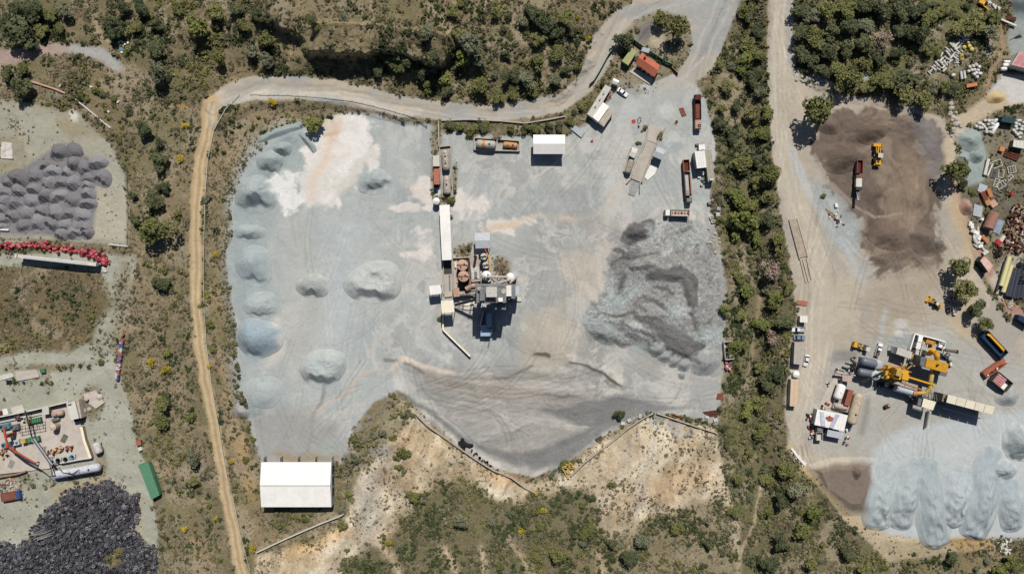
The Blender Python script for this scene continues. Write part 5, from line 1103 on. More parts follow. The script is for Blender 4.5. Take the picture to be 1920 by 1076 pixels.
t = Thing('black_debris', 'heap of black plastic waste against the pale boundary wall', 'waste heap', 872, 834, .8); rr = random.Random(9); m = t.mb()
for i in range(26):
 x, y, z = t.w(872 + rr.gauss(0, 7), 834 + rr.gauss(0, 4), .3); m.lathe((x, y, z - .5), (rr.uniform(-.3, .3), rr.uniform(-.3, .3), 1), [(0, .5), (.3, .8), (.7, .6), (.95, .15)], 7)
t.part(m, 'bags', BLACK); m = t.mb()
for i in range(14): x, y, z = t.w(885 + i * 3 + rr.gauss(0, 2), 846 + i * 2.4 + rr.gauss(0, 1.5), .2); m.box(x, y, z - .3, rr.uniform(.5, 1.4), .6, .5, rr.uniform(0, 3))
t.part(m, 'scattered_plastic', BLACK)
# vehicles dumped at the gorge edge
sedan('old white car body abandoned among bushes at the gorge edge', 1347, 394, ang(1347, 388, 1347, 400), mat('dusty_car', (226, 224, 220), .5))
for x, y, l in ((1334, 408, 'dusty fridge sized white box below the abandoned car body'), (1337, 415, 'second dusty white box below the abandoned car body'), (1330, 382, 'dark scrap box above west of the abandoned car body')):
 t = Thing('scrap_box', l, 'scrap', x, y, .6, .3); t.part(t.lm().box(0, 0, -.1, 1.5, 1.2, .9), 'casing', OFFW if y > 400 else DGREY); t.part(t.lm().box(.1, 0, .8, 1.0, .8, .06), 'door', GREYM)

# ------------------------------------------------------------------ the central plant
SHADE_BLUE = mat('white_in_blue_shade', (164, 184, 212), .5, wear=.05, k=.8)  # white surfaces in the tower shadow, blue sky light put into their colour
def central():
 t = Thing('tank_bund', 'walled concrete bay of the central plant holding the two pink tanks', 'bund', 866, 508, 1)
 t.block('floor', [(846, 484), (880, 481), (884, 548), (850, 552)], -.1, .12, mat('stained_floor', (110, 96, 84), .95, wear=.25))
 for a, b in (((847, 484), (880, 482)), ((880, 482), (882, 532)), ((848, 486), (850, 550))): p, q = np.array(t.w(*a, 1.2)), np.array(t.w(*b, 1.2)); t.part(t.mb().bar(p - (0, 0, .6), q - (0, 0, .6), .4, 1.4), 'bund_wall', CONC)
 vtank('round pink tank, northern of the pair in the central plant', 867, 497, 10, 5.5, PINK, roof=.45)
 vtank('round pink tank, southern of the pair in the central plant', 869, 518, 10, 5.5, PINK, roof=.45)
 t = Thing('slab_lane', 'pale concrete lane with dark gutters beneath the long white roof', 'concrete lane', 840, 520, 0)
 t.block('slab', [(829, 487), (856, 486), (860, 552), (830, 556)], -.1, .16, SLABM)
 for a, b in (((831, 487), (832, 552)), ((848, 487), (851, 552)), ((856, 488), (857, 530))): p, q = np.array(t.w(*a, 1)), np.array(t.w(*b, 1)); t.part(t.mb().bar(p - (0, 0, .4), q - (0, 0, .4), .3, .9), 'kerb_wall', CONC)
 t.block('pit', [(829, 490), (846, 489), (847, 513), (831, 514)], .16, .30, DGREY); t.block('gutter', [(841, 515), (844, 515), (845, 548), (842, 548)], .16, .24, GREYM)
 t.block('ledge', [(852, 492), (861, 490), (861, 501), (853, 502)], .16, 1.0, CREAM); t.block('plinth', [(834, 548), (848, 546), (848, 556), (834, 557)], .16, .7, CONC)
 # heater block
 t = Thing('oil_heater', 'pinkish grey rectangular heater unit with a black flue east of the pink tanks', 'heater', 890, 504, 4)
 t.block('casing', [(880, 479), (897, 477), (901, 527), (884, 529)], -.1, 3.8, mat('heater_grey', (196, 176, 164), .7))
 x, y, z = t.w(892, 482, 3.8); t.part(t.mb().cyl((x, y, z - .2), (x, y, z + 5), .5, 14).cyl((x, y, z + 5), (x, y, z + 5.15), .56, 14), 'flue', BLACK, True)
 t.block('roof_panel', [(883, 500), (897, 498), (899, 522), (886, 524)], 3.8, 4.1, OFFW); x, y, z = t.w(892, 515, 4.1); t.part(t.mb().box(x, y, z, 1.2, 2.4, .5), 'roof_vent', GREYM); t.part(t.mb().ring((x - .2, y + 2.6, z + .1), .9, .08), 'pipe_loop', SILVER, True)
 vtank('small pale tank next to the square grey roof in the central plant', 907, 481, 6, 5.5, OFFW, roof=.3)
 vtank('pale tank with an open ringed top in the middle of the east row', 911, 497, 6, 5.5, mat('tank_pale', (214, 206, 194), .6), roof=.2)
 vtank('white silo with conical top, biggest of the east row', 912, 517, 9, 8, WHITE, roof=1.6)
 t = Thing('filler_pipe', 'red and yellow pipe leading from the square grey roof past the tanks', 'pipe', 915, 490, 6)
 A = [np.array(t.w(x, y, z)) for x, y, z in ((909, 467, 5), (916, 481, 6), (919, 508, 6.5), (918, 520, 6))]
 t.part(t.mb().cyl(A[0], A[0] * .45 + A[1] * .55, .22), 'red_pipe', REDP); t.part(t.mb().cyl(A[0] * .45 + A[1] * .55, A[1], .22).tube([A[1], A[2]], .25), 'yellow_pipe', YEL); t.part(t.mb().tube([A[2], A[3]], .25), 'grey_pipe', SILVER)
 for k in (1, 2): t.part(t.mb().cyl((A[k][0], A[k][1], t.g - .2), A[k], .1, 6), 'support', GREYM)
 # dryer drum and ducts
 t = Thing('dryer_drum', 'long beige dryer drum lying south of the pink tanks', 'dryer', 878, 549, 3)
 a, b = np.array(t.w(860, 551, 3)), np.array(t.w(898, 549, 3)); t.part(t.mb().cyl(a - (0, 0, .9), b - (0, 0, .9), .95, 18), 'drum', mat('drum_beige', (196, 184, 162), .6), True)
 for k in (.2, .55, .85): c = a + (b - a) * k - (0, 0, .9); t.part(t.mb().lathe(c, b - a, [(0, 1.12), (.4, 1.12)], 18), 'riding_ring', GREYM, True); t.part(t.mb().box(c[0], c[1], t.g - .2, .6, 1.8, 1.4), 'cradle', DGREY)
 t.part(t.mb().tube([t.w(874, 542, 4.2), t.w(884, 536, 4.6), t.w(897, 535, 4.6)], .9, 12), 'duct', mat('duct_pink', (206, 168, 140), .7)); t.part(t.mb().box(*t.w(856, 548, 2)[:2], t.g, 2.4, 3.4, 3.0, .1), 'burner_house', PINK)
 t.part(t.mb().box(*t.w(897, 545, 2)[:2], t.g, 1.6, 2.4, 3.6), 'feed_box', OFFW); t.part(t.mb().box(*t.w(913, 548, 4)[:2], t.g, .8, 1.2, 4.0), 'control_box', REDP)
 # mixing tower: stacked decks on legs, hot bins, mixer, screens
 t = Thing('mixing_tower', 'tall grey mixing tower with silver ducts casting the long shadow', 'mixing tower', 922, 550, 12)
 x0, y0 = t.loc[:2]; g = t.g
 for dx in (-4.5, 0, 4.5):
  for dy in (-2.5, 2.5): t.part(t.mb().box(x0 + dx, y0 + dy, g - .3, .4, .4, 8.4), 'leg', GREYM)
 t.part(t.mb().box(x0, y0, g + 12, 12.4, 7.2, .25).box(x0, y0, g + 17.4, 11, 6.6, .2), 'deck', GREYM)
 t.part(t.mb().box(x0, y0, g + 12.25, 11, 6.4, 5.1), 'hot_bin', GREYM); t.part(t.mb().hexa([(x0 - 1.2, y0 - 1, g + 8), (x0 + 1.2, y0 - 1, g + 8), (x0 + 1.2, y0 + 1, g + 8), (x0 - 1.2, y0 + 1, g + 8)], [(x0 - 3.6, y0 - 2.4, g + 12), (x0 + 3.6, y0 - 2.4, g + 12), (x0 + 3.6, y0 + 2.4, g + 12), (x0 - 3.6, y0 + 2.4, g + 12)]), 'hopper', GREYM)
 t.part(t.mb().box(x0 + .2, y0 + .6, g + 17.6, 3.6, 3.4, 3.2, 0, 0, .95), 'screen_house', WHITE); t.part(t.mb().box(x0 + .2, y0 + .6, g + 20.803, 3.9, 3.7, .16), 'screen_roof', OFFW)
 t.part(t.mb().box(x0 - 3.2, y0 - .4, g + 17.6, 1.8, 4.4, 2.2), 'filter_box', GREYM); t.part(t.mb().box(x0 + 3.4, y0 - 2.2, g + 17.6, 1.6, 1.4, 2.6), 'lift_head', WHITE)
 m = t.mb()
 for z in (13.1, 18.5):
  for sx, sy in ((1, 0), (-1, 0), (0, 1), (0, -1)):
   if sx: m.bar((x0 + sx * 5.1, y0 - 3.2, g + z), (x0 + sx * 5.1, y0 + 3.2, g + z), .07, .07)
   else: m.bar((x0 - 5.1, y0 + sy * 3.2, g + z), (x0 + 5.1, y0 + sy * 3.2, g + z), .07, .07)
 t.part(m, 'railing', OFFW); t.part(t.mb().cyl((x0 + 1.6, y0 - 1.8, g + 17.6), (x0 + 1.6, y0 - 1.8, g + 25), .12, 8), 'mast', GREYM)
 for dx, dy, r, hh in ((-4.2, 1.8, .8, 19), (4.6, .8, 1.0, 18)): t.part(t.mb().cyl((x0 + dx, y0 + dy, g), (x0 + dx, y0 + dy, g + hh), r, 14), 'riser_pipe', SILVER, True)
 t.part(t.mb().box(x0 + 3.2, y0 - 4.4, g + 7, 4.2, 3.2, 8), 'chute', GREYM)
 for dy in (-3.1, -5.6):
  for dx in (2, 4.6): t.part(t.mb().box(x0 + dx, y0 + dy, g - .3, .2, .2, 6), 'leg', GREYM)
 # second structure to the east: bag filter, cyclones
 t = Thing('dust_filter', 'grey and white dust filter with tangled ducts east of the mixing tower', 'dust filter', 948, 546, 8)
 x0, y0 = t.loc[:2]; g = t.g
 for dx in (-2.6, 2.6):
  for dy in (-2, 2): t.part(t.mb().box(x0 + dx, y0 + dy, g - .3, .3, .3, 8.4), 'leg', GREYM)
 t.part(t.mb().box(x0, y0, g + 8, 7.4, 5.4, 6), 'casing', GREYM); t.part(t.mb().box(x0 + .8, y0 + .2, g + 14, 2.8, 4.0, 1.6, .02), 'top_housing', WHITE)
 t.part(t.mb().box(x0 + 3.9, y0 + .4, g + 6, 2.4, 3.2, 4), 'fan_house', GREYW)
 for (ax, ay, az), (bx, by, bz), r in (((-5, 5, 9), (-1, 1, 7), .5), ((-6, 2, 8), (2, 4.4, 8), .45), ((-7, 5.5, 8), (1, 5.4, 7), .35), ((-4, .4, 10), (-4, 4, 7), .5), ((1.5, 3, 6), (4.5, 5.6, 3), .4), ((-6.5, 3.5, 8.4), (-3, 6.2, 6), .3)):
  t.part(t.mb().cyl((x0 + ax, y0 + ay, g + az + 2), (x0 + bx, y0 + by, g + bz + 3), r, 10), 'duct', SILVER, True)
 for dx, dy, z in ((3.6, -2.8, 1.2), (5, -3.2, .8)): t.part(t.mb().box(x0 + dx, y0 + dy, g - .1, 2, 1.6, z), 'dust_bin', OFFW)
 t.part(t.mb().lathe((x0 - .6, y0 - 4.4, g + 2), (0, 0, 1), [(0, .2), (2, .5), (3.4, .9), (4.2, .9)], 12), 'cyclone', OFFW, True)
 t = Thing('cyclone', 'separate white cyclone unit at the north east of the central plant', 'cyclone', 957, 519, 5); x0, y0 = t.loc[:2]; g = t.g
 t.part(t.mb().lathe((x0, y0, g + 1), (0, 0, 1), [(0, .3), (2.4, 1.3), (4, 1.6), (4.4, 1.5), (4.8, .6)], 16), 'cone', WHITE, True); t.part(t.mb().box(x0 + 1.6, y0 + .6, g - .1, 1.6, 2.8, 3), 'fan_box', GREYW); t.part(t.mb().ring((x0 - 1.2, y0 - .6, g + 3.4), 1.0, .25, tilt=(1.2, .3)), 'elbow', SILVER, True)
 for a in range(3): t.part(t.mb().box(x0 + 1.3 * math.cos(a * 2.1), y0 + 1.3 * math.sin(a * 2.1), g - .3, .16, .16, 3.4), 'leg', GREYM)
 conveyor('inclined conveyor rising from the cream bin up to the mixing tower', (853, 572), (908, 557), 2.2, 13, 1.1, GREYM, legs=3)
 t = Thing('ground_trough', 'pair of pale troughs lying on the ground south of the dryer drum', 'trough', 877, 571, .6)
 t.block('trough_body', [(860, 568), (893, 566), (893, 572), (861, 573)], .2, .8, CREAM); t.block('lower_trough', [(857, 575), (892, 573), (891, 580), (874, 581)], .1, .5, OFFW); t.block('stand', [(882, 558), (887, 558), (887, 566), (882, 566)], 0, .9, CREAM)
 rc = random.Random(44)
 for i, (px_, py_, h0, l) in enumerate(((941, 529, 6, 'tangle of silver pipes north of the dust filter'), (930, 534, 7, 'tangle of silver pipes between white silo and mixing tower'), (953, 562, 3, 'low grey pipework south of the dust filter'), (902, 562, 7, 'grey pipework on the south west of the mixing tower'))):
  t = Thing('pipework', l, 'pipework', px_, py_, h0); x, y, g = t.loc; t.part(t.mb().box(x, y, g - .2, .3, .3, h0), 'stand', GREYM)
  for k in range(8): a = (x + rc.uniform(-2.4, 2.4), y + rc.uniform(-2, 2), g + h0 * rc.uniform(.6, 1)); b = (a[0] + rc.uniform(-2.6, 2.6), a[1] + rc.uniform(-2.6, 2.6), g + h0 * rc.uniform(.6, 1)); t.part(t.mb().cyl(a, b, rc.uniform(.1, .28), 8), 'pipe', (SILVER, GREYM, OFFW)[k % 3], True)
 truck('white truck tinted shade blue, with a long box body standing in the shadow of the tower', 917, 606, ang(918, 586, 919, 622), 8.6, SHADE_BLUE, SHADE_BLUE, cat='truck', name='box_truck', h=3.2, inside=SHADE_BLUE)
 t = Thing('control_cabin', 'flat roofed control cabin beside the truck in the tower shadow', 'cabin', 907, 620, 3); p = [(901, 610), (913, 609), (921, 624), (920, 630), (901, 630)]; t.walls('wall', p, -.1, 2.8, GREYW, .1, zt=3); t.flat('roof', p, 3.0, SHADE_BLUE, .15)
 t = Thing('cabin_wall', 'thin white wall west of the control cabin in the tower shadow', 'wall', 902, 600, 1); p, q = np.array(t.w(906, 585, 2)), np.array(t.w(900, 612, 2)); t.part(t.mb().bar(p - (0, 0, 1), q - (0, 0, 1), .2, 2), 'panel', OFFW); t.part(t.mb().bar(p + (0, 0, .05), q + (0, 0, .05), .3, .1), 'coping', WHITE)
 vtank('small white round tank under the tower on its south side', 929, 566, 3, 4.5, WHITE, fittings=False, roof=.3)
central()

# ------------------------------------------------------------------ second weighbridge and cabins on the right
t = Thing('weighbridge', 'long narrow weighbridge with pale side kerbs beside the eastern road', 'weighbridge', 1500, 455, .6)
t.block('deck', [(1481, 412), (1494, 410), (1513, 480), (1500, 484)], -.2, .5, mat('bridge_deck', (198, 180, 158), .9))
for a, b in (((1480, 412), (1500, 486)), ((1495, 410), (1515, 482))): p, q = np.array(t.w(*a, .8)), np.array(t.w(*b, .8)); t.part(t.mb().bar(p - (0, 0, .4), q - (0, 0, .4), .25, .8), 'side_kerb', CONC)
for a, b in (((1501, 486), (1512, 530)), ((1506, 486), (1517, 528)), ((1513, 484), (1522, 524))): p, q = np.array(t.w(*a, .5)), np.array(t.w(*b, .5)); t.part(t.mb().bar(p - (0, 0, .3), q - (0, 0, .4), .5, .6), 'ramp_rail', CONC)
t = Thing('small_box_van', 'small square white roofed kiosk north of the parked cars', 'kiosk', 1507, 599, 2.4); p = [(1500, 592), (1514, 592), (1514, 605), (1500, 604)]; t.walls('wall', p, -.1, 2.3, WHITE, .1, zt=2.4); t.flat('roof', p, 2.4, WHITE, .12, .1, .8)
pickup('white pickup truck parked below the white kiosk', 1497, 618, ang(1508, 618, 1486, 618), CAR_W)
sedan('silver blue sedan parked between the pickup and the long trailer', 1500, 633, ang(1490, 633, 1512, 634), CAR_S)
container('long beige grey site trailer beside the gorge scrub', [(1490, 641), (1510, 643), (1505, 684), (1488, 682)], 3.0, CONC, 'trailer', 'site_trailer', mat('trailer_roof', (196, 184, 172), .8, wear=.08), 1.2)
sedan('white sedan parked on the road beside the long site trailer', 1513, 676, ang(1516, 666, 1511, 687), CAR_W)
t = Thing('dish_tank', 'round white tank on a concrete pad between trailer and container', 'tank', 1494, 702, 2); t.part(t.lm().box(0, 0, -.1, 3.6, 3.2, .25), 'pad', SLABM); t.part(t.lm().lathe((0, 0, .15), (0, 0, 1), [(0, 1.3), (1.4, 1.3), (1.8, .8), (2.0, .3)], 18), 'tank_shell', WHITE, True)
container('cream site container at the south end of the roadside row', [(1483, 711), (1498, 712), (1495, 762), (1481, 761)], 2.8, OFFW, 'container', 'site_container', mat('peach_roof', (222, 190, 156), .8, wear=.08), 1.2)
plate('patch of red roof tiles dumped at the gorge edge north of the kiosk', [(1495, 563), (1514, 565), (1513, 573), (1494, 571)], SALM, .3, 'tile_stack', 'tiles')
# machines at work in the brown gravel
loader('yellow wheel loader pushing into the dark brown gravel', 1648, 290, ang(1646, 308, 1649, 268), 1.15)
def screen():
 t = Thing('mobile_screen', 'long tracked mobile screen with a red edged hopper in the brown gravel', 'screening plant', 1611, 337, 2.8, ang(1609, 374, 1612, 300))
 for y in (-.9, .9): t.part(t.lm().box(0, y, 0, 4.2, .5, .9), 'track', BLACK)
 t.part(t.lm().box(0, 0, .9, 12, 1.3, .5), 'chassis', DGREY)
 b = t.lm(); b.box(5, 0, 1.6, 5, 2.0, .15)
 for y in (-1.05, 1.05): b.bar((2.5, y, 2.4), (7.5, y, 2.4), .12, 1.4)
 b.bar((7.5, -1, 2.4), (7.5, 1, 2.4), .12, 1.4); h_ = t.part(b, 'hopper', GREYM)
 for y in (-1.1, 1.1): t.part(t.lm().bar((2.5, y, 3.14), (7.5, y, 3.14), .2, .1), 'hopper_edge', REDP, parent=h_)
 t.part(t.lm().box(5, 0, 1.76, 4.8, 1.4, .3), 'belt', RUSTD)
 for x in (1.6, .9): t.part(t.lm().box(x, 0, 2.2, .3, 2.0, .4), 'cross_frame', SALM)
 t.part(t.lm().box(-1.2, 0, 1.5, 3.4, 2.2, 1.3), 'engine_house', OFFW); t.part(t.lm().box(-3.4, 0, 1.5, 1.2, 2.4, 1.6), 'shaker', DGREY)
 t.part(t.lm().bar((-4, 0, 1.7), (-8.2, 0, 3.1), 1.2, .5), 'discharge_belt', mat('belt_grey', (130, 122, 118), .8)); t.part(t.lm().bar((-6.4, .4, 2.8), (-8.2, .4, 3.4), .3, .2), 'belt_guard', GREYW)
screen()
loader('small yellow wheel loader parked by the trees north of the yellow plant', 1756, 568, ang(1764, 574, 1747, 563), .8)
t = Thing('crane_carrier', 'dirty yellow flat machine with cluttered deck west of the yellow plant', 'machine', 1616, 650, 2, ang(1630, 655, 1602, 646)); t.part(t.lm().box(0, 0, .6, 6.4, 2.2, .4), 'chassis', DGREY); t.part(t.lm().box(2.6, 0, .9, 1.2, 2.2, 1.3, 0, 0, .9), 'engine_cover', YEL); t.part(t.lm().box(-2.4, .2, .9, 1.5, 1.6, 1.5), 'cab', OFFW); rr = random.Random(2); m = t.lm()
for i in range(14): m.box(rr.uniform(-1.6, 2), rr.uniform(-.8, .8), 1.0, rr.uniform(.3, .9), rr.uniform(.2, .6), rr.uniform(.2, .8), rr.uniform(0, 3))
t.part(m, 'deck_clutter', YELD)
for x in (-2, 2):
 for y in (-1, 1): m = t.lm(); wheel(m, x, y, .5, .4); t.part(m, 'wheel', BLACK, True)
pickup('white pickup with teal and rusty goods in its bed near the yellow plant', 1649, 655, ang(1644, 672, 1654, 642), CAR_W, [TEAL, RUST, DGREY])
# timber and junk heap by the road
t = Thing('junk_heap', 'small heap of planks and junk on the grey rubble beside the eastern road', 'junk heap', 1565, 405, .5); rr = random.Random(4); m = t.mb()
for i in range(7): x, y, z = t.w(1553 + i * 2, 398 + i * 1.2, .3); m.box(x, y, z - .2, 3.6, .22, .2, -.95 + rr.uniform(-.1, .1))
t.part(m, 'planks', TIMB); m = t.mb()
for i in range(22): x, y, z = t.w(1568 + rr.gauss(0, 7), 410 + rr.gauss(0, 9), .3); m.box(x, y, z - .4, rr.uniform(.3, 1.1), rr.uniform(.3, .8), rr.uniform(.3, .6), rr.uniform(0, 3), i % 3)
t.part(m, 'rubbish', [OFFW, DGREY, RUSTD]); t.part(t.mb().box(*t.w(1568, 385, .5)[:2], t.g - .1, 1.1, 1.6, .9, .2), 'white_box', WHITE)

# ------------------------------------------------------------------ the yellow asphalt plant
def yellow():
 t = Thing('filter_house', 'big orange yellow baghouse box on legs, highest part of the yellow plant', 'baghouse', 1757, 684, 9)
 g = t.g; p = [(1738, 671), (1779, 682), (1774, 699), (1735, 688)]
 t.block('casing', p, 5, 9, YEL); t.flat('roof', p, 9.1, YEL, .1, 0, .9); x, y, z = t.w(1757, 684, 9.1); t.part(t.mb().box(x, y, z, .9, .5, .7, .3), 'roof_hatch', RUSTD)
 t.block('side_box', [(1727, 668), (1738, 671), (1735, 688), (1725, 685)], 4, 8.8, GREYM); t.posts(p, 5.2, YEL, .2, zt=9)
 t.block('inlet_box', [(1765, 690), (1777, 697), (1774, 706), (1760, 702)], 1, 5, GREYM)
 t = Thing('elbow_duct', 'curved yellow duct rising north of the baghouse', 'duct', 1750, 664, 6); A = [np.array(t.w(x, y, z)) for x, y, z in ((1757, 674, 8), (1757, 668, 8.6), (1753, 660, 8.6), (1746, 656, 7.6), (1744, 662, 5))]
 for a, b in zip(A[:-1], A[1:]): t.part(t.mb().cyl(a, b, .95, 14), 'duct_section', YEL, True)
 t.part(t.mb().box(*A[4][:2], t.g - .1, 2, 2, 4.6), 'fan_house', OFFW)
 t = Thing('chimney', 'dark exhaust pipe sticking out east of the yellow plant', 'chimney', 1783, 658, 4); a, b = np.array(t.w(1772, 656, 4)), np.array(t.w(1793, 659, 4.6)); t.part(t.mb().cyl(a, b, .6, 12), 'pipe', mat('dusty_pipe', (120, 108, 100), .7), True); t.part(t.mb().lathe(b, b - a, [(0, .75), (.5, .75)], 12), 'collar', BLACK, True); t.part(t.mb().box(*(a * .5 + b * .5)[:2], t.g - .1, .3, .3, 4), 'stand', GREYM)
 # walled compound to the north
 wall_line('white compound wall around the north of the yellow plant', [(1707, 655), (1716, 626), (1745, 633), (1773, 641)], .4, 1.8, WHITE)
 container('white cabin close to the corner of the compound wall', [(1723, 629), (1731, 631), (1728, 641), (1721, 640)], 2.8, WHITE, 'cabin', 'site_cabin')
 container('second white cabin below the corner cabin in the compound', [(1720, 641), (1728, 643), (1725, 655), (1717, 653)], 2.8, WHITE, 'cabin', 'site_cabin')
 container('pale grey cabin at the south of the compound row', [(1718, 655), (1724, 657), (1722, 666), (1716, 664)], 2.6, OFFW, 'cabin', 'site_cabin')
 t = Thing('generator', 'orange generator unit at the top of the compound', 'generator', 1746, 642, 2, ang(1738, 640, 1756, 645)); t.part(t.lm().box(0, 0, 0, 3.6, 1.5, 1.8), 'casing', YEL); t.part(t.lm().box(-.5, 0, 1.8, 1.6, 1.0, .2), 'radiator', ORANGE); t.part(t.lm().cyl((1.2, .3, 1.8), (1.2, .3, 2.6), .12, 8), 'exhaust', DGREY)
 t = Thing('white_tank_base', 'white block with teal pipes at the east of the compound', 'pump block', 1767, 647, 1.6, -.25); t.part(t.lm().box(0, 0, -.1, 2.4, 2.2, 1.6), 'block_body', WHITE); t.part(t.lm().tube([(-.9, .9, 1.6), (-.9, .9, 2.2), (.4, .9, 2.2), (.4, -.4, 2.2)], .18), 'pipe', TEAL)
 t = Thing('pipe_rack', 'rack of white pipes and valves between cabins and duct', 'pipe rack', 1733, 655, 1.5, ang(1736, 640, 1729, 668));
 for y in (-.9, -.3, .3, .9): t.part(t.lm().cyl((-2.8, y, 1 + .3 * abs(y)), (2.8, y, 1 + .3 * abs(y)), .2, 8), 'pipe', OFFW, True)
 for x in (-2, 0, 2): t.part(t.lm().box(x, 0, -.1, .2, 2.2, 1.1), 'support', DGREY)
 rr = random.Random(6)
 for i, (x, y, l) in enumerate(((1763, 665, 'beige pump skid beside the curved yellow duct'), (1778, 668, 'pale pump skid at the east wall of the yellow plant'), (1784, 682, 'white curved hopper at the far east of the yellow plant'), (1769, 698, 'dark motor skid below the baghouse'))):
  t = Thing('pump_skid', l, 'pump', x, y, 1.4, -.25 + i); t.part(t.lm().box(0, 0, -.1, 2.6, 1.6, .4), 'skid', DGREY); t.part(t.lm().cyl((-.9, 0, .8), (.6, 0, .8), .5, 12), 'motor', (OFFW, WHITE, WHITE, BLACK)[i], True); t.part(t.lm().box(.9, 0, .3, .6, .8, 1.0), 'pump_head', GREYM)
 t = Thing('pipe_tangle', 'yellow and brown pipe tangle west of the baghouse', 'pipework', 1718, 672, 2.5); x, y, g = t.loc; rr = random.Random(8)
 for i in range(9):
  a = (x + rr.uniform(-2.2, 2.2), y + rr.uniform(-1.8, 1.8), g + rr.uniform(.5, 3)); b = (a[0] + rr.uniform(-2, 2), a[1] + rr.uniform(-2, 2), g + rr.uniform(.5, 3)); t.part(t.mb().cyl(a, b, .16, 8), 'pipe', (YEL, YELD, PINK)[i % 3], True)
 t.part(t.mb().box(x, y, g - .1, 4, 3, .5), 'skid', DGREY)
 container('pale grey white container west of the compound, with deep shadow', [(1684, 651), (1711, 660), (1708, 673), (1680, 663)], 4.6, GREYW, 'container', 'site_container', OFFW, 1.0)
 t = Thing('steel_ladder_stand', 'small grey stand with ladder at the west end of the pale container', 'stand', 1675, 655, 2.4); x, y, g = t.loc; t.part(t.mb().box(x, y, g + 2.2, 1.6, 2.2, .1), 'platform', GREYM)
 for dx in (-.7, .7):
  for dy in (-1, 1): t.part(t.mb().box(x + dx, y + dy, g - .2, .12, .12, 2.4), 'leg', GREYM)
 # silos lying at the west, mixing unit in the middle
 htank('dark grey lying silo with a white end, north of two', (1618, 677), (1648, 684), 1.7, 4.2, mat('silo_grey', (122, 128, 140), .45, .2, .1), 'silo', name='lying_silo', hatches=0)
 htank('dark grey lying silo with a white end, south of two', (1612, 697), (1643, 703), 1.5, 3.6, mat('silo_grey', (122, 128, 140), .45, .2, .1), 'silo', name='lying_silo', hatches=0)
 for x, y, l in ((1645, 683, 'silver cap unit at the end of the north silo'), (1640, 703, 'silver cap unit at the end of the south silo')):
  t = Thing('silo_end_unit', l, 'machine unit', x, y, 4); xx, yy, g = t.loc; t.part(t.mb().lathe((xx, yy, g), (0, 0, 1), [(0, .6), (2, .7), (3.6, 1.7), (5, 1.8), (5.4, .8)], 14), 'cone', GREYW, True); t.part(t.mb().box(xx + .8, yy - .6, g + 3, 1.4, 1.2, 1.6), 'motor', NAVY)
 t = Thing('steel_skid', 'grey and brown steel skid at the west end of the lying silos', 'skid', 1605, 680, 3, ang(1600, 672, 1612, 690)); rr = random.Random(12)
 for i in range(8): t.part(t.lm().box(rr.uniform(-2, 2), rr.uniform(-1.5, 1.5), rr.uniform(0, 2), rr.uniform(.4, 1.6), rr.uniform(.4, 1.2), rr.uniform(.4, 1.6), rr.uniform(0, 3)), 'machine_block', (GREYM, OFFW, DGREY, PINK)[i % 4])
 t = Thing('boom', 'thin dark boom pointing west from the lying silos', 'boom', 1595, 684, 2.4); t.part(t.mb().bar(t.w(1585, 681, 2.4), t.w(1608, 688, 2.8), .7, .5), 'arm', BLACK); t.part(t.mb().box(*t.w(1606, 687, 2)[:2], t.g - .1, .4, .4, 2.6), 'stand', DGREY)
 t = Thing('mixing_plant', 'orange yellow mixing tower with pipes and walkways in the middle of the yellow plant', 'mixing tower', 1690, 703, 11)
 g = t.g; x0, y0 = t.loc[:2]; rz = -.22; c, s_ = math.cos(rz), math.sin(rz); L = lambda x, y: (x0 + x * c - y * s_, y0 + x * s_ + y * c)
 for dx in (-3.4, 3.4):
  for dy in (-2.2, 2.2): t.part(t.mb().box(*L(dx, dy), g - .3, .4, .4, 5.6, rz), 'leg', YEL)
 t.part(t.mb().box(*L(0, 0), g + 5.2, 8, 5.6, .25, rz), 'deck', YELD); t.part(t.mb().box(*L(.6, .2), g + 5.45, 5.2, 4, 4.4, rz), 'bin', YEL); t.part(t.mb().box(*L(-1, .6), g + 9.85, 2.2, 2.4, 1.4, rz), 'mixer_head', YELD); t.part(t.mb().box(*L(2, -.4), g + 9.85, 2.4, 2.2, .7, rz), 'screen_lid', YEL)
 for dx, dy in ((-3.2, 2), (-3.6, 0), (-2.8, -1.8), (3.4, 1.8)): t.part(t.mb().box(*L(dx, dy), g + 5.45, 1, 1, 2.2, rz), 'gear_box', (YEL, DGREY, ORANGE, YELD)[int(abs(dx * 10)) % 4])
 m = t.mb()
 for sy in (-2.7, 2.7): m.bar((*L(-3.9, sy), g + 6.4), (*L(3.9, sy), g + 6.4), .09, .09)
 for sx in (-3.9, 3.9): m.bar((*L(sx, -2.7), g + 6.4), (*L(sx, 2.7), g + 6.4), .09, .09)
 t.part(m, 'railing', YEL)
 for a, b, r, mt in (((1648, 692, 5), (1700, 695, 7), .3, YEL), ((1652, 690, 6), (1690, 688, 8), .22, ORANGE), ((1640, 690, 4), (1662, 697, 6), .35, YELD), ((1690, 686, 5), (1700, 698, 8), .3, ORANGE), ((1668, 700, 7), (1680, 714, 6), .35, YEL)): t.part(t.mb().cyl(t.w(*a), t.w(*b), r, 10), 'pipe', mt, True)
 t = Thing('screw_pipe', 'long straight yellow screw pipe running east from the mixing tower', 'screw conveyor', 1718, 711, 7); t.part(t.mb().cyl(t.w(1686, 702, 8), t.w(1752, 722, 6.4), .42, 12), 'tube_body', YEL, True); t.part(t.mb().box(*t.w(1750, 721, 6.4)[:2], t.g + 5.6, 1, 1, 1.4), 'drive', YELD)
 for k in (.5, .95): p = np.array(t.w(1686 + 66 * k, 702 + 20 * k, 7)); t.part(t.mb().box(p[0], p[1], t.g - .2, .2, .2, 6.6), 'stand', GREYM)
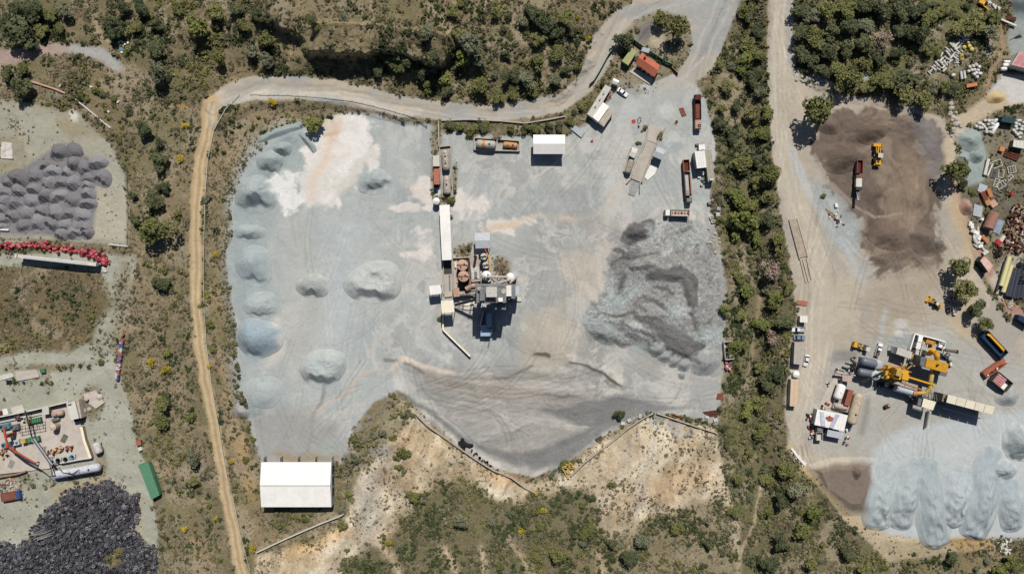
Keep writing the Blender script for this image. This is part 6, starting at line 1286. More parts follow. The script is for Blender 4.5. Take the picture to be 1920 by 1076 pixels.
 t = Thing('screw_pipe', 'shorter orange screw pipe below the long straight one', 'screw conveyor', 1708, 724, 5); t.part(t.mb().cyl(t.w(1688, 716, 6), t.w(1729, 731, 5), .3, 10), 'tube_body', ORANGE, True); t.part(t.mb().box(*t.w(1727, 730, 5)[:2], t.g - .2, .2, .2, 5), 'stand', GREYM)
 t = Thing('return_duct', 'wide orange duct bending down from the baghouse to the drum', 'duct', 1745, 722, 5); A = [np.array(t.w(x, y, z)) for x, y, z in ((1748, 696, 6), (1745, 716, 6), (1744, 728, 5.6), (1736, 736, 5), (1720, 737, 4))]
 for a, b in zip(A[:-1], A[1:]): t.part(t.mb().cyl(a, b, .85, 14), 'duct_section', YELD, True)
 t.part(t.mb().lathe(A[4], A[4] - A[3], [(0, .9), (1.4, 1.3)], 14), 'flare', ORANGE, True)
 htank('grey silver dryer drum lying under the screw pipes', (1681, 727), (1716, 737), 1.4, 3.0, GREYW, 'dryer', name='dryer_drum', hatches=0, dome=0)
 t = Thing('burner', 'dark burner machine at the west end of the dryer drum', 'burner', 1664, 722, 3); x, y, g = t.loc; t.part(t.mb().lathe((x, y, g + 1.6), (1, -.3, 0), [(0, .5), (.5, 1.1), (2.4, 1.2), (3, .7)], 14), 'fan_case', BLACK, True); t.part(t.mb().box(x - 1.5, y, g - .1, 2, 2, 1.6), 'base', DGREY); t.part(t.mb().lathe((x, y + .2, g + 2.6), (0, 0, 1), [(0, .9), (.5, .6), (.6, .2)], 10), 'dome', GREYW, True)
 conveyor('grey lattice conveyor climbing towards the yellow mixing tower', (1616, 716), (1655, 698), 1.5, 8, .7, GREYM, legs=2)
 rc = random.Random(45)
 for i, (px_, py_, h0, c1, l) in enumerate(((1662, 690, 6, YEL, 'orange pipework between the lying silos and the mixing tower'), (1676, 716, 6, YEL, 'yellow pipework south of the yellow mixing tower'), (1700, 690, 5, YELD, 'pale yellow pipework north east of the yellow mixing tower'), (1604, 690, 4, DGREY, 'dark pipework at the west end of the lying silos'), (1640, 712, 3, GREYM, 'grey pipework under the lattice conveyor'), (1708, 742, 3, DGREY, 'dark pipework below the dryer drum'))):
  t = Thing('pipework', l, 'pipework', px_, py_, h0); x, y, g = t.loc; t.part(t.mb().box(x, y, g - .2, .3, .3, h0), 'stand', GREYM)
  for k in range(8): a = (x + rc.uniform(-2.6, 2.6), y + rc.uniform(-1.6, 1.6), g + h0 * rc.uniform(.6, 1)); b = (a[0] + rc.uniform(-2.6, 2.6), a[1] + rc.uniform(-1.6, 1.6), g + h0 * rc.uniform(.6, 1)); t.part(t.mb().cyl(a, b, rc.uniform(.1, .25), 8), 'pipe', (c1, DGREY, c1, ORANGE if c1 in (YEL, YELD) else OFFW)[k % 4], True)
 # bund with lying tanks to the west
 wall_line('concrete bund wall round the lying bitumen tanks', [(1583, 703), (1562, 764), (1589, 772), (1594, 755)], .4, 1.4, CONC)
 t = Thing('bund_floor', 'pale concrete apron west of the lying bitumen tanks', 'concrete apron', 1566, 735); t.block('slab', [(1569, 700), (1583, 703), (1562, 764), (1535, 765), (1545, 738)], -.1, .14, SLABM)
 htank('white lying bitumen tank in the bund', (1583, 721), (1573, 750), 1.7, 2.2, WHITE, hatches=1)
 container('rust red box tank beside the white bitumen tank', [(1591, 730), (1601, 732), (1593, 762), (1583, 759)], 3, mat('rust_tank', (178, 104, 78), .8, wear=.15), 'tank', 'box_tank', None, 0)
 htank('pale pink lying tank across the south of the bund', (1566, 760), (1592, 766), 1.1, 1.4, mat('tank_pinkish', (212, 190, 178), .7), hatches=0)
 htank('long beige lying tank outside the bund on its east', (1616, 738), (1599, 797), 1.9, 2.2, mat('tank_beige', (220, 198, 168), .7), hatches=2)
 t = Thing('pinkish_shelter', 'faded pink flat roof at the north of the bund', 'shelter', 1587, 710, 3); p = [(1579, 702), (1598, 704), (1596, 717), (1580, 714)]; t.flat('roof', p, 3, mat('pink_roof', (210, 184, 170), .8, wear=.14), .14, .1, .8); t.posts(p, 2.9, GREYM, .1)
 t = Thing('pipe_bridge', 'pale pipe bridge along the north of the tank bund', 'pipe bridge', 1585, 701, 2); t.part(t.mb().bar(t.w(1565, 700, 1.8), t.w(1600, 706, 1.8), .9, .3), 'bridge', CONC); t.part(t.mb().cyl(t.w(1567, 698, 2.2), t.w(1604, 704, 2.2), .2, 8), 'pipe', OFFW, True)
 for k in (.1, .9): t.part(t.mb().box(*t.w(1565 + 35 * k, 700 + 6 * k, 1.8)[:2], t.g - .2, .3, .3, 2), 'stand', GREYM)
 # workshop with red mark, lower roof
 t = Thing('workshop', 'white roofed workshop with a red oval painted on the roof', 'workshop', 1558, 788, 4); p = [(1532, 767), (1589, 778), (1582, 808), (1527, 796)]
 t.walls('wall', p, -.1, 3.9, OFFW, .2, zt=4); t.flat('roof', p, 4.1, WHITE, .16, .25, 1.3)
 x, y, z = t.w(1556, 785, 4.36); m = t.mb(); m.prism([(x + 1.6 * math.cos(a) * (1 + .15 * math.sin(3 * a)), y + .95 * math.sin(a) - .2 * math.cos(a)) for a in [i * math.pi / 10 for i in range(20)]], z - .2, z + .01); t.part(m, 'painted_mark', mat('red_mark', (190, 96, 74), .8)); m = t.mb(); m.box(x - .1, y + .85, z, .5, .7, .1); t.part(m, 'roof_stain', NAVY)
 for i, (a, b) in enumerate((((1537, 771), (1545, 798)), ((1567, 776), (1563, 802)))): t.flat('roof_light', [(a[0], a[1]), (a[0] + 8, a[1] + 2), (b[0] + 3 - 4 * i, b[1] + 1), (b[0] - 5 - 3 * i, b[1] - 1)], 4.42, mat('blue_sheet', (204, 216, 234), .5), .06)
 t = Thing('lean_to', 'pale blue lean-to roof south of the workshop with the red oval', 'lean-to', 1566, 814, 3); p = [(1552, 805), (1582, 811), (1579, 823), (1550, 817)]; t.walls('wall', p, -.1, 2.9, GREYW, .2, zt=3); t.flat('roof', p, 3.1, GREYW, .14, .15, .9)
 truck('small grey truck parked tight against the lean-to', 1537, 812, ang(1539, 822, 1539, 802), 5.6, GREYM, OFFW, h=2.4, name='small_truck')
 rr = random.Random(21)
 for i, (x, y, l) in enumerate(((1520, 778, 'white drum stack at the west wall of the workshop'), (1518, 788, 'grey drum stack beside the white one at the workshop'), (1517, 800, 'red topped drum stack at the workshop corner'), (1522, 812, 'rust coloured drum stack by the small truck'), (1519, 822, 'dark drum stack at the south west corner of the workshop'), (1528, 805, 'beige drum stack between workshop and small truck'), (1592, 805, 'beige scrap stack at the south end of the long beige tank'), (1590, 818, 'pale scrap stack below the beige tank'), (1586, 834, 'dark round scrap alone south of the lean-to'), (1552, 758, 'pinkish junk stack on the concrete apron'), (1545, 762, 'rusty junk stack at the edge of the concrete apron'), (1573, 694, 'red junk stack at the north west of the tank bund'), (1553, 720, 'rusty valve stack west of the concrete apron'))):
  t = Thing('drum_stack', l, 'drums', x, y, 1, rr.uniform(0, 3))
  for k in range(rr.randint(3, 5)):
   p = (rr.uniform(-.9, .9), rr.uniform(-.9, .9)); t.part(t.lm().cyl((*p, -.1), (*p, rr.uniform(.6, 1.1)), .36, 10), 'drum', (WHITE, GREYM, REDP, RUST, BLACK, PINK, OFFW)[(i + k) % 7 if k else i % 7])
 # feed bin canopies
 t = Thing('feed_bins', 'row of five cream roof panels over the aggregate feed bins', 'feed bins', 1818, 758, 6)
 a, b, c_, d = (1776, 739), (1864, 762), (1861, 777), (1774, 754); lerp = lambda p, q, k: (p[0] + (q[0] - p[0]) * k, p[1] + (q[1] - p[1]) * k)
 for i in range(5):
  k0, k1 = i / 5 + .004, (i + 1) / 5 - .004
  t.flat('roof_panel', [lerp(a, b, k0), lerp(a, b, k1), lerp(d, c_, k1), lerp(d, c_, k0)], 7.6 + (i % 2) * .05, CREAM, .15, .5)
 t.block('end_wall', [(1769, 738), (1776, 740), (1773, 754), (1766, 752)], -.1, 6, mat('olive_sheet', (150, 142, 118), .7))
 x1, y1, _ = t.w(1769, 768, 2.6); x2, y2, _ = t.w(1838, 787, 2.6); t.part(t.mb().bar((x1, y1 + .6, t.g + 2.6), (x2, y2 + .6, t.g + 2.6), .35, .3), 'front_beam', OFFW)
 t.block('bin_body', [(1777, 741), (1862, 763), (1860, 774), (1775, 752)], -.1, 7.2, GREYM)
 canopy('cream square roof on the dark hopper west of the feed bins', [(1731, 746), (1754, 753), (1749, 769), (1728, 762)], 6.4, CREAM, 0, tilt=.3)
 t = Thing('dark_hopper', 'dark grey hopper box joined to the cream square roof', 'hopper', 1725, 756, 6); t.block('casing', [(1722, 745), (1730, 746), (1727, 763), (1718, 760)], 1, 5.8, DGREY); t.block('lid', [(1723, 747), (1729, 748), (1726, 761), (1720, 759)], 5.8, 6, GREYM)
 t = Thing('lattice_frame', 'grey lattice framework between the duct and the feed bins', 'frame', 1755, 742, 3); x, y, g = t.loc
 for i in range(7): t.part(t.mb().bar((x - 3 + i, y + 1.4 - i * .3, g + 3), (x - 2.6 + i, y - 1.6 - i * .3, g + 3), .25, .25), 'beam', GREYM)
 for sy in (1.4, -1.6): t.part(t.mb().bar((x - 3, y + sy, g + 3), (x + 3.4, y + sy - 1.9, g + 3), .22, .22), 'rail', DGREY)
 for dx in (-2.8, 3): t.part(t.mb().box(x + dx, y - .5, g - .2, .3, .3, 3.2), 'leg', DGREY)
 conveyor('thin grey conveyor frame lying on the ground south of the cream square roof', (1740, 770), (1734, 802), 1, .6, .6, GREYM, legs=1)
 t = Thing('pump_engine', 'rusty engine standing on the yard south of the dryer drum', 'engine', 1665, 762, 1.2, .4); t.part(t.lm().box(0, 0, 0, 1.8, 1.2, 1.0), 'engine_block', RUSTD); t.part(t.lm().cyl((-.9, 0, .6), (-1.3, 0, .6), .6, 12), 'flywheel', BLACK, True); t.part(t.lm().box(.3, .3, 1, .6, .4, .5), 'air_filter', OFFW); t.part(t.lm().box(0, -.9, 0, 2.4, .2, .3), 'skid', TIMB)
 # blue and rusty skips
 t = Thing('long_bin', 'long dark blue bin full of yellow scrap beside the trees', 'bin', 1866, 646, 2.6, ang(1848, 625, 1888, 668)); b = t.lm(); b.box(0, 0, 0, 11.5, 3.4, .2)
 for y in (-1.7, 1.7): b.box(0, y, .2, 11.5, .2, 2.4)
 for x in (-5.7, 5.7): b.box(x, 0, .2, .2, 3.2, 2.4)
 t.part(b, 'bin_body', NAVY); t.part(t.lm().box(0, 1.0, 1.9, 9.4, 1.0, .8, 0, 0, .8), 'scrap_load', YEL); t.part(t.lm().box(0, -.6, 1.0, 11, 2.0, .2), 'tarpaulin', NAVY)
 t = Thing('rusty_skip', 'narrow orange red skip with rubbish between the blue bin and open bin', 'skip', 1867, 690, 1.8, ang(1848, 700, 1888, 672)); b = t.lm(); b.box(0, 0, 0, 10, 2.6, .15).box(0, -1.25, .1, 10, .15, 1.5).box(-4.9, 0, .1, .2, 2.6, 1.6)
 b.box(0, 1.25, .1, 10, .15, 1.5); t.part(b, 'skip_body', SALM); t.part(t.lm().box(0, .5, 1.61, 9.6, 1.3, .1), 'lid', mat('orange_rust', (204, 112, 76), .8)); rr = random.Random(3); m = t.lm()
 for i in range(16): m.box(rr.uniform(-4, 3), rr.uniform(-1, 0), .3, rr.uniform(.3, .9), .5, rr.uniform(.4, 1.1), rr.uniform(0, 3), i % 3)
 t.part(m, 'rubbish', [DGREY, CREAM, RUST])
 t = Thing('open_bin', 'square dark bin with red corrugated sheets and an open white end', 'bin', 1879, 716, 2.4, ang(1866, 706, 1893, 728)); b = t.lm(); b.box(0, 0, 0, 7, 4.4, .2)
 for y in (-2.2, 2.2): b.box(0, y, .2, 7, .2, 2.6)
 for x in (-3.4, 3.4): b.box(x, 0, .2, .2, 4.2, 2.6)
 t.part(b, 'bin_body', mat('bin_dark', (96, 96, 84), .8)); t.part(t.lm().box(-1.2, 0, 2.3, 4.2, 4.0, .12), 'corrugated_sheet', MAGEN); t.part(t.lm().box(2.2, 0, .8, 2.2, 4.0, .2), 'bin_floor', WHITE)
 for y in (-1.5, -.6, .3, 1.2): t.part(t.lm().box(-1.2, y, 2.421, 4.2, .2, .08), 'sheet_rib', SALM)
yellow()
wall_line('low white wall piece at the yard edge above the brown sand', [(1484, 840), (1496, 856), (1510, 872)], .8, .8, WHITE)
t = Thing('broken_slab', 'broken white concrete slabs at the yard edge above the brown sand', 'slabs', 1492, 850); m = t.mb(); rr = random.Random(31)
for i in range(7): x, y, z = t.w(1484 + i * 4, 843 + i * 4.5, .3); m.box(x, y, z - .3, rr.uniform(1, 2.4), rr.uniform(.6, 1.2), .35, rr.uniform(0, 3))
t.part(m, 'slab_pieces', OFFW)
t = Thing('fly_tip', 'white rubble tip with debris at the south east corner of the gravel yard', 'rubble', 1890, 1028); m = t.mb()
for i in range(24): x, y, z = t.w(1880 + rr.uniform(-8, 14), 1022 + rr.uniform(-10, 16), .3); m.box(x, y, z - .3, rr.uniform(.4, 1.8), rr.uniform(.3, 1.0), rr.uniform(.3, .7), rr.uniform(0, 3))
t.part(m, 'rubble_pieces', OFFW)

# ------------------------------------------------------------------ west yards
def crowd(name, group, label, cat, protos, spots):
 """spots: (px, py, z above ground, rz, scale, proto index); small things, one mesh each"""
 for x, y, z, rz, sc, k in spots:
  g = gz(x, y); q = wpt(x, y, g + z); o = protos[k % len(protos)].copy(); COLL.objects.link(o); o.name = name
  o.location = (q[0], q[1], g + z); o.rotation_euler = rz if isinstance(rz, tuple) else (0, 0, rz); o.scale = (sc, sc, sc) if not isinstance(sc, tuple) else sc
  tag(o, label(x, y) if callable(label) else label, cat, group)
def proto(m, mats, smooth=False): return bpy.data.objects.new('proto', m.mesh('proto_mesh', mats, smooth))
rr = random.Random(77)
# long elevated wall beam with deep shadow
t = Thing('elevated_trough', 'long white edged concrete trough standing high over the dry field', 'trough', 105, 489, 4)
a, b = np.array(t.w(31, 480, 4)), np.array(t.w(180, 496, 4)); t.part(t.mb().bar(a - (0, 0, .8), b - (0, 0, .8), 1.3, 1.6), 'trough_wall', OFFW); t.part(t.mb().bar(a * .92 + b * .08 + (0, 0, .03), a * .1 + b * .9 + (0, 0, .03), .5, .1), 'inner_channel', GREYW)
t.part(t.mb().bar(a - (0, 0, .1), a * .985 + b * .015 - (0, 0, .1), 1.5, 1.6), 'end_cap', CREAM)
for k in range(6): p = a + (b - a) * (k + .5) / 6; t.part(t.mb().box(p[0], p[1], t.g - .2, .5, .9, 2.6), 'pier', CONC)
t.part(t.mb().bar(a - (0, 0, 2.6), b - (0, 0, 2.6), .3, 2.2), 'curtain_wall', CONC)
t = Thing('concrete_slab', 'small stained white concrete slab at the west edge of the load field', 'slab', 13, 282); t.block('slab', [(3, 266), (24, 268), (23, 297), (1, 295)], -.1, .25, mat('stained_slab', (226, 218, 208), .9, wear=.2, scale=.5)); t.block('kerb', [(2, 294), (24, 296), (24, 298), (2, 297)], -.1, .5, OFFW)
wall_line('low concrete kerb at the south edge of the load field', [(205, 458), (240, 462)], .5, .6, OFFW)
fence_line('wire fence along the south of the load field', [(0, 445), (60, 447), (130, 451), (200, 457)], 1.3, GREYM, GREYM, step=20)
fence_line('wire fence along the east of the load field', [(240, 462), (241, 400), (240, 340), (238, 315)], 1.3, GREYM, GREYM, step=20)
wall_line('white edge wall at the west border below the load field', [(-10, 430), (16, 431)], .6, .8, WHITE)
# red bags in a long row
P_ = []
for mt in (REDBAG, mat('red_plastic_dark', (190, 60, 72), .6, wear=.2), mat('pink_plastic', (238, 120, 126), .6, wear=.15)):
 m = MB(); m.lathe((0, 0, 0), (0, 0, 1), [(0, .35), (.2, .5), (.7, .52), (.95, .35), (1.05, .12)], 9); m.box(0, 0, 1.0, .5, .12, .12); P_.append(proto(m, mt))
line_ = [(0, 460), (60, 458), (120, 466), (165, 472), (185, 480), (203, 492)]
sp = []
for i in range(170):
 k = rr.uniform(0, 4.999); j = int(k); f = k - j; x = line_[j][0] + (line_[j + 1][0] - line_[j][0]) * f; y = line_[j][1] + (line_[j + 1][1] - line_[j][1]) * f
 sp.append((x + rr.gauss(0, 3), y + rr.gauss(0, 3.6), rr.choice((0, 0, .5)), (rr.uniform(-.5, .5), rr.uniform(-.5, .5), rr.uniform(0, 6)), rr.uniform(.8, 1.35), rr.randint(0, 2)))
crowd('red_bag', 'red bags heaped in a long row', 'red plastic bag in the long heaped row below the load field', 'bag', P_, sp)
m = MB(); m.lathe((0, 0, 0), (0, 0, 1), [(0, .9), (.4, 1.3), (1.0, 1.1), (1.3, .4)], 10); m.ring((0, 0, 1.0), .6, .2)
crowd('black_bundle', 'black bundles among the red bags', 'black plastic bundle lying among the red bags', 'bundle', [proto(m, BLACK)], [(42, 462, 0, 0, .9, 0), (82, 464, 0, 1, 1, 0), (94, 464, 0, 2, .9, 0), (168, 473, 0, .5, 1.1, 0), (190, 478, 0, 1.5, 1.1, 0)])
t = Thing('white_bag_heap', 'small heap of white sacks at the east end of the red bags', 'sacks', 195, 506);
for i in range(7): x, y, z = t.w(195 + rr.uniform(-5, 5), 506 + rr.uniform(-5, 5), .4); t.part(t.mb().lathe((x, y, z - .4), (0, 0, 1), [(0, .4), (.3, .55), (.7, .2)], 8), 'sack', SACK)
# red and blue barrels in two files
m = MB(); m.lathe((0, 0, 0), (0, 0, 1), [(0, .3), (.28, .3), (.3, .33), (.33, .3), (.6, .3), (.63, .33), (.66, .3), (.92, .3), (.9, .27), (.9, .05)], 12)
bars = [proto(m, x) for x in (mat('barrel_red', (206, 112, 94), .5), mat('barrel_blue', (84, 104, 166), .5), mat('barrel_white', (226, 220, 220), .5))]
sp = []; ks = {0: [], 1: [], 2: []}
for i in range(28):
 y = 636 + i * 2.75; x = 229.5 - (y - 636) * .125 + (0 if i > 2 else 0)
 for c in range(2 if i > 0 else 1):
  kk = 1 if rr.random() < (.7 if 3 <= i <= 5 or 15 <= i <= 17 or i == 27 else .14) else (2 if rr.random() < .4 else 0)
  ks[kk].append((x + c * 3.2 + rr.uniform(-.4, .4), y + rr.uniform(-.5, .5), 0, 0, rr.uniform(1.25, 1.45), kk))
ks[0].append((233, 627, 0, 0, 1.4, 0))
for k, nm in ((0, 'red'), (1, 'blue'), (2, 'white')): crowd('barrel', nm + ' barrels in the double file', nm + ' steel barrel standing in the double file beside the lower yard', 'barrel', bars, ks[k])
gorge_b = {0: [], 1: [], 2: []}
for i in range(16): gorge_b[(0, 0, 1, 0, 2)[i % 5]].append((1360 + (i % 4) * 2.9 + rr.uniform(-1.6, 1.6), 681 + (i // 4) * 3.6 + rr.uniform(-1.8, 1.8), 0, 0, 1.3, (0, 0, 1, 0, 2)[i % 5]))
for k, nm in ((0, 'red'), (1, 'blue'), (2, 'white')): crowd('barrel', nm + ' barrels at the gorge edge', nm + ' barrel in the cluster below the white steel bin at the gorge edge', 'barrel', bars, gorge_b[k])
# lower yard: slabs, plant
plate('white concrete foundation slab in the weeds with a green box at its end', [(28, 696), (68, 692), (74, 706), (30, 715)], SLABM, .35, 'foundation', 'foundation')
plate('narrow pale slab at the west border beside the foundation', [(-10, 706), (22, 698), (26, 706), (-10, 716)], OFFW, .3, 'foundation', 'foundation')
t = Thing('green_box', 'small bright green box standing in the weeds by the foundation', 'box', 80, 695, .9, .1); t.part(t.lm().box(0, 0, -.1, 1.8, 1.5, 1.1), 'box_body', MINT); t.part(t.lm().box(0, 0, 1.0, 1.9, 1.6, .1), 'lid', GREEN)
t = Thing('dark_pit', 'dark square water pit beside the pale slab at the west border', 'pit', 17, 717, .3); t.part(t.lm().box(0, 0, -.1, 2.4, 1.8, .25), 'kerb', DGREY); t.part(t.lm().box(0, 0, .15, 2.0, 1.4, .03), 'water', GLASS)
t = Thing('blue_tub', 'tiny blue tub south of the white foundation slab', 'tub', 44, 717, .5); t.part(t.lm().lathe((0, 0, 0), (0, 0, 1), [(0, .3), (.6, .45), (.58, .4), (.2, .3)], 12), 'tub_body', BLUEP, True); t.part(t.lm().ring((0, 0, .6), .43, .04), 'rim', BLUEP)
plate('broken white concrete pad among weeds north of the walled plant', [(156, 738), (178, 731), (190, 745), (195, 755), (180, 766), (160, 752)], SLABM, .5, 'foundation', 'foundation')
for i, (x, y, r, l) in enumerate(((157, 770, 1.4, 'large pale boulder below the broken concrete pad'), (168, 767, 1.0, 'middle pale boulder below the broken concrete pad'), (154, 780, .9, 'small pale boulder nearest the walled plant corner'), (188, 744, 1.3, 'pale boulder on the edge of the broken concrete pad'))):
 m = MB(); m.lathe((0, 0, -.2), (0, 0, 1), [(0, r * .8), (r * .5, r), (r * .9, r * .7), (r * 1.1, r * .2)], 7); q = wpt(x, y, gz(x, y)); single(m, 'boulder', STONE, l, 'boulder', q, i)
t = Thing('pink_drum', 'pinkish drum lying on the broken concrete pad', 'drum', 162, 748, 1); x, y, g = t.loc; t.part(t.mb().cyl((x - .8, y, g + 1), (x + .6, y - .5, g + 1), .55, 12), 'barrel_body', PINK, True); t.part(t.mb().cyl((x + .6, y - .5, g + 1), (x + .75, y - .55, g + 1), .3, 10), 'lid', BLUEP)
def left_plant():
 t = Thing('plant_yard', 'raised pale concrete floor of the walled plant at the west border', 'concrete floor', 85, 825)
 t.block('floor', [(-30, 792), (138, 755), (172, 860), (116, 866), (92, 878), (-30, 892)], -.1, .5, SLABM)
 wall_line('white north wall of the walled plant at the west border', [(-20, 785), (60, 769), (128, 753)], .5, 3.0, OFFW)
 wall_line('thin white inner wall parallel to the north wall of the plant', [(-20, 796), (60, 780), (80, 776)], .3, 1.4, GREYW)
 wall_line('tan east parapet of the walled plant', [(152, 800), (158, 826), (170, 858)], .9, 1.6, TIMB, coping=CREAM)
 wall_line('tan south parapet of the walled plant', [(-20, 897), (30, 889), (48, 883)], .6, 1.4, TIMB)
 wall_line('white south ledge of the walled plant', [(112, 868), (150, 861), (171, 858)], .5, 1.6, OFFW)
 t = Thing('block_house', 'flat roofed white block house at the north east corner of the walled plant', 'building', 136, 770, 4); p = [(124, 756), (140, 751), (148, 784), (133, 787)]; t.walls('wall', p, -.1, 3.9, OFFW, .12, zt=4); t.flat('roof', p, 4.1, OFFW, .16); t.block('side_room', [(140, 751), (147, 749), (153, 783), (148, 785)], -.1, 3.0, CONC); x, y, z = t.w(131, 758, 4.1); t.part(t.mb().box(x, y, z, 1.2, .5, .3, .3), 'roof_vent', GREYM)
 t.block('doorway', [(138, 787), (148, 785), (149, 789), (139, 791)], -.1, 2.2, DGREY)
 t = Thing('gate_pier', 'pale concrete pier between the two openings in the north wall', 'pier', 85, 768, 3); t.block('pier_body', [(80, 764), (90, 761), (91, 775), (80, 777)], -.1, 3.2, CONC); t.block('cap', [(79, 763), (91, 760), (92, 776), (79, 778)], 3.2, 3.35, OFFW)
 htank('pinkish lying tank under the north wall of the walled plant', (94, 778), (116, 774), 1.2, 1.9, mat('tank_rosy', (208, 172, 152), .7), hatches=1)
 htank('grey small lying tank below the pinkish one in the walled plant', (95, 789), (110, 785), .8, 1.4, GREYM, hatches=0)
 vtank('round tank with an orange and white top in the middle of the plant floor', 99, 801, 6, 3.6, mat('tank_sand', (216, 190, 160), .6), fittings=False, roof=.5)
 for nm, x, y, w_, l in (('mint_line', 66, 788, 20, 'green processing machine, northern of the pair on the plant floor'), ('mint_line', 60, 824, 26, 'green processing machine, southern of the pair on the plant floor')):
  t = Thing('processing_machine', l, 'machine', x, y, 2.2, ang(x - 10, y + 2, x + 10, y - 2)); t.part(t.lm().box(0, 0, .9, w_ * .18, 1.8, .9), 'machine_body', MINT); t.part(t.lm().box(-w_ * .13, .1, 1.0, 1.8, 1.5, 1.5), 'drive_house', YELD)
  for k in range(5): t.part(t.lm().box(-w_ * .08 + k * w_ * .045, 0, 1.8, .18, 1.9, .35), 'cross_bar', GREEN)
  for k in (-1, 1):
   for q in (-1, 1): t.part(t.lm().box(k * w_ * .085, q * .8, -.1, .2, .2, 1.1), 'leg', DGREY)
 for x, y, w_, mt, l in ((7, 800, 4.2, TEAL, 'pale teal machine box at the west border of the plant floor'), (26, 801, 3.4, GREYM, 'grey blue machine unit beside the teal box'), (32, 782, 2.0, RUST, 'small rusty unit below the inner wall of the plant'), (28, 830, 3.2, GREYW, 'pale machine unit west of the southern green machine'), (10, 835, 3.4, TEAL, 'teal machine unit below the dark pit at the west border'), (44, 785, 2.4, OFFW, 'white machine unit between teal box and northern green machine')):
  t = Thing('machine_unit', l, 'machine', x, y, 2.2, .2); t.part(t.lm().box(0, 0, .3, w_, 2.2, 1.8, 0, 0, .92), 'casing', mt); t.part(t.lm().box(0, 0, -.1, w_ * 1.1, 2.4, .4), 'base', DGREY); t.part(t.lm().cyl((w_ * .2, 0, 2.0), (w_ * .2, 0, 2.6), .4, 10), 'inlet', GREYM); t.part(t.lm().box(-w_ * .25, .3, 2.1, .8, .8, .5), 'motor', DGREY)
 t = Thing('steel_gantry', 'dark steel pipe gantry between the two green machines', 'gantry', 62, 805, 3); x, y, g = t.loc
 for i in range(5): t.part(t.mb().bar(t.w(36 + i * 11, 800 - i * 2, 2.4), t.w(38 + i * 11, 812 - i * 2, 2.4), .14, .14), 'cross_beam', DGREY)
 for dy in (0, 6, 12): t.part(t.mb().bar(t.w(34, 800 + dy, 2.4), t.w(82, 791 + dy, 2.4), .14, .14), 'long_beam', DGREY)
 for px_ in (36, 58, 80):
  for dy in (0, 12): q = t.w(px_, 800 + dy - (px_ - 36) * .19, 2.4); t.part(t.mb().box(q[0], q[1], g - .1, .16, .16, 2.4), 'leg', DGREY)
 conveyor('pale grey conveyor slanting across the floor of the walled plant', (62, 822), (97, 872), 3.0, 4.4, .8, GREYW, legs=2)
 t = Thing('feed_belt', 'thin dark conveyor crossing the north wall of the plant', 'conveyor', 53, 788, 4); t.part(t.mb().bar(t.w(47, 770, 4.5), t.w(60, 820, 4), .5, .3), 'boom', GREYM); t.part(t.mb().bar(t.w(47, 770, 4.9), t.w(60, 820, 4.4), .1, .4), 'handrail', DGREY)
 for q in ((49, 778), (57, 808)): p = t.w(*q, 4); t.part(t.mb().box(p[0], p[1], t.g - .1, .16, .16, 4), 'leg', DGREY)
 t = Thing('concrete_pump_boom', 'long orange red boom arm bent over the floor of the walled plant', 'boom', 16, 838, 5); A = [np.array(t.w(x, y, z)) for x, y, z in ((7, 800, 5), (10, 818, 6), (15, 836, 6), (32, 848, 5.5), (66, 868, 3))]
 for i, (a, b) in enumerate(zip(A[:-1], A[1:])): t.part(t.mb().bar(a, b, (.7, .6, .7, .4)[i], .5), 'boom_section', mat('boom_red', (206, 92, 62), .6))
 t.part(t.mb().tube([A[2] + (0, -1.1, -.4), t.w(40, 860, 4), t.w(74, 880, 2)], .22), 'hose', BLACK); t.part(t.mb().box(A[1][0], A[1][1], t.g - .1, 1.2, 1.2, 5.8), 'mast', RUST); t.part(t.mb().lathe(A[2] - (0, 0, .5), (0, 0, 1), [(0, .6), (1, .6)], 12), 'hinge', REDP)
 q = A[4]; t.part(t.mb().box(q[0], q[1], t.g - .1, .3, .3, 3.1), 'stand', DGREY)
 htank('very long white pressure tank lying south of the walled plant', (94, 893), (184, 877), 1.65, 2.0, mat('pressure_tank', (212, 213, 222), .6, wear=.14), hatches=4)
 t = Thing('hose_bundle', 'black hoses looping onto the long white pressure tank', 'hoses', 115, 884, 3.6)
 for pts in (((70, 876, 2), (82, 884, 3), (92, 893, 3.4), (102, 891, 4)), ((110, 876, 2.6), (118, 886, 3.4), (136, 888, 3.9), (148, 880, 4)), ((96, 868, 2.6), (100, 880, 3), (104, 892, 3.9)), ((92, 868, 2.4), (96, 880, 3), (98, 890, 3.9))): t.part(t.mb().tube([t.w(*p) for p in pts], .14), 'hose', BLACK)
 for x, y, mt, l in ((108, 863, BLACK, 'dark open drum hopper on the south ledge, western of two'), (122, 861, BLACK, 'dark open drum hopper on the south ledge, eastern of two'), (134, 857, TEAL, 'teal machine on the south ledge beside the drum hoppers'), (97, 866, GREYW, 'pale grey machine at the conveyor foot on the south ledge')):
  t = Thing('drum_hopper', l, 'hopper', x, y, 2, 0); t.part(t.lm().box(0, 0, -.1, 2.2, 2.0, 1.6), 'frame', GREYW); t.part(t.lm().lathe((0, 0, 1.4), (0, 0, 1), [(0, .5), (.6, .9), (.58, .8), (.1, .4)], 14), 'bowl', mt, True)
 htank('pinkish white tank lying free east of the walled plant', (175, 831), (182, 852), 1.5, 1.6, mat('tank_whitepink', (222, 212, 210), .6), hatches=0)
 bb = {}
 for cx, cy, n, sx, sy in ((100, 844, 20, 9, 6), (116, 842, 8, 5, 6), (132, 840, 10, 6, 4), (8, 850, 16, 9, 8)):
  for i in range(n):
   k = rr.randint(0, 3); bb.setdefault(k, []).append((cx + rr.uniform(-sx, sx), cy + rr.uniform(-sy, sy), .5, (rr.choice((0, 0, 1.5)), 0, rr.uniform(0, 3)), rr.uniform(1.1, 1.4), k))
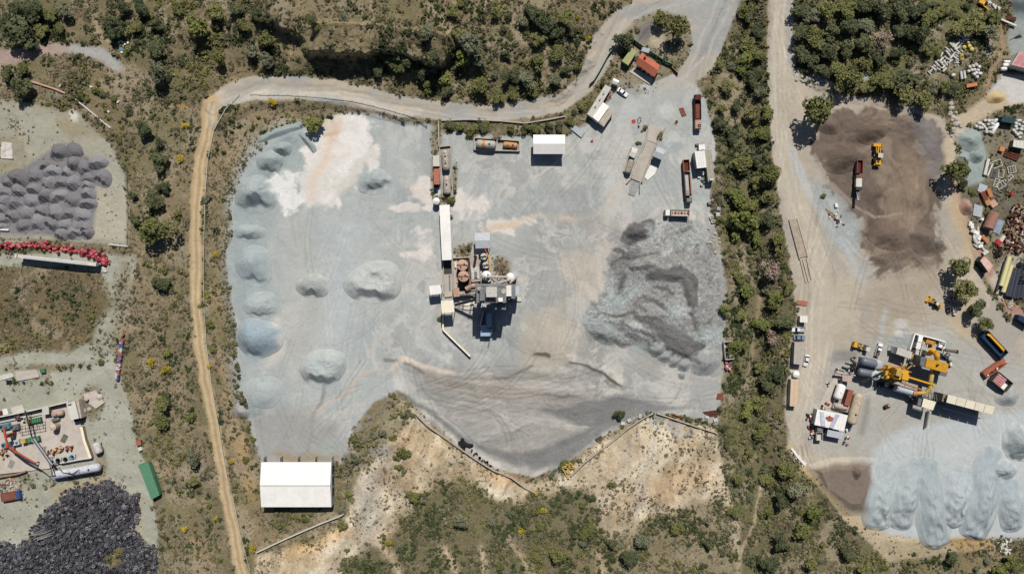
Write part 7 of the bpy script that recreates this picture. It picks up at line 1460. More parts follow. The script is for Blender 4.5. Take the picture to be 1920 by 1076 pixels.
 m = MB(); m.lathe((0, 0, 0), (0, 0, 1), [(0, .3), (.28, .3), (.3, .33), (.33, .3), (.6, .3), (.63, .33), (.66, .3), (.92, .3), (.9, .05)], 12)
 dr = [proto(m, x) for x in (mat('drum_yellow', (226, 186, 110), .6), mat('drum_orange', (214, 110, 64), .6), mat('drum_brown', (92, 66, 66), .6), mat('drum_cream', (226, 208, 180), .6))]
 for k, nm in enumerate(('yellow', 'orange', 'dark brown', 'cream')): crowd('drum', nm + ' drums on the plant floor', nm + ' drum dumped in the loose clusters on the floor of the walled plant', 'drum', dr, bb.get(k, []))
 for x, y, l in ((120, 822, 'dark steel grating lying on the middle of the plant floor'), (21, 870, 'dark steel grating lying near the south parapet'), (147, 850, 'small dark pallet by the east parapet')):
  t = Thing('grating', l, 'grating', x, y, .7, -.3 + 1.4); m = t.lm()
  for i in range(7): m.box(0, -.9 + i * .3, .5, 3.2 if y != 850 else 1.8, .12, .1)
  t.part(m, 'slats', DGREY); t.part(t.lm().box(-1.2, 0, .45, .1, 2, .1).box(1.2, 0, .45, .1, 2, .1), 'bearer', GREYM)
 t = Thing('pipe_stack', 'stack of grey steel pipes at the west border of the plant floor', 'pipes', 5, 872, .8, ang(2, 855, 8, 888))
 for i in range(7): t.part(t.lm().cyl((-3.2, -1 + i * .34, .65 + .1 * (i % 2)), (3.2, -1 + i * .34, .65 + .1 * (i % 2)), .14, 8), 'pipe', GREYM, True)
 t = Thing('rubbish_heap', 'pinkish rubbish heap outside the south parapet at the west border', 'rubbish heap', 18, 905, .6); m = t.mb()
 for i in range(40): x, y, z = t.w(18 + rr.gauss(0, 12), 906 + rr.gauss(0, 6), .4); m.box(x, y, z - .5, rr.uniform(.4, 1.6), rr.uniform(.2, .8), rr.uniform(.3, .7), rr.uniform(0, 3), i % 3)
 t.part(m, 'rubbish', [PINK, OFFW, mat('rubbish_brown', (130, 100, 90), .9)])
 t = Thing('white_hut', 'white shed with a pink door panel at the west border north of the plant', 'hut', 8, 772, 2.4); p = [(4, 767), (13, 765), (16, 776), (6, 778)]; t.walls('wall', p, -.1, 2.3, OFFW, .1, zt=2.4); t.flat('roof', p, 2.4, WHITE, .12); t.block('lean_to', [(-6, 772), (4, 770), (6, 782), (-4, 783)], -.1, 2.0, RUSTD)
 plate('cracked white concrete apron north of the north wall', [(20, 764), (42, 758), (46, 770), (24, 775)], OFFW, .15, 'apron', 'concrete')
left_plant()
container('long green container at the east edge of the tyre yard', [(259, 871), (278, 867), (299, 928), (284, 936)], 2.7, mat('container_green', (84, 140, 104), .55, wear=.08), 'container', 'shipping_container', mat('container_green_roof', (96, 156, 118), .55, wear=.08), .9)
t = Thing('rusty_truck', 'rust red flat truck body with a blue end standing above the tyres', 'truck', 19, 930, 1.6, ang(1, 933, 38, 926)); t.part(t.lm().box(-.5, 0, .4, 6.4, 3.2, 1.2), 'load_bed', RUST); t.part(t.lm().box(3.2, 0, .4, 1.2, 3.2, 1.4), 'end_box', BLUEP); t.part(t.lm().box(-.4, 0, 1.603, 5.4, 2.2, .1), 'deck', mat('deck_rust', (156, 96, 76), .85));
for x in (-2.6, 2.4):
 for y in (-1.3, 1.3): m = t.lm(); wheel(m, x, y, .4, .3); t.part(m, 'wheel', BLACK, True)
t = Thing('red_tank', 'small rust red box at the verge north of the green container', 'box', 260, 830, 1, .2); t.part(t.lm().box(0, 0, -.1, 1.9, 1.8, 1.2), 'box_body', RUST); t.part(t.lm().box(0, 0, 1.1, 2, 1.9, .1), 'lid', SALM)
t = Thing('pale_box', 'small cream box on the verge below the rust red box', 'box', 263, 841, .7, .3); t.part(t.lm().box(0, 0, -.1, 1.3, 1.3, .9), 'box_body', CREAM); t.part(t.lm().box(0, 0, .8, 1.4, 1.4, .1), 'lid', OFFW)
# the tyre heap
TY = [(-20, 1010), (15, 1022), (40, 1032), (72, 990), (85, 965), (118, 942), (124, 926), (150, 918), (176, 912), (200, 903), (216, 912), (236, 924), (256, 928), (259, 965), (254, 990), (262, 1012), (290, 1030), (294, 1062), (282, 1100), (-20, 1100)]
sl, m_ = poly(TY, 12, 8); tyh = np.zeros((NY, NX), np.float32); tyh[sl] = m_
hole = np.zeros((NY, NX), np.float32); sl, m_ = blob(215, 1042, 15, 22, 30, .3, 6); hole[sl] = m_
def inside(x, y): return float(canvas(tyh, x, y))
tp = []
for mt in (mat('tyre_grey', (104, 104, 112), .9, wear=.15), mat('tyre_black', (58, 58, 66), .9, wear=.15), mat('tyre_dusty', (150, 148, 150), .9, wear=.15)):
 m = MB(); m.ring((0, 0, .17), .38, .17, 14, 6, flat=1.0); tp.append(proto(m, mt))
rt = random.Random(19); sp = []; loose = [(207, 897), (230, 899), (224, 905), (226, 909), (217, 913), (234, 912), (170, 918), (152, 923), (125, 930), (124, 953), (195, 902), (182, 911), (38, 1042), (38, 1020), (39, 1058), (51, 1048), (50, 1044), (28, 1046), (262, 965), (297, 1022), (297, 1020), (297, 1034), (296, 1012), (305, 1003), (309, 1010), (108, 970), (3, 920), (12, 920), (42, 926)]
for x, y in loose: sp.append((x, y, 0, (rt.uniform(-.1, .1), rt.uniform(-.1, .1), 0), rt.uniform(1.0, 1.3), rt.choice((0, 2, 2))))
big = []
while len(big) < 2600:
 x, y = rt.uniform(-15, 296), rt.uniform(900, 1092); k = inside(x, y)
 if k < .25 or float(canvas(hole, x, y)) > .5: continue
 big.append((x, y, k))
vis = [b for b in big if b[1] < 1072 and b[0] > 2]; rt.shuffle(vis); top = vis[:270]
edge = 300 - len(sp)
for x, y, k in top[:edge]: sp.append((x, y, rt.uniform(.25, .75) * k + .1, (rt.gauss(0, .3), rt.gauss(0, .3), 0), rt.uniform(.95, 1.3), rt.choice((0, 0, 1, 0, 2))))
crowd('tyre', 'old tyres of the tyre heap', lambda x, y: 'worn black tyre lying on the great tyre heap' if inside(x, y) > .3 else 'loose worn tyre on the ground at the rim of the tyre heap', 'tyre', tp, sp)
def ring_np():
 m = MB(); m.ring((0, 0, .17), .38, .17, 10, 5, flat=1.0); return np.array(m.v), np.array(m.f)
RV, RF = ring_np(); VV = []; FF = []; CC = []; rn = np.random.RandomState(4)
keep = [b for b in big if b not in set(top[:edge])]
for i, (x, y, k) in enumerate(keep):
 g = gz(x, y); q = np.array(wpt(x, y, g)); a, b, c = rn.normal(0, .45, 3); sc = rn.uniform(.85, 1.3)
 Rx = np.array([[1, 0, 0], [0, math.cos(a), -math.sin(a)], [0, math.sin(a), math.cos(a)]]); Ry = np.array([[math.cos(b), 0, math.sin(b)], [0, 1, 0], [-math.sin(b), 0, math.cos(b)]])
 VV.append(RV @ (Rx @ Ry).T * sc + q + (0, 0, k * rn.uniform(0, .6))); FF.append(RF + i * len(RV)); cc = lin((96, 96, 104)) if rn.rand() < .6 else lin((60, 60, 68)); cc = lin((146, 146, 150)) if rn.rand() < .12 else cc; CC.append(np.tile((*cc, .4), (len(RV), 1)))
o = link('tyre_heap', fast_mesh('tyre_heap', np.concatenate(VV), np.concatenate(FF), EARTH, np.concatenate(CC), True)); tag(o, 'mass of black tyres filling the great tyre heap in the corner', 'tyres', None, 'stuff')
t = Thing('lath_bundle', 'bundle of grey weathered laths lying on the edge of the tyre heap', 'laths', 78, 1000, 1.2); m = t.mb()
for i in range(15): x, y, z = t.w(78 + rr.gauss(0, 7), 1000 + rr.gauss(0, 5), 1.4); m.bar((x - 2.4, y - rr.uniform(.2, 1.6), z + rr.uniform(-.3, .3)), (x + 2.4, y + rr.uniform(.0, 1.4), z + rr.uniform(-.3, .4)), .3, .08)
t.part(m, 'laths', mat('weathered_lath', (150, 146, 144), .9))

# ------------------------------------------------------------------ north east: rolls, sacks, huts; far right: the scrap yard
rr = random.Random(55)
m = MB(); m.cyl((-.9, 0, .35), (.9, 0, .35), .35, 12); m.cyl((-.92, 0, .35), (-.9, 0, .35), .2, 8); roll = [proto(m, x) for x in (SACK, OFFW, SACK)]
rows = [(1741, 137), (1745, 133), (1749, 130), (1752, 126), (1757, 130), (1755, 121), (1760, 117), (1764, 113), (1766, 122), (1769, 126), (1762, 127), (1768, 117), (1772, 109), (1776, 112), (1771, 120), (1779, 105), (1783, 108), (1786, 104), (1781, 116), (1777, 119), (1788, 99), (1792, 96), (1784, 96), (1787, 84), (1791, 87), (1795, 90), (1798, 93), (1801, 96), (1783, 86), (1788, 88), (1796, 103), (1793, 106), (1799, 101), (1790, 110), (1778, 96), (1775, 100), (1801, 78), (1806, 74), (1803, 70), (1808, 66), (1813, 62), (1805, 77), (1799, 68), (1814, 70), (1818, 68), (1811, 73), (1795, 83), (1800, 88), (1770, 132), (1764, 104), (1774, 92)]
big = [(1806, 138), (1811, 137)]
crowd('fabric_roll', 'white rolls lying on the grass', 'white roll lying in the long scattered row on the green grass', 'roll', roll, [(x, y, 0, ang(0, 0, 1, .75) + rr.uniform(-.25, .25) + (1.57 if rr.random() < .25 else 0), rr.uniform(.8, 1.3), rr.randint(0, 2)) for x, y in rows])
for x, y, l in ((1804, 141, 'large upright white roll, western of two below the scattered rolls'), (1810, 140, 'large upright white roll, eastern of two below the scattered rolls')):
 t = Thing('fabric_roll', l, 'roll', x, y, 1, ang(0, 0, .15, 1)); t.part(t.lm().cyl((-1.5, 0, .5), (1.5, 0, .5), .5, 14), 'roll_body', SACK, True); t.part(t.lm().cyl((-1.55, 0, .5), (1.55, 0, .5), .2, 8), 'core', DGREY)
m = MB(); m.lathe((0, 0, 0), (0, 0, 1), [(0, .5), (.15, .62), (.7, .6), (.95, .42), (1.0, .1)], 10); sack = [proto(m, SACK, True), proto(m, OFFW, True), proto(m, OFFW, True)]
crowd('big_bag', 'white big bags stacked on the grass', 'bulging white big bag in the stack at the east end of the grass', 'bag', sack, [(x + rr.uniform(-1, 1), y + rr.uniform(-1, 1), 0, rr.uniform(0, 3), rr.uniform(1.0, 1.25), rr.randint(0, 2)) for x, y in ((1817, 127), (1823, 125), (1828, 124), (1833, 127), (1820, 133), (1826, 132), (1832, 133), (1824, 140), (1829, 139), (1834, 140), (1837, 139), (1814, 135), (1787, 142), (1784, 143), (1830, 145))])
m = MB(); m.lathe((0, 0, 0), (0, 0, 1), [(0, .5), (.15, .6), (.6, .5), (.8, .1)], 10);
crowd('yellow_buoy', 'yellow buoys beside the rolls', 'round yellow buoy beside the white rolls on the grass', 'buoy', [proto(m, mat('buoy_yellow', (236, 206, 90), .5), True)], [(1806, 90, 0, 0, 1.4, 0), (1816, 88, 0, 0, 1.4, 0), (1820, 94, 0, 0, 1.5, 0), (1814, 81, 0, 0, 1.1, 0)])
t = Thing('yellow_tank', 'yellow cylindrical tank standing in the grass below the buoys', 'tank', 1804, 107, 1.4, ang(0, 0, .1, 1)); t.part(t.lm().cyl((-1.4, 0, .9), (1.4, 0, .9), .85, 14), 'tank_shell', YELD, True); t.part(t.lm().box(0, 0, -.1, 1.6, 1.2, .5), 'cradle', TIMB); t.part(t.lm().cyl((0, 0, 1.7), (0, 0, 1.95), .25, 8), 'hatch', DGREY)
t = Thing('white_tripod', 'small white broken frame on the grass between rolls and big bags', 'frame', 1795, 118, .6); m = t.lm()
for a in (0, 1.1, 2.2): m.bar((-1.3 * math.cos(a), -1.3 * math.sin(a), .1), (1.3 * math.cos(a), 1.3 * math.sin(a), .7), .25, .15)
t.part(m, 'bars', WHITE); t.part(t.lm().box(0, 0, .4, .7, .5, .3), 'hub', OFFW)
t = Thing('hose_coil', 'white coiled hose on the grass near the dirt path', 'hose', 1849, 100, .3); m = t.lm()
for k in range(3): m.ring((.1 * k, .05 * k, .12 + .14 * k), .85 - .1 * k, .12)
m.tube([(-.8, .1, .1), (-1.6, .3, .1), (-2, -.1, .1), (-1.7, -.4, .1)], .13); t.part(m, 'coil', WHITE, True); t.part(t.lm().tube([(.4, -1.3, .1), (2.2, .2, .1)], .1), 'loose_pipe', OFFW)
t = Thing('wooden_pole', 'slender pale pole lying in the grass above the hose coil', 'pole', 1856, 84, .2); t.part(t.mb().cyl(t.w(1853, 78, .2), t.w(1859, 91, .2), .12, 8), 'shaft', OFFW); t.part(t.mb().box(*t.w(1853, 79, .2)[:2], t.g, .5, .2, .3), 'foot', TIMB)
t = Thing('orange_boat_frame', 'rusty orange trailer in the trees by the pale road', 'trailer', 1820, 160, 1.2, ang(1806, 163, 1835, 158)); t.part(t.lm().box(.6, 0, .6, 4.2, 1.4, .5), 'load_bed', ORANGE); t.part(t.lm().box(0, 0, .3, 6, .2, .2).box(-1.6, 0, .4, .2, 1.8, .3), 'frame', RUSTD)
for y in (-.9, .9): m = t.lm(); wheel(m, .5, y, .4, .25); t.part(m, 'wheel', BLACK, True)
t = Thing('steel_beam', 'pale timber beam with rusty iron resting beside the corner yard', 'beam', 1891, 42, 1); t.part(t.mb().bar(t.w(1877, 37, 1), t.w(1905, 49, 1), .7, .5), 'beam_body', OFFW); t.part(t.mb().bar(t.w(1886, 34, .6), t.w(1904, 37, .6), 1.4, .8), 'iron_stack', RUSTD); t.part(t.mb().box(*t.w(1884, 44, .4)[:2], t.g - .1, .6, 2.4, .8, .4), 'bearer', RUST)
t = Thing('yellow_digger', 'yellow machine with white debris at the top edge of the corner yard', 'machine', 1842, 4, 1.5, -.5); t.part(t.lm().box(0, 0, .4, 2.2, 1.6, 1.2), 'engine_cover', YEL); t.part(t.lm().box(1.6, .4, .2, 1.0, 1.0, 1.4), 'cab', GLASS); t.part(t.lm().bar((1, -.6, .8), (3.8, -1.4, 1.2), .3, .4), 'arm', YEL); t.part(t.lm().box(0, -1, -.1, 2.6, .4, .6).box(0, 1, -.1, 2.6, .4, .6), 'track', BLACK)
t = Thing('white_debris', 'white scrap lying in a row below the yellow machine', 'scrap', 1858, 10, .5); m = t.mb()
for i in range(16): x, y, z = t.w(1848 + i * 1.8 + rr.uniform(-2, 2), 3 + i * .9 + rr.uniform(-3, 3), .3); m.box(x, y, z - .4, rr.uniform(.5, 1.6), rr.uniform(.3, .9), rr.uniform(.3, .7), rr.uniform(0, 3))
t.part(m, 'scrap_pieces', OFFW); m = t.mb()
for i in range(5): x, y, z = t.w(1820 + i * 3, 26 - i * 2.2, .3); m.box(x, y, z - .3, 1.4, .3, .3, .7)
t.part(m, 'white_sticks', OFFW)
t = Thing('pink_roofed_shed', 'shed with a faded pink striped corrugated roof at the east edge', 'shed', 1915, 115, 4); p = [(1910, 97), (1960, 104), (1955, 136), (1896, 122)]; t.walls('wall', p, -.1, 3.8, OFFW, .2, zt=4); t.flat('roof', p, 4, MAGEN, .15, .4, .8); t.part(t.mb().bar(t.w(1897, 122, 4.05), t.w(1912, 98, 4.45), .3, .2), 'barge_board', OFFW)
for i, (x, y, l) in enumerate(((1890, 116, 'white cylinder tank, northernmost of three beside the pink striped roof'), (1888, 122, 'white cylinder tank, middle of three beside the pink striped roof'), (1884, 129, 'white cylinder tank, southernmost of three beside the pink striped roof'))): htank(l, (x - 6, y), (x + 6, y), .75, .9, WHITE, hatches=0)
t = Thing('dark_tripod', 'dark pointed grey canvas by the north east corner yard', 'canvas', 1912, 66, 1.2); t.part(t.lm().hexa([(-2, -1, 0), (2, -.5, 0), (1.2, 1, 0)], [(-.6, 0, 1.2), (0, 0, 1.3), (.1, .2, 1.2)]), 'sheet', GREYM); t.part(t.lm().bar((-2, -1, .1), (-3, -1.6, .1), .2, .2), 'peg', DGREY)
# sacks and stones by the mound
crowd('white_sack', 'white sacks dumped by the grey mound', 'white sack in the jumbled row between the grey mound and the scrap yard', 'sack', sack, [(x + rr.uniform(-1.5, 1.5), y + rr.uniform(-1.5, 1.5), 0, (rr.uniform(-.3, .3), 0, rr.uniform(0, 3)), rr.uniform(.9, 1.35), rr.randint(0, 2)) for x, y in ((1832, 232), (1830, 237), (1836, 239), (1840, 235), (1841, 241), (1845, 238), (1849, 243), (1846, 228), (1852, 228), (1858, 227), (1850, 234), (1856, 235), (1858, 240), (1853, 250), (1860, 247), (1864, 229), (1876, 225), (1880, 228), (1838, 232), (1857, 252), (1847, 247), (1854, 240), (1861, 236), (1868, 226))])
crowd('white_sack', 'white sacks heaped in the scrap yard corner', 'white sack heaped at the east edge of the scrap yard', 'sack', sack, [(x + rr.uniform(-2, 2), y + rr.uniform(-2, 2), 0, (rr.uniform(-.3, .3), 0, rr.uniform(0, 3)), rr.uniform(.9, 1.3), rr.randint(0, 2)) for x, y in ((1905, 227), (1911, 229), (1916, 232), (1902, 232), (1908, 235), (1914, 238), (1901, 238), (1906, 242), (1912, 245), (1897, 245), (1900, 250), (1908, 250), (1915, 251), (1904, 255), (1912, 257), (1917, 245))])
t = Thing('long_tank', 'small white tank lying aslant at the end of the jumbled sacks', 'tank', 1868, 239, 1.2, ang(1863, 248, 1874, 231)); t.part(t.lm().lathe((-2.1, 0, .7), (1, 0, 0), [(0, .2), (.15, .55), (.5, .7), (3.7, .7), (4.05, .55), (4.2, .2)], 14), 'tank_shell', WHITE, True); t.part(t.lm().box(0, 0, -.1, 2, .8, .3), 'cradle', GREYM)
container('dark teal container half hidden at the top of the scrap yard', [(1880, 218), (1904, 222), (1902, 232), (1878, 228)], 2.4, mat('dark_teal', (38, 76, 84), .6), 'container', 'shipping_container')
t = Thing('white_hut', 'white flat roofed hut at the east edge above the rusty pipes', 'hut', 1912, 270, 2.6); p = [(1901, 262), (1926, 265), (1924, 280), (1899, 275)]; t.walls('wall', p, -.1, 2.5, GREYM, .1, zt=2.6); t.flat('roof', p, 2.6, OFFW, .14, 0, 1.1)
t = Thing('rusty_pipes', 'bundle of long rusty pipes with an orange box at their end', 'pipes', 1898, 290, 1, ang(1886, 286, 1914, 297))
for i in range(6): t.part(t.lm().cyl((-2.8, -1.2 + i * .5, .4), (3.2, -1.2 + i * .5, .4), .24, 8), 'pipe', (RUST, RUSTD)[i % 2], True)
t.part(t.lm().box(-4.6, .4, -.1, 1.8, 1.8, 1.4), 'orange_box', ORANGE); t.part(t.lm().box(0, 0, -.1, .3, 3.4, .3), 'bearer', TIMB)
# steel frames
def frame(label, px, py, w_, h_, rz, mt=OFFW, bars=0, z=.3, tilt=0):
 t = Thing('scrap_lattice', label, 'frame', px, py, z, rz); m = t.lm()
 for y in (-h_ / 2, h_ / 2): m.bar((-w_ / 2, y, z), (w_ / 2, y, z), .22, .2)
 for x in (-w_ / 2, w_ / 2): m.bar((x, -h_ / 2, z + .02), (x, h_ / 2, z + .02), .22, .2)
 t.part(m, 'frame', mt); m = t.lm()
 for i in range(bars): x = -w_ / 2 + w_ * (i + 1) / (bars + 1); m.bar((x, -h_ / 2, z + .03), (x, h_ / 2, z + .03), .14, .14)
 if bars: t.part(m, 'rung', mt)
 t.part(t.lm().box(-w_ / 2 + .3, 0, -.1, .3, h_, z).box(w_ / 2 - .3, 0, -.1, .3, h_, z), 'bearer', TIMB)
frame('large white empty frame in the north of the scrap yard', 1868, 308, 4.2, 2.6, .35)
frame('white barred frame east of the large empty one', 1897, 318, 3.0, 2.6, .2, bars=2)
frame('grey barred frame below the large empty one', 1864, 325, 2.2, 3.4, -.2, GREYM, 4)
frame('small white frame in the middle of the frames', 1877, 326, 2.0, 3.0, -.1)
frame('slanted white ladder frame south of the middle', 1890, 336, 4.4, 1.4, .7, bars=3)
frame('white frame lowest in the heap of frames', 1878, 346, 4.0, 2.2, .6, bars=1)
frame('dark grey frame half buried among the white ones', 1884, 352, 3.4, 1.8, -.3, GREYM, 2)
frame('thin white frame at the west of the heap of frames', 1868, 343, 1.6, 3.2, -.3)
frame('grey frame at the north east of the heap of frames', 1892, 306, 3.0, 1.0, .4, GREYM, 1)
frame('grey low frame at the south end of the heap of frames', 1872, 362, 3.0, 1.6, -.4, GREYM, 1)
t = Thing('white_girder', 'long white girder lying beside the grey mound', 'girder', 1850, 315, .8); t.part(t.mb().bar(t.w(1853, 298, .8), t.w(1846, 328, .8), 1.1, .6), 'girder_body', OFFW); t.part(t.mb().bar(t.w(1861, 307, .6), t.w(1851, 330, .6), .5, .5), 'second_beam', OFFW)
plate('pale blue grey corrugated sheet in the middle of the scrap yard', [(1837, 343), (1852, 349), (1846, 364), (1833, 358)], GREYW, .3, rib=6)
plate('pale corrugated sheet below the blue grey one', [(1827, 382), (1843, 387), (1840, 408), (1824, 404)], GREYW, .3, rib=6)
plate('blue grey corrugated sheet east of the big rusty tank', [(1871, 410), (1884, 414), (1873, 440), (1861, 434)], mat('sheet_blue', (160, 178, 200), .5), .4, rib=5)
htank('big rust pink tank standing on its side in the scrap yard', (1871, 398), (1859, 428), 2.0, 2.2, mat('tank_rust_pink', (176, 126, 108), .8, wear=.15), dome=0, hatches=0)
for i, (x, y, w_, h_, mt, l) in enumerate(((1856, 362, 1.6, 3.4, ORANGE, 'narrow orange rusty box below the frames'), (1846, 368, 1.8, 3.8, RUST, 'long rust box west of the narrow orange one'), (1852, 378, 2.2, 3.0, mat('ochre_box', (206, 150, 84), .7), 'ochre box below the narrow orange one'), (1863, 382, 2.6, 2.6, PINK, 'square pinkish box with deep shadow in the scrap yard'), (1847, 448, 1.4, 3.4, ORANGE, 'orange rusty rack in the grass of the scrap yard'), (1873, 455, 2.0, 2.2, REDP, 'bright red box beside the rusty scrap'), (1880, 447, 2.6, 1.4, OFFW, 'white box above the bright red box'), (1898, 363, 1.6, .9, REDP, 'small red part lying east of the frames'), (1842, 411, 1.0, 1.0, WHITE, 'little white appliance near the big rusty tank'))):
 t = Thing('scrap_box', l, 'scrap', x, y, 1.1, .35 + .1 * i); t.part(t.lm().box(0, 0, -.1, w_, h_, 1.3, 0, 0, .96), 'casing', mt); t.part(t.lm().box(0, 0, 1.2, w_ * .8, .12, .08).box(0, h_ * .3, 1.2, w_ * .8, .12, .08), 'rib', mt)
# white appliances and white panels at the road side
wl = [(1817, 420), (1820, 424), (1823, 434), (1828, 437), (1825, 444), (1831, 443), (1834, 446), (1839, 448), (1827, 452), (1832, 455), (1829, 461), (1836, 462), (1841, 456), (1838, 436), (1842, 466), (1845, 474), (1833, 430), (1847, 470)]
m = MB(); m.box(0, 0, 0, 1.5, 1.0, .8); m.box(.3, 0, .8, .5, .7, .08); m2 = MB(); m2.box(0, 0, 0, 2.0, .5, .5); m2.box(0, .3, .1, 1.6, .2, .3)
wp = [proto(m, WHITE), proto(m2, OFFW), proto(m, OFFW)]
crowd('scrap_appliance', 'white scrapped appliances by the red road', 'white scrapped appliance in the cluster between the red road and scrap grass', 'appliance', wp, [(x, y, 0, rr.uniform(0, 3), rr.uniform(.9, 1.4), rr.randint(0, 2)) for x, y in wl])
# rusty scrap heap at the east edge, piece by piece
def scrap_protos():
 P = []
 for mt in (RUSTD, RUST, OFFW, mat('scrap_brown', (120, 92, 78), .85), TIMB, PINK):
  m = MB(); m.cyl((-1.0, 0, .3), (1.0, 0, .3), .24, 8); m.cyl((.7, 0, .3), (.9, 0, .3), .4, 8); P.append(proto(m, mt))
  m = MB(); m.box(0, 0, 0, 1.4, .8, .5); m.box(.2, .1, .5, .5, .5, .3); P.append(proto(m, mt))
  m = MB(); m.bar((-1.2, 0, .2), (1.2, .2, .5), .25, .2); m.bar((-.6, -.5, .25), (-.2, .7, .4), .2, .2); P.append(proto(m, mt))
 return P
sp = []
for i in range(190):
 x, y = rr.uniform(1884, 1922), rr.uniform(386, 474)
 if x < 1884 + max(0, (430 - y)) * .30: continue
 sp.append((x, y, rr.uniform(0, .8), (rr.uniform(-.4, .4), rr.uniform(-.4, .4), rr.uniform(0, 6)), rr.uniform(.7, 1.2), rr.choice((0, 1, 2, 3, 4, 5, 0, 1, 2, 9, 10, 11, 6, 7, 8, 12, 13, 15, 16))))
crowd('scrap_piece', 'rusty scrap in the heap at the east edge', 'rusty piece of scrap metal in the tangled heap at the east edge', 'scrap', scrap_protos(), sp)
m = MB(); m.ring((0, 0, .3), .42, .2, 14, 6); crowd('scrap_disc', 'rusty wheels heaped by the red box', 'dark rusty wheel in the heap between the red box and the pale pipes', 'wheel', [proto(m, RUSTD, True), proto(m, BLACK, True)], [(1868 + rr.uniform(-4, 10), 466 + rr.uniform(-6, 14), rr.uniform(0, .5), (rr.uniform(-.6, .6), rr.uniform(-.6, .6), 0), rr.uniform(.9, 1.2), rr.randint(0, 1)) for _ in range(22)])
container('white roofed container with rust stains on a dark green base beside the red road', [(1845, 480), (1862, 497), (1854, 511), (1838, 489)], 3.6, mat('dark_green', (44, 70, 66), .6), 'container', 'shipping_container', mat('stained_white', (224, 206, 190), .6, wear=.12, wearcol=(196, 120, 90)), 1.2)
# long pipes on the pale yard at the east edge
def pipes(label, p, q, n, r, mt, off=(1.0, .25), name='pipe_stack', layers=1):
 t = Thing(name, label, 'pipes', (p[0] + q[0]) / 2, (p[1] + q[1]) / 2, r * 2)
 for i in range(n):
  a = np.array(t.w(p[0] + off[0] * i, p[1] + off[1] * i, r * 2)); b = np.array(t.w(q[0] + off[0] * i, q[1] + off[1] * i, r * 2)); h = (0, 0, -r * .9 + (r * .5 if i % 2 else 0)); t.part(t.mb().cyl(a + h, b + h, r, 12), 'pipe', mt, True)
 for k in (.2, .8): a = np.array(t.w(p[0] + (q[0] - p[0]) * k, p[1] + (q[1] - p[1]) * k, .2)); t.part(t.mb().box(a[0], a[1], t.g - .1, n * off[0] * S * 1.2 + .5, .3, .3), 'bearer', TIMB)
pipes('pale yellow long pipe, western of two on the pale yard', (1895, 481), (1879, 536), 1, .85, PAILM)
pipes('pale yellow long pipe, eastern of two on the pale yard', (1899, 497), (1883, 548), 1, .85, PAILM)
pipes('single charcoal pipe lying west of the yellow pipes', (1886, 490), (1870, 546), 1, .5, BLKPIPE)
pipes('thick bundle of charcoal pipes east of the yellow pipes', (1902, 502), (1889, 555), 4, .75, BLKPIPE, (3.4, .8))
pipes('shorter bundle of dark pipes at the east edge below the weeds', (1909, 534), (1904, 560), 5, .6, BLKPIPE, (3.6, -.5))
t = Thing('black_pipe_heap', 'dark heap of black plastic pipe coils at the east edge', 'pipe coils', 1914, 510, 1.5);
for i in range(16): x, y, z = t.w(1914 + rr.uniform(-8, 10), 510 + rr.uniform(-22, 20), .6 + rr.uniform(0, .8)); t.part(t.mb().ring((x, y, z), rr.uniform(.7, 1.2), .16, tilt=(rr.uniform(-.7, .7), rr.uniform(-.7, .7))), 'coil', (BLACK, BLKPIPE, NAVY)[i % 3], True)
t = Thing('timber_heap', 'pale broken timber and stones beside the red road at the east edge', 'timber heap', 1894, 572, .6); m = t.mb()
for i in range(26): x, y, z = t.w(1892 + rr.gauss(0, 7), 572 + rr.gauss(0, 9), .3); m.box(x, y, z - .4, rr.uniform(.5, 2.2), rr.uniform(.3, .8), rr.uniform(.3, .6), rr.uniform(0, 3), i % 2)
t.part(m, 'timber_pieces', [TIMB, STONE])
t = Thing('dark_canopy', 'navy blue container corner at the east edge below the timber heap', 'container', 1916, 596, 2.6); t.block('wall', [(1911, 590), (1935, 600), (1930, 612), (1908, 598)], -.1, 2.6, NAVY); t.flat('roof', [(1911, 590), (1935, 600), (1930, 612), (1908, 598)], 2.75, NAVY, .12)
# rubbish in the tree shade, rocks
t = Thing('rubbish_heap', 'pink and white rubbish heap in the shade of the trees', 'rubbish heap', 1792, 558, .8); m = t.mb()
for i in range(60): x, y, z = t.w(1792 + rr.gauss(0, 6), 558 + rr.gauss(0, 9), .3); m.box(x, y, z - .4, rr.uniform(.3, 1.0), rr.uniform(.3, .8), rr.uniform(.3, .8), rr.uniform(0, 3), i % 4)
t.part(m, 'rubbish', [REDBAG, WHITE, PINK, GREYW])
t = Thing('crate', 'dark crate on the ground below the shaded rubbish heap', 'crate', 1779, 582, .8, .2); t.part(t.lm().box(0, 0, -.1, 1.3, 1.8, 1), 'crate_body', DGREY); t.part(t.lm().box(0, 0, .9, 1.4, .3, .08), 'batten', TIMB)
t = Thing('crate', 'blue grey crate east of the dark one below the shaded rubbish', 'crate', 1790, 585, .8, .1); t.part(t.lm().box(0, 0, -.1, 1.3, 2.2, 1.1), 'crate_body', GREYW); t.part(t.lm().box(0, 0, 1.0, 1.4, .3, .08), 'batten', TIMB)
def stones(name, cx, cy, sx, sy, n, lo, hi_, label, mt=STONE, group=None):
 P = []
 for s in range(4):
  m = MB(); q = random.Random(s); m.lathe((0, 0, -.2), (q.uniform(-.2, .2), q.uniform(-.2, .2), 1), [(0, .7), (.4, 1), (.8, .7), (1.0, .2)], 6 + s % 2); P.append(proto(m, mt))
 crowd(name, group, label, 'boulder', P, [(cx + rr.gauss(0, sx), cy + rr.gauss(0, sy), 0, rr.uniform(0, 6), rr.uniform(lo, hi_), rr.randint(0, 3)) for _ in range(n)])
stones('boulder', 1526, 152, 12, 6, 45, .3, .8, 'pale broken stone in the stone bank beside the eastern road', group='broken stones of the roadside bank')
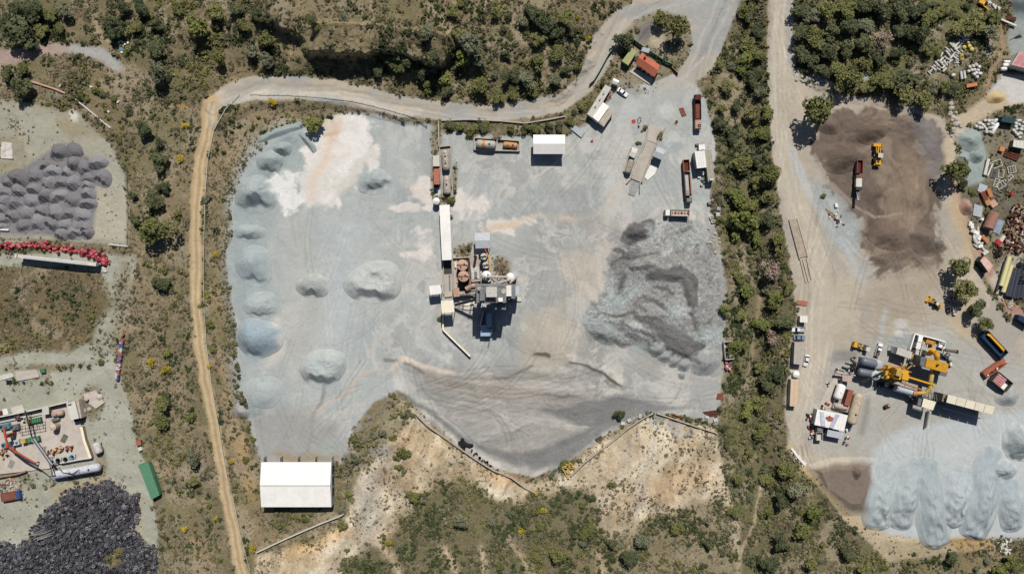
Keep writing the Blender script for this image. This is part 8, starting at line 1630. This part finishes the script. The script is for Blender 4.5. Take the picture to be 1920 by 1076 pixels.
stones('boulder', 1790, 230, 7, 16, 26, .5, 1.3, 'pale boulder on the bank between brown gravel and the pale road', group='boulders between brown gravel and pale road')
stones('boulder', 1340, 425, 7, 30, 22, .3, .7, 'small pale stone scattered along the gorge edge', group='stones scattered on the gorge edge')
for x, y, l in ((1519, 122, 'white appliance dumped at the corner of the road and forest'), (1515, 133, 'pale plank box dumped below the white appliance at the forest corner')):
 t = Thing('scrap_box', l, 'scrap', x, y, .8, .5); t.part(t.lm().box(0, 0, -.1, 1.5, 1.2, 1.0), 'casing', WHITE if y < 130 else PINK); t.part(t.lm().box(0, 0, .9, 1.0, .8, .06), 'door', GREYM)
t = Thing('camp_heap', 'heap of white and turquoise sheets among the trees of the north west', 'rubbish heap', 232, 90, .6); m = t.mb()
for i in range(14): x, y, z = t.w(230 + rr.gauss(0, 7), 88 + rr.gauss(0, 5), .3); m.box(x, y, z - .2, rr.uniform(.5, 2), rr.uniform(.3, .8), .3, rr.uniform(0, 3))
t.part(m, 'white_sheets', WHITE); t.part(t.mb().box(*t.w(228, 92, .5)[:2], t.g, 1.8, 1.2, .5), 'turquoise_sheet', TEAL)
for x, y, l in ((172, 164, 'pair of white stones beside a green bush in the west strip'), (222, 192, 'white block beside the round green bush in the west strip'), (204, 210, 'white stone below the round green bush in the west strip'), (113, 162, 'white stone at the end of the broken wall line')):
 m = MB(); m.box(0, 0, -.1, 1.4, .8, .6, 0, 0, .8); q = wpt(x, y, gz(x, y)); single(m, 'white_stone', OFFW, l, 'stone', q, rr.uniform(0, 3))
wall_line('broken low pale wall running down from the north west grass', [(55, 152), (75, 158), (100, 166), (122, 175)], .6, .7, PINK)
wall_line('thin broken pale wall continuing south east through the scrub', [(135, 182), (158, 200), (180, 218), (206, 240)], .4, .6, OFFW)

# ------------------------------------------------------------------ trees and scrub
def leaf_mat(name, a, b, k=.62):
 m, n, bs = nodes(name); bs.inputs['Roughness'].default_value = .75; bs.inputs['Specular IOR Level'].default_value = .15
 oi = n.nodes.new('ShaderNodeObjectInfo'); tc = n.nodes.new('ShaderNodeTexCoord'); ns = noise_n(n, tc.outputs['Object'], 3.0, 3, .7)
 mx = n.nodes.new('ShaderNodeMixRGB'); mx.inputs[1].default_value = (*lin(a, k), 1); mx.inputs[2].default_value = (*lin(b, k), 1)
 n.links.new(math_n(n, 'ADD', math_n(n, 'MULTIPLY', oi.outputs['Random'], .7), math_n(n, 'MULTIPLY', math_n(n, 'SUBTRACT', ns, .35), 1.3)), mx.inputs[0])
 n.links.new(mx.outputs[0], bs.inputs['Base Color']); return m
BARK = mat('bark', (120, 100, 80), .9, k=.5)
LEAF = {'dark': leaf_mat('dark_leaves', (74, 84, 58), (110, 114, 80)), 'olive': leaf_mat('olive_leaves', (104, 110, 62), (142, 140, 88)), 'grey': leaf_mat('grey_leaves', (110, 116, 88), (142, 142, 116)),
  'bright': leaf_mat('bright_leaves', (106, 116, 60), (142, 144, 82)), 'dry': leaf_mat('dry_twigs', (150, 132, 110), (178, 158, 134)), 'dead': leaf_mat('dead_twigs', (160, 134, 124), (186, 164, 150)), 'yellow': leaf_mat('yellow_flowers', (132, 128, 52), (206, 178, 56), .72)}
def crown_np(seed, n, lobes, flat_=.8, leaf=.11, shell=.55):
 r = np.random.RandomState(seed); C_ = r.normal(0, 1, (lobes, 3)); C_ /= np.linalg.norm(C_, axis=1)[:, None]; C_ *= (.32 + .44 * r.rand(lobes))[:, None]; R_ = .22 + .26 * r.rand(lobes); C_[0] = 0; R_[0] = .52
 w_ = R_ ** 2; k = r.choice(lobes, n, p=w_ / w_.sum()); d = r.normal(0, 1, (n, 3)); d /= np.linalg.norm(d, axis=1)[:, None]; d[:, 2] = np.where(r.rand(n) < .7, np.abs(d[:, 2]), d[:, 2])
 P = C_[k] + d * (R_[k] * (shell + (1 - shell) * r.rand(n) ** .5))[:, None]; P[:, 2] *= flat_
 nn = d + r.normal(0, .55, (n, 3)); nn /= np.linalg.norm(nn, axis=1)[:, None]; u = np.cross(nn, r.normal(0, 1, (n, 3))); u /= np.linalg.norm(u, axis=1)[:, None]; v = np.cross(nn, u); s_ = (leaf * (.6 + .8 * r.rand(n)))[:, None]
 Q = np.stack([P - u * s_, P - v * s_ * .6, P + u * s_, P + v * s_ * .6], 1)
 return Q                                               # n, 4, 3
CROWN = {}
for k_, (n_, lo_, fl_, lf_, sh_) in {'dark': (1100, 11, .8, .105, .6), 'olive': (800, 10, .8, .10, .5), 'grey': (700, 9, .8, .10, .5), 'bright': (700, 9, .85, .115, .45), 'dry': (420, 7, .6, .075, .2), 'dead': (460, 7, .7, .07, .15), 'yellow': (420, 6, .75, .12, .6)}.items():
 CROWN[k_] = []
 for s_ in range(4):
  Q = crown_np(s_ * 7 + len(k_), n_, lo_, fl_, lf_, sh_); V = Q.reshape(-1, 3); CROWN[k_].append(fast_mesh('crown_' + k_, V, np.arange(len(V)).reshape(-1, 4), LEAF[k_]))
def trunk_mesh(s_):
 r = random.Random(s_); m = MB(); m.cyl((0, 0, -.3), (0, 0, .55), .055, 8, 0, .04)
 for i in range(5): a = i * 1.26 + r.random(); m.cyl((0, 0, .35 + .04 * i), (.42 * math.cos(a), .42 * math.sin(a), .75 + .1 * r.random()), .03, 6, 0, .012)
 return m.mesh('trunk_mesh', BARK)
TRUNK = [trunk_mesh(i) for i in range(3)]
rv = random.Random(101)
KIND = {'dark': 'dark green', 'olive': 'olive green', 'grey': 'grey green', 'bright': 'yellow green', 'dry': 'dry brown', 'dead': 'bare pinkish grey', 'yellow': 'yellow flowering'}
def tree(px, py, rpx, kind, where, own=None, hf=1.0):
 R = rpx * S * 1.06; H = R * 1.5 * hf; g = gz(px, py); x, y, _ = wpt(px, py, g + H * .72); g = gzw(x, y)
 e = bpy.data.objects.new('tree', None); COLL.objects.link(e); e.location = (x, y, g); e.rotation_euler = (0, 0, rv.uniform(0, 6.3)); e.empty_display_size = .5
 tag(e, own or '%s %s tree %s' % ('large' if rpx >= 20 else 'middling' if rpx >= 15 else 'small', KIND[kind], where), 'tree', None if own else 'trees ' + where)
 if not own: PLANTED.append((e, px, py, kind, 'tree'))
 t_ = link('trunk', rv.choice(TRUNK)); t_.parent = e; t_.scale = (R * 1.4, R * 1.4, H * .8)
 c = link('crown', rv.choice(CROWN[kind])); c.parent = e; c.location = (0, 0, H * .62); c.scale = (R * 1.2 * rv.uniform(.85, 1.15), R * 1.2 * rv.uniform(.8, 1.15), H * .48)
def shrub(px, py, rpx, kind, where, own=None, hs=.9):
 R = rpx * S; g = gz(px, py); x, y, _ = wpt(px, py, g + R * .6); g = gzw(x, y); o = link('shrub', rv.choice(CROWN[kind])); o.location = (x, y, g + R * .35); o.rotation_euler = (0, 0, rv.uniform(0, 6.3)); o.scale = (R * rv.uniform(1, 1.45), R * rv.uniform(.9, 1.2), R * hs * .85)
 if not own: PLANTED.append((o, px, py, kind, 'shrub'))
 tag(o, own or '%s %s shrub %s' % ('large' if rpx >= 8.5 else 'middling' if rpx >= 6.5 else 'small', KIND[kind], where), 'shrub', None if own else 'shrubs ' + where)
LM = [(1030,270,'the white gable canopy'),(556,908,'the large white shed'),(1214,122,'the red roofed house'),(1124,195,'the long office cabin'),(1309,210,'the rusty red lorry'),(1325,305,'the workshop on the gorge edge'),(1347,394,'the abandoned car body'),(1367,657,'the white steel bin'),(1067,881,'the yellow frame'),(1269,783,'the orange skip'),(872,834,'the black plastic waste'),(280,900,'the long green container'),(229,665,'the double file of barrels'),(105,489,'the elevated trough'),(90,360,'the load field'),(410,165,'the track junction'),(1088,113,'the utility pole'),(693,96,'the cliff edge broom'),(1502,450,'the eastern weighbridge'),(1497,663,'the long site trailer'),(1488,737,'the cream site container'),(1529,207,'the lone bright roadside tree'),(1663,68,'the bare reddish tree'),(1770,110,'the white rolls'),(365,50,'the bright round hillside tree'),(592,230,'the tree in the lime dust'),(775,932,'the perfectly round shrub'),(290,432,'the broad olive brown tree'),(85,820,'the walled plant'),(1580,910,'the brown sand heap'),(1866,646,'the long blue bin'),(930,270,'the two tank bays'),(130,100,'the pale hillside path'),(460,1040,'the white topped wall'),(1450,510,'the large bare pinkish tree'),(1393,412,'the big yellow green tree'),(1412,960,'the pale footpath in the scrub'),(1770,1010,'the gravel ridges'),(180,960,'the tyre heap'),(1740,330,'the brown gravel store')]
PLANTED = []
def name_plants():
 seen = {}
 for o, x, y, kd, wd in PLANTED:
  d, lx, ly, nm = min((math.hypot(x - a, y - b), a, b, t) for a, b, t in LM); q = ('east', 'south east', 'south', 'south west', 'west', 'north west', 'north', 'north east')[int(round(math.atan2(y - ly, x - lx) / (math.pi / 4))) % 8]
  seen.setdefault((kd + '|' + wd, q, nm), []).append((d, o, wd))
 od = ('', 'second ', 'third ', 'fourth ', 'fifth ', 'sixth ', 'seventh ', 'eighth ', 'ninth ', 'tenth ', 'eleventh ', 'twelfth ')
 for (kd, q, nm), L_ in seen.items():
  for i, (d, o, wd) in enumerate(sorted(L_, key=lambda t: t[0])): o['label'] = ('closest ' if i == 0 and len(L_) > 1 else od[min(i, 11)]) + '%s %s to the %s of %s' % (KIND[kd.split('|')[0]], wd, q, nm)
D, O_, G_, B_ = 'dark', 'olive', 'grey', 'bright'
W = {'nw': 'on the north west hillside', 'n': 'on the hillside above the upper road', 'g': 'in the gorge between the two yards', 'ne': 'in the north east wood', 's': 'in the strip between the west yards and the track', 'b': 'on the southern slope', 'h': 'in the hedge north of the quarry yard', 'gs': 'in the thick scrub at the south end of the gorge', 'rim': 'along the quarry rim'}
T_ = {'nw': [(30,65,28,D),(10,40,18,D),(60,18,19,D),(92,28,16,O_),(76,58,16,O_),(45,128,13,O_),(10,140,14,D),(205,42,20,D),(228,16,16,D),(214,64,14,D),(262,14,18,D),(290,46,13,D),(292,92,15,D),(402,18,18,O_),(404,46,13,D),(442,18,15,D),(456,46,13,O_),(470,96,15,G_),(494,72,14,O_),(480,24,14,D),(500,112,16,G_),(120,20,14,G_),(330,14,12,O_),(30,15,16,D),(110,52,12,O_),(60,85,12,D),(252,52,12,O_)],
 'n': [(750,92,18,D),(720,98,16,D),(790,132,17,D),(832,150,18,D),(836,170,13,D),(900,112,15,D),(868,104,17,D),(905,160,15,O_),(934,180,13,D),(962,172,13,O_),(800,60,15,D),(745,120,15,D),(778,118,15,D),(1022,42,22,D),(1042,62,17,D),(1008,72,15,O_),(1062,30,14,O_),(996,18,14,D),(988,150,17,D),(1000,168,13,O_),(880,76,28,G_),(708,130,13,D),(815,104,14,D),(860,60,12,O_),(1072,60,12,D),(1045,100,14,O_),(1060,130,13,D),(1040,150,14,G_),(980,40,13,D),(930,20,13,O_),(850,20,13,O_),(640,30,10,D),(590,40,10,D),(1010,115,13,O_),(960,140,14,D),(800,160,12,D)],
 'g': [(1405,28,17,D),(1420,56,14,D),(1408,82,16,O_),(1398,112,17,D),(1424,102,13,D),(1392,134,13,D),(1412,150,17,D),(1428,168,13,D),(1395,310,20,O_),(1374,252,15,D),(1364,300,15,O_),(1424,342,17,O_),(1380,370,17,B_),(1402,384,15,B_),(1350,356,12,'dry'),(1430,250,15,D),(1440,212,11,B_),(1440,412,17,D),(1462,452,17,O_),(1456,562,19,D),(1472,602,18,D),(1482,540,14,D),(1400,542,16,B_),(1392,590,14,O_),(1450,636,17,'dead'),(1466,662,16,D),(1382,650,14,O_),(1420,752,19,O_),(1440,722,17,D),(1378,440,13,D),(1420,450,13,B_),(1405,480,14,O_),(1386,520,12,O_),(1430,610,15,D),(1425,690,15,O_),(1460,700,16,D),(1450,770,16,D),(1400,770,14,B_),(1380,720,13,O_),(1385,800,15,D),(1430,810,16,O_),(1460,830,15,D),(1405,850,14,O_),(1352,205,12,O_),(1360,165,13,O_),(1350,232,12,D),(1380,200,13,D),(1405,210,15,O_),(1400,255,14,D),(1418,300,14,D),(1445,370,14,O_),(1366,420,11,D),(1396,20,13,O_),(1412,-4,14,D),(1360,580,11,B_),(1372,560,10,B_),(1438,520,15,D),(1350,120,10,B_)],
 'ne': [(1500,20,15,D),(1502,60,14,D),(1506,100,14,D),(1525,30,17,G_),(1530,70,18,O_),(1525,112,15,D),(1555,20,18,D),(1560,60,18,D),(1555,100,19,D),(1590,12,17,O_),(1592,48,19,D),(1590,90,17,D),(1625,14,17,D),(1630,46,18,G_),(1620,84,19,D),(1615,120,16,O_),(1655,16,17,D),(1690,22,18,D),(1690,60,16,D),(1685,100,16,D),(1650,112,15,D),(1660,150,18,D),(1690,146,20,D),(1720,20,19,D),(1725,62,20,D),(1745,30,17,O_),(1700,176,20,O_),(1738,190,19,O_),(1720,150,15,G_),(1750,165,15,G_),(1772,160,13,D),(1630,160,14,O_),(1576,132,16,O_),(1545,130,14,D),(1830,42,24,D),(1858,60,19,D),(1808,52,16,D),(1862,30,14,O_),(1770,20,13,O_),(1600,140,14,D),(1790,165,13,D),(1745,90,13,O_)],
 's': [(288,372,18,D),(296,302,15,D),(304,532,16,D),(270,242,15,D),(298,266,11,D),(302,762,17,O_),(310,745,11,D),(360,858,20,G_),(360,902,13,O_),(300,795,13,O_),(250,366,9,D),(252,414,11,D),(306,350,11,D),(330,400,9,O_)],
 'b': [(860,978,19,G_),(1205,1010,15,G_),(1180,1045,14,D),(1150,1020,13,D),(1330,1020,12,D),(1270,990,12,O_),(1100,1000,12,O_),(1050,1040,16,O_),(640,985,10,O_)],
 'h': [(842,236,9,D),(862,240,9,O_),(884,243,10,O_),(905,240,9,D),(930,250,10,'dry'),(958,240,10,O_),(985,240,9,D),(1005,242,10,O_),(1028,238,10,D),(1050,236,11,D),(1070,226,10,O_),(1090,200,9,O_)],
 'gs': [(1480,880,15,D),(1500,920,16,D),(1530,960,15,D),(1505,1000,16,O_),(1470,940,15,D),(1440,900,14,O_),(1440,960,14,D),(1470,1020,17,D),(1550,1010,15,D),(1590,1040,16,D),(1520,1060,15,O_),(1450,1060,15,D),(1620,1066,13,O_),(1900,1055,17,D),(1880,1072,16,D),(1385,900,13,O_),(1380,960,12,O_),(1755,1066,11,D),(1785,1052,12,D),(1565,985,12,O_)]}
for k_, L_ in T_.items():
 for x, y, r_, kd in L_:
  if k_ in ('g', 'gs') and rv.random() < .2 and r_ < 17: continue
  if kd == D and k_ in ('g', 'gs', 'n') and rv.random() < .5: kd = rv.choice((O_, G_, O_, B_))
  if kd == D and k_ == 'ne' and rv.random() < .35: kd = rv.choice((O_, G_))
  tree(x, y, r_ * rv.uniform(.82, 1.1), kd, W[k_], None, .9)
for a in ((365, 50, 20, B_, 'n', 'bright yellow green round tree with a deep shadow on the north west hillside', 1.4), (290, 132, 20, G_, 'n', 'grey green tree standing alone west of the track junction', 1.3), (412, 112, 14, B_, 'n', 'small yellow green tree close beside the track junction', 1.3), (33, 166, 20, D, 's', 'dark round tree at the corner of the load field', 1), (1172, 74, 17, D, 'n', 'dark round tree at the west end of the green netting', 1), (1272, 50, 21, O_, 'n', 'olive tree on the road island with a long shadow towards the netting', 1.5), (1236, 34, 15, O_, 'n', 'bushy tree at the north of the road island', 1),
  (1450, 326, 20, O_, 'g', 'olive tree leaning over the eastern road', 1.2), (1393, 412, 23, B_, 'g', 'big yellow green tree beside the abandoned car', 1.2), (1450, 510, 24, 'dead', 'g', 'large bare pinkish tree in the gorge beside the eastern weighbridge', 1), (1663, 68, 21, 'dead', 'ne', 'bare reddish tree in the middle of the north east wood', 1), (1529, 207, 32, O_, 'ne', 'lone bright tree beside the eastern road with its shadow to the south', 1.25), (1592, 150, 21, O_, 'ne', 'spreading olive tree at the southern edge of the north east wood', 1.25),
  (1792, 322, 24, O_, 'ne', 'loose olive tree between the grey mound and the brown gravel', 1.3), (1797, 502, 22, O_, 'ne', 'northern olive tree of the group beside the red road', 1.2), (1815, 540, 24, O_, 'ne', 'wide middle tree of the group beside the red road', 1.1), (1832, 578, 19, D, 'ne', 'dark southern tree of the group beside the red road', 1.1), (1852, 606, 16, O_, 'ne', 'tree at the head of the long blue bin', 1.1),
  (290, 432, 28, O_, 's', 'broad olive brown tree in the strip east of the load field', 1), (592, 230, 19, B_, 'rim', 'bright green bush tree standing in the pale lime dust', .8), (1163, 776, 10, D, 'b', 'single dark green bush tree on the gravel at the rim wall', 1), (1806, 345, 9, D, 'ne', 'little dark tree below the loose olive one', 1)):
 tree(*a[:4], W[a[4]], a[5], a[6])
for x, y, r_, kd, own in ((775, 932, 14, O_, 'perfectly round olive shrub on the southern slope'), (757, 850, 14, O_, 'dense olive brown shrub at the top of the southern slope'), (742, 858, 7, B_, 'yellow green shrub tucked against the dense olive one'), (748, 876, 8, B_, 'yellow green shrub below the dense olive one'), (664, 859, 12, G_, 'grey green shrub with a yellow foot east of the large white shed'), (1146, 909, 8, O_, 'olive shrub alone on the bare slope below the yellow frame'), (1057, 873, 10, O_, 'brown olive shrub against the yellow frame'), (826, 597, 8, B_, 'green shrub at the corner of the cream bin wall'), (846, 407, 5, B_, 'tiny green shrub beside the long white roof'), (843, 374, 11, O_, 'green shrub beside the round white water tank'), (181, 170, 11, B_, 'green bush beside a pair of white stones in the west strip'), (241, 205, 9, D, 'dark round bush in the west strip'), (212, 188, 8, O_, 'small round bush north west of the dark round one'), (162, 186, 7, O_, 'small round bush on the broken wall line'), (978, 782 - 40, 6, O_, None) if False else (738, 742, 7, O_, 'olive shrub on the northern tip of the southern slope'), (868, 468, 10, 'dry', 'dry brown thicket west of the square grey roof'), (882, 460, 8, 'dry', 'smaller dry thicket touching the square grey roof'), (938, 498, 13, 'dry', 'dry brown thicket east of the white silo'), (945, 508, 9, 'dry', 'low dry thicket below the one east of the silo'), (1342, 390, 11, 'dry', 'dry bush beside the abandoned car'), (1232, 275, 7, 'dry', None) if False else (1238, 255, 8, O_, 'olive bush beside the weighbridge ramp wall'), (1209, 240, 6, O_, 'narrow bush west of the weighbridge ramp wall'), (1197, 268, 5, B_, 'tiny bush near the head of the mixer tank'), (1890, 570 - 110, 0.01, O_, None) if False else (1546, 367, 6, O_, 'small bush on the grey rubble beside the eastern road')):
 shrub(x, y, r_, kd, '', own)
for x, y, r_, own in ((693, 96, 8, 'yellow flowering broom on the cliff edge above the upper road'), (509, 190, 9, 'yellow broom beside the guard rail at the quarry corner'), (391, 688, 6, 'round yellow broom at the kink of the dirt track'), (388, 554, 5, 'small yellow broom on the guard rail north of the track kink'), (393, 608, 8, 'pair of olive yellow brooms astride the guard rail'), (397, 656, 8, 'yellow green broom on the rim side of the guard rail'), (346, 235, 8, 'yellow broom in the strip close to the track junction'), (336, 298, 9, 'tall yellow broom in the strip west of the track'), (307, 308, 7, 'golden broom beside dark trees in the strip'), (1105, 72, 8, 'yellow broom at the west edge of the upper road bend'), (1083, 31, 5, 'small yellow broom on the hillside near the road bend'), (432, 867, 7, 'yellow broom east of the track, level with the large shed'), (471, 1030, 8, 'golden broom at the west end of the white topped wall'), (1019, 958, 10, 'wide golden broom in the southern scrub'), (979, 995, 7, 'golden broom west of the wide one in the southern scrub'), (728, 1018, 8, 'bright yellow broom in the scrub below the gully'), (402, 475, 7, 'golden broom on the rim beside the white guard rail'), (280, 678, 11, 'largest yellow broom in the strip, west of three'), (312, 664, 11, 'yellow green broom in the strip, upper of three'), (312, 692, 10, 'golden broom in the strip, lowest of three'), (654, 928, 9, 'yellow green broom east of the large white shed'), (360, 780, 12, 'olive yellow bush near the track south of the strip brooms'), (298, 860, 4, 'tiny yellow broom east of the green container'), (343, 992, 8, 'yellow broom in the gullied strip'), (404, 972, 5, 'small yellow broom by the track in the gullied strip'), (1242, 793, 4, 'small yellow broom below the orange skip'), (1005, 925, 6, 'golden broom at the corner of the pale boundary wall'), (277, 497, 6, 'olive yellow broom below the broad olive tree'), (308, 508, 8, 'bright green broom beside dark shrubs in the strip'), (940, 1060, 6, 'golden broom in the scrub near the bottom edge')):
 shrub(x, y, r_, 'yellow' if 'green' not in own and 'olive' not in own else B_, '', own)
ZN = lambda x, y: ('n' if 400 < x < 1130 and y < 195 else 'nw' if x < 400 and y < 150 else 's' if x < 385 else 'rim' if x < 480 and y < 1000 else 'ne' if x > 1490 and y < 230 else 'gs' if y > 860 and x > 1340 else 'g' if x > 1335 else 'h' if y < 270 else 'b')
bg_ = 0; used_ = []
for _ in range(60000):
 if bg_ >= 215: break
 x, y = rv.uniform(4, 1916), rv.uniform(4, 1072); dg = float(canvas(DG, x, y)); dd = float(canvas(DD, x, y)); z_ = ZN(x, y)
 if dg + dd < .3 or rv.random() > .35 + dg * .7 or any((x - a) ** 2 + (y - b) ** 2 < 260 for a, b in used_): continue
 used_.append((x, y)); bg_ += 1
 kd = rv.choice((D, O_, O_, G_, G_)) if dg > .3 else rv.choice((O_, G_, 'dry', G_, 'dry'))
 shrub(x, y, rv.uniform(6, 10.5) if dg > .3 else rv.uniform(5, 7.5), kd, W[z_])
name_plants()
# the nameless rest: scrub, dry brush and tufts
def scrub(name, label, dens, n, r0, r1, leafs, lsz, cols, seed, hs=.8, floor=.05, power=1.0):
 r = np.random.RandomState(seed); X = r.uniform(CX0 + 40, CX1 - 40, n * 12); Y_ = r.uniform(CY0 + 40, CY1 - 40, n * 12); d = canvas(dens, X, Y_)
 cl = canvas(fbm(GX, GY, 26, 3, seed), X, Y_); ok = (d > floor) & (r.rand(len(X)) < d ** power * (.12 + 1.7 * sstep(.40, .6, cl))); X, Y_ = X[ok][:n], Y_[ok][:n]; N = len(X); g = canvas(HG, X, Y_)
 k = S * (1 - g / HC); P = np.stack([(X - 960) * k, (538 - Y_) * k, g], -1); R = (r0 + (r1 - r0) * r.rand(N) ** 2) * S; proto_ = [crown_np(seed + i, leafs, 5, .8, lsz, .45) for i in range(6)]
 c = np.array([lin(q, kq) for q, kq in cols]); ci = np.clip((canvas(fbm(GX, GY, 70, 3, seed + 5), X, Y_) - .28) / .44 * len(cols) + r.normal(0, .9, N), 0, len(cols) - .01).astype(int)
 V = np.empty((N, leafs, 4, 3), np.float32); A = r.uniform(0, 6.28, N); ca, sa = np.cos(A), np.sin(A); pi_ = r.randint(0, 6, N)
 for j in range(6):
  s_ = pi_ == j; q = proto_[j][None]; cx_, sx_ = ca[s_][:, None, None], sa[s_][:, None, None]; RR = R[s_][:, None, None]
  V[s_, ..., 0] = (q[..., 0] * cx_ - q[..., 1] * sx_) * RR; V[s_, ..., 1] = (q[..., 0] * sx_ + q[..., 1] * cx_) * RR; V[s_, ..., 2] = (q[..., 2] + .35) * RR * hs
 V += P[:, None, None, :]; C_ = np.empty((N, leafs, 4, 4), np.float32); C_[..., :3] = (c[ci] * (.75 + .5 * r.rand(N))[:, None])[:, None, None, :] * (.8 + .4 * r.rand(N, leafs))[..., None, None]; C_[..., 3] = .2
 V = V.reshape(-1, 3); o = link(name, fast_mesh(name, V, np.arange(len(V)).reshape(-1, 4), EARTH, C_.reshape(-1, 4))); tag(o, label, 'scrub', None, 'stuff')
gk = .60
scrub('green_scrub', 'low green scrub covering the hillsides and the gorge', DG, 24000, 1.8, 8.5, 24, .31, [((80, 92, 60), gk), ((98, 104, 70), gk), ((116, 114, 82), gk), ((128, 124, 100), gk), ((134, 132, 84), gk)], 3, .6)
scrub('dry_brush', 'dry brown brush and dead grass between the greener scrub', DD, 30000, 1.5, 4.8, 14, .34, [((150, 136, 114), .64), ((128, 118, 96), .62), ((116, 112, 84), .62), ((158, 144, 122), .66), ((112, 104, 86), .6)], 41, .5, .03)
scrub('small_tufts', 'small dark tufts dotted over the bare slopes and verges', np.clip(DD + DG, 0, .6), 9000, .9, 2.2, 8, .45, [((118, 112, 84), .56), ((112, 104, 84), .56), ((120, 120, 82), .56)], 77, .7, .03, .6)
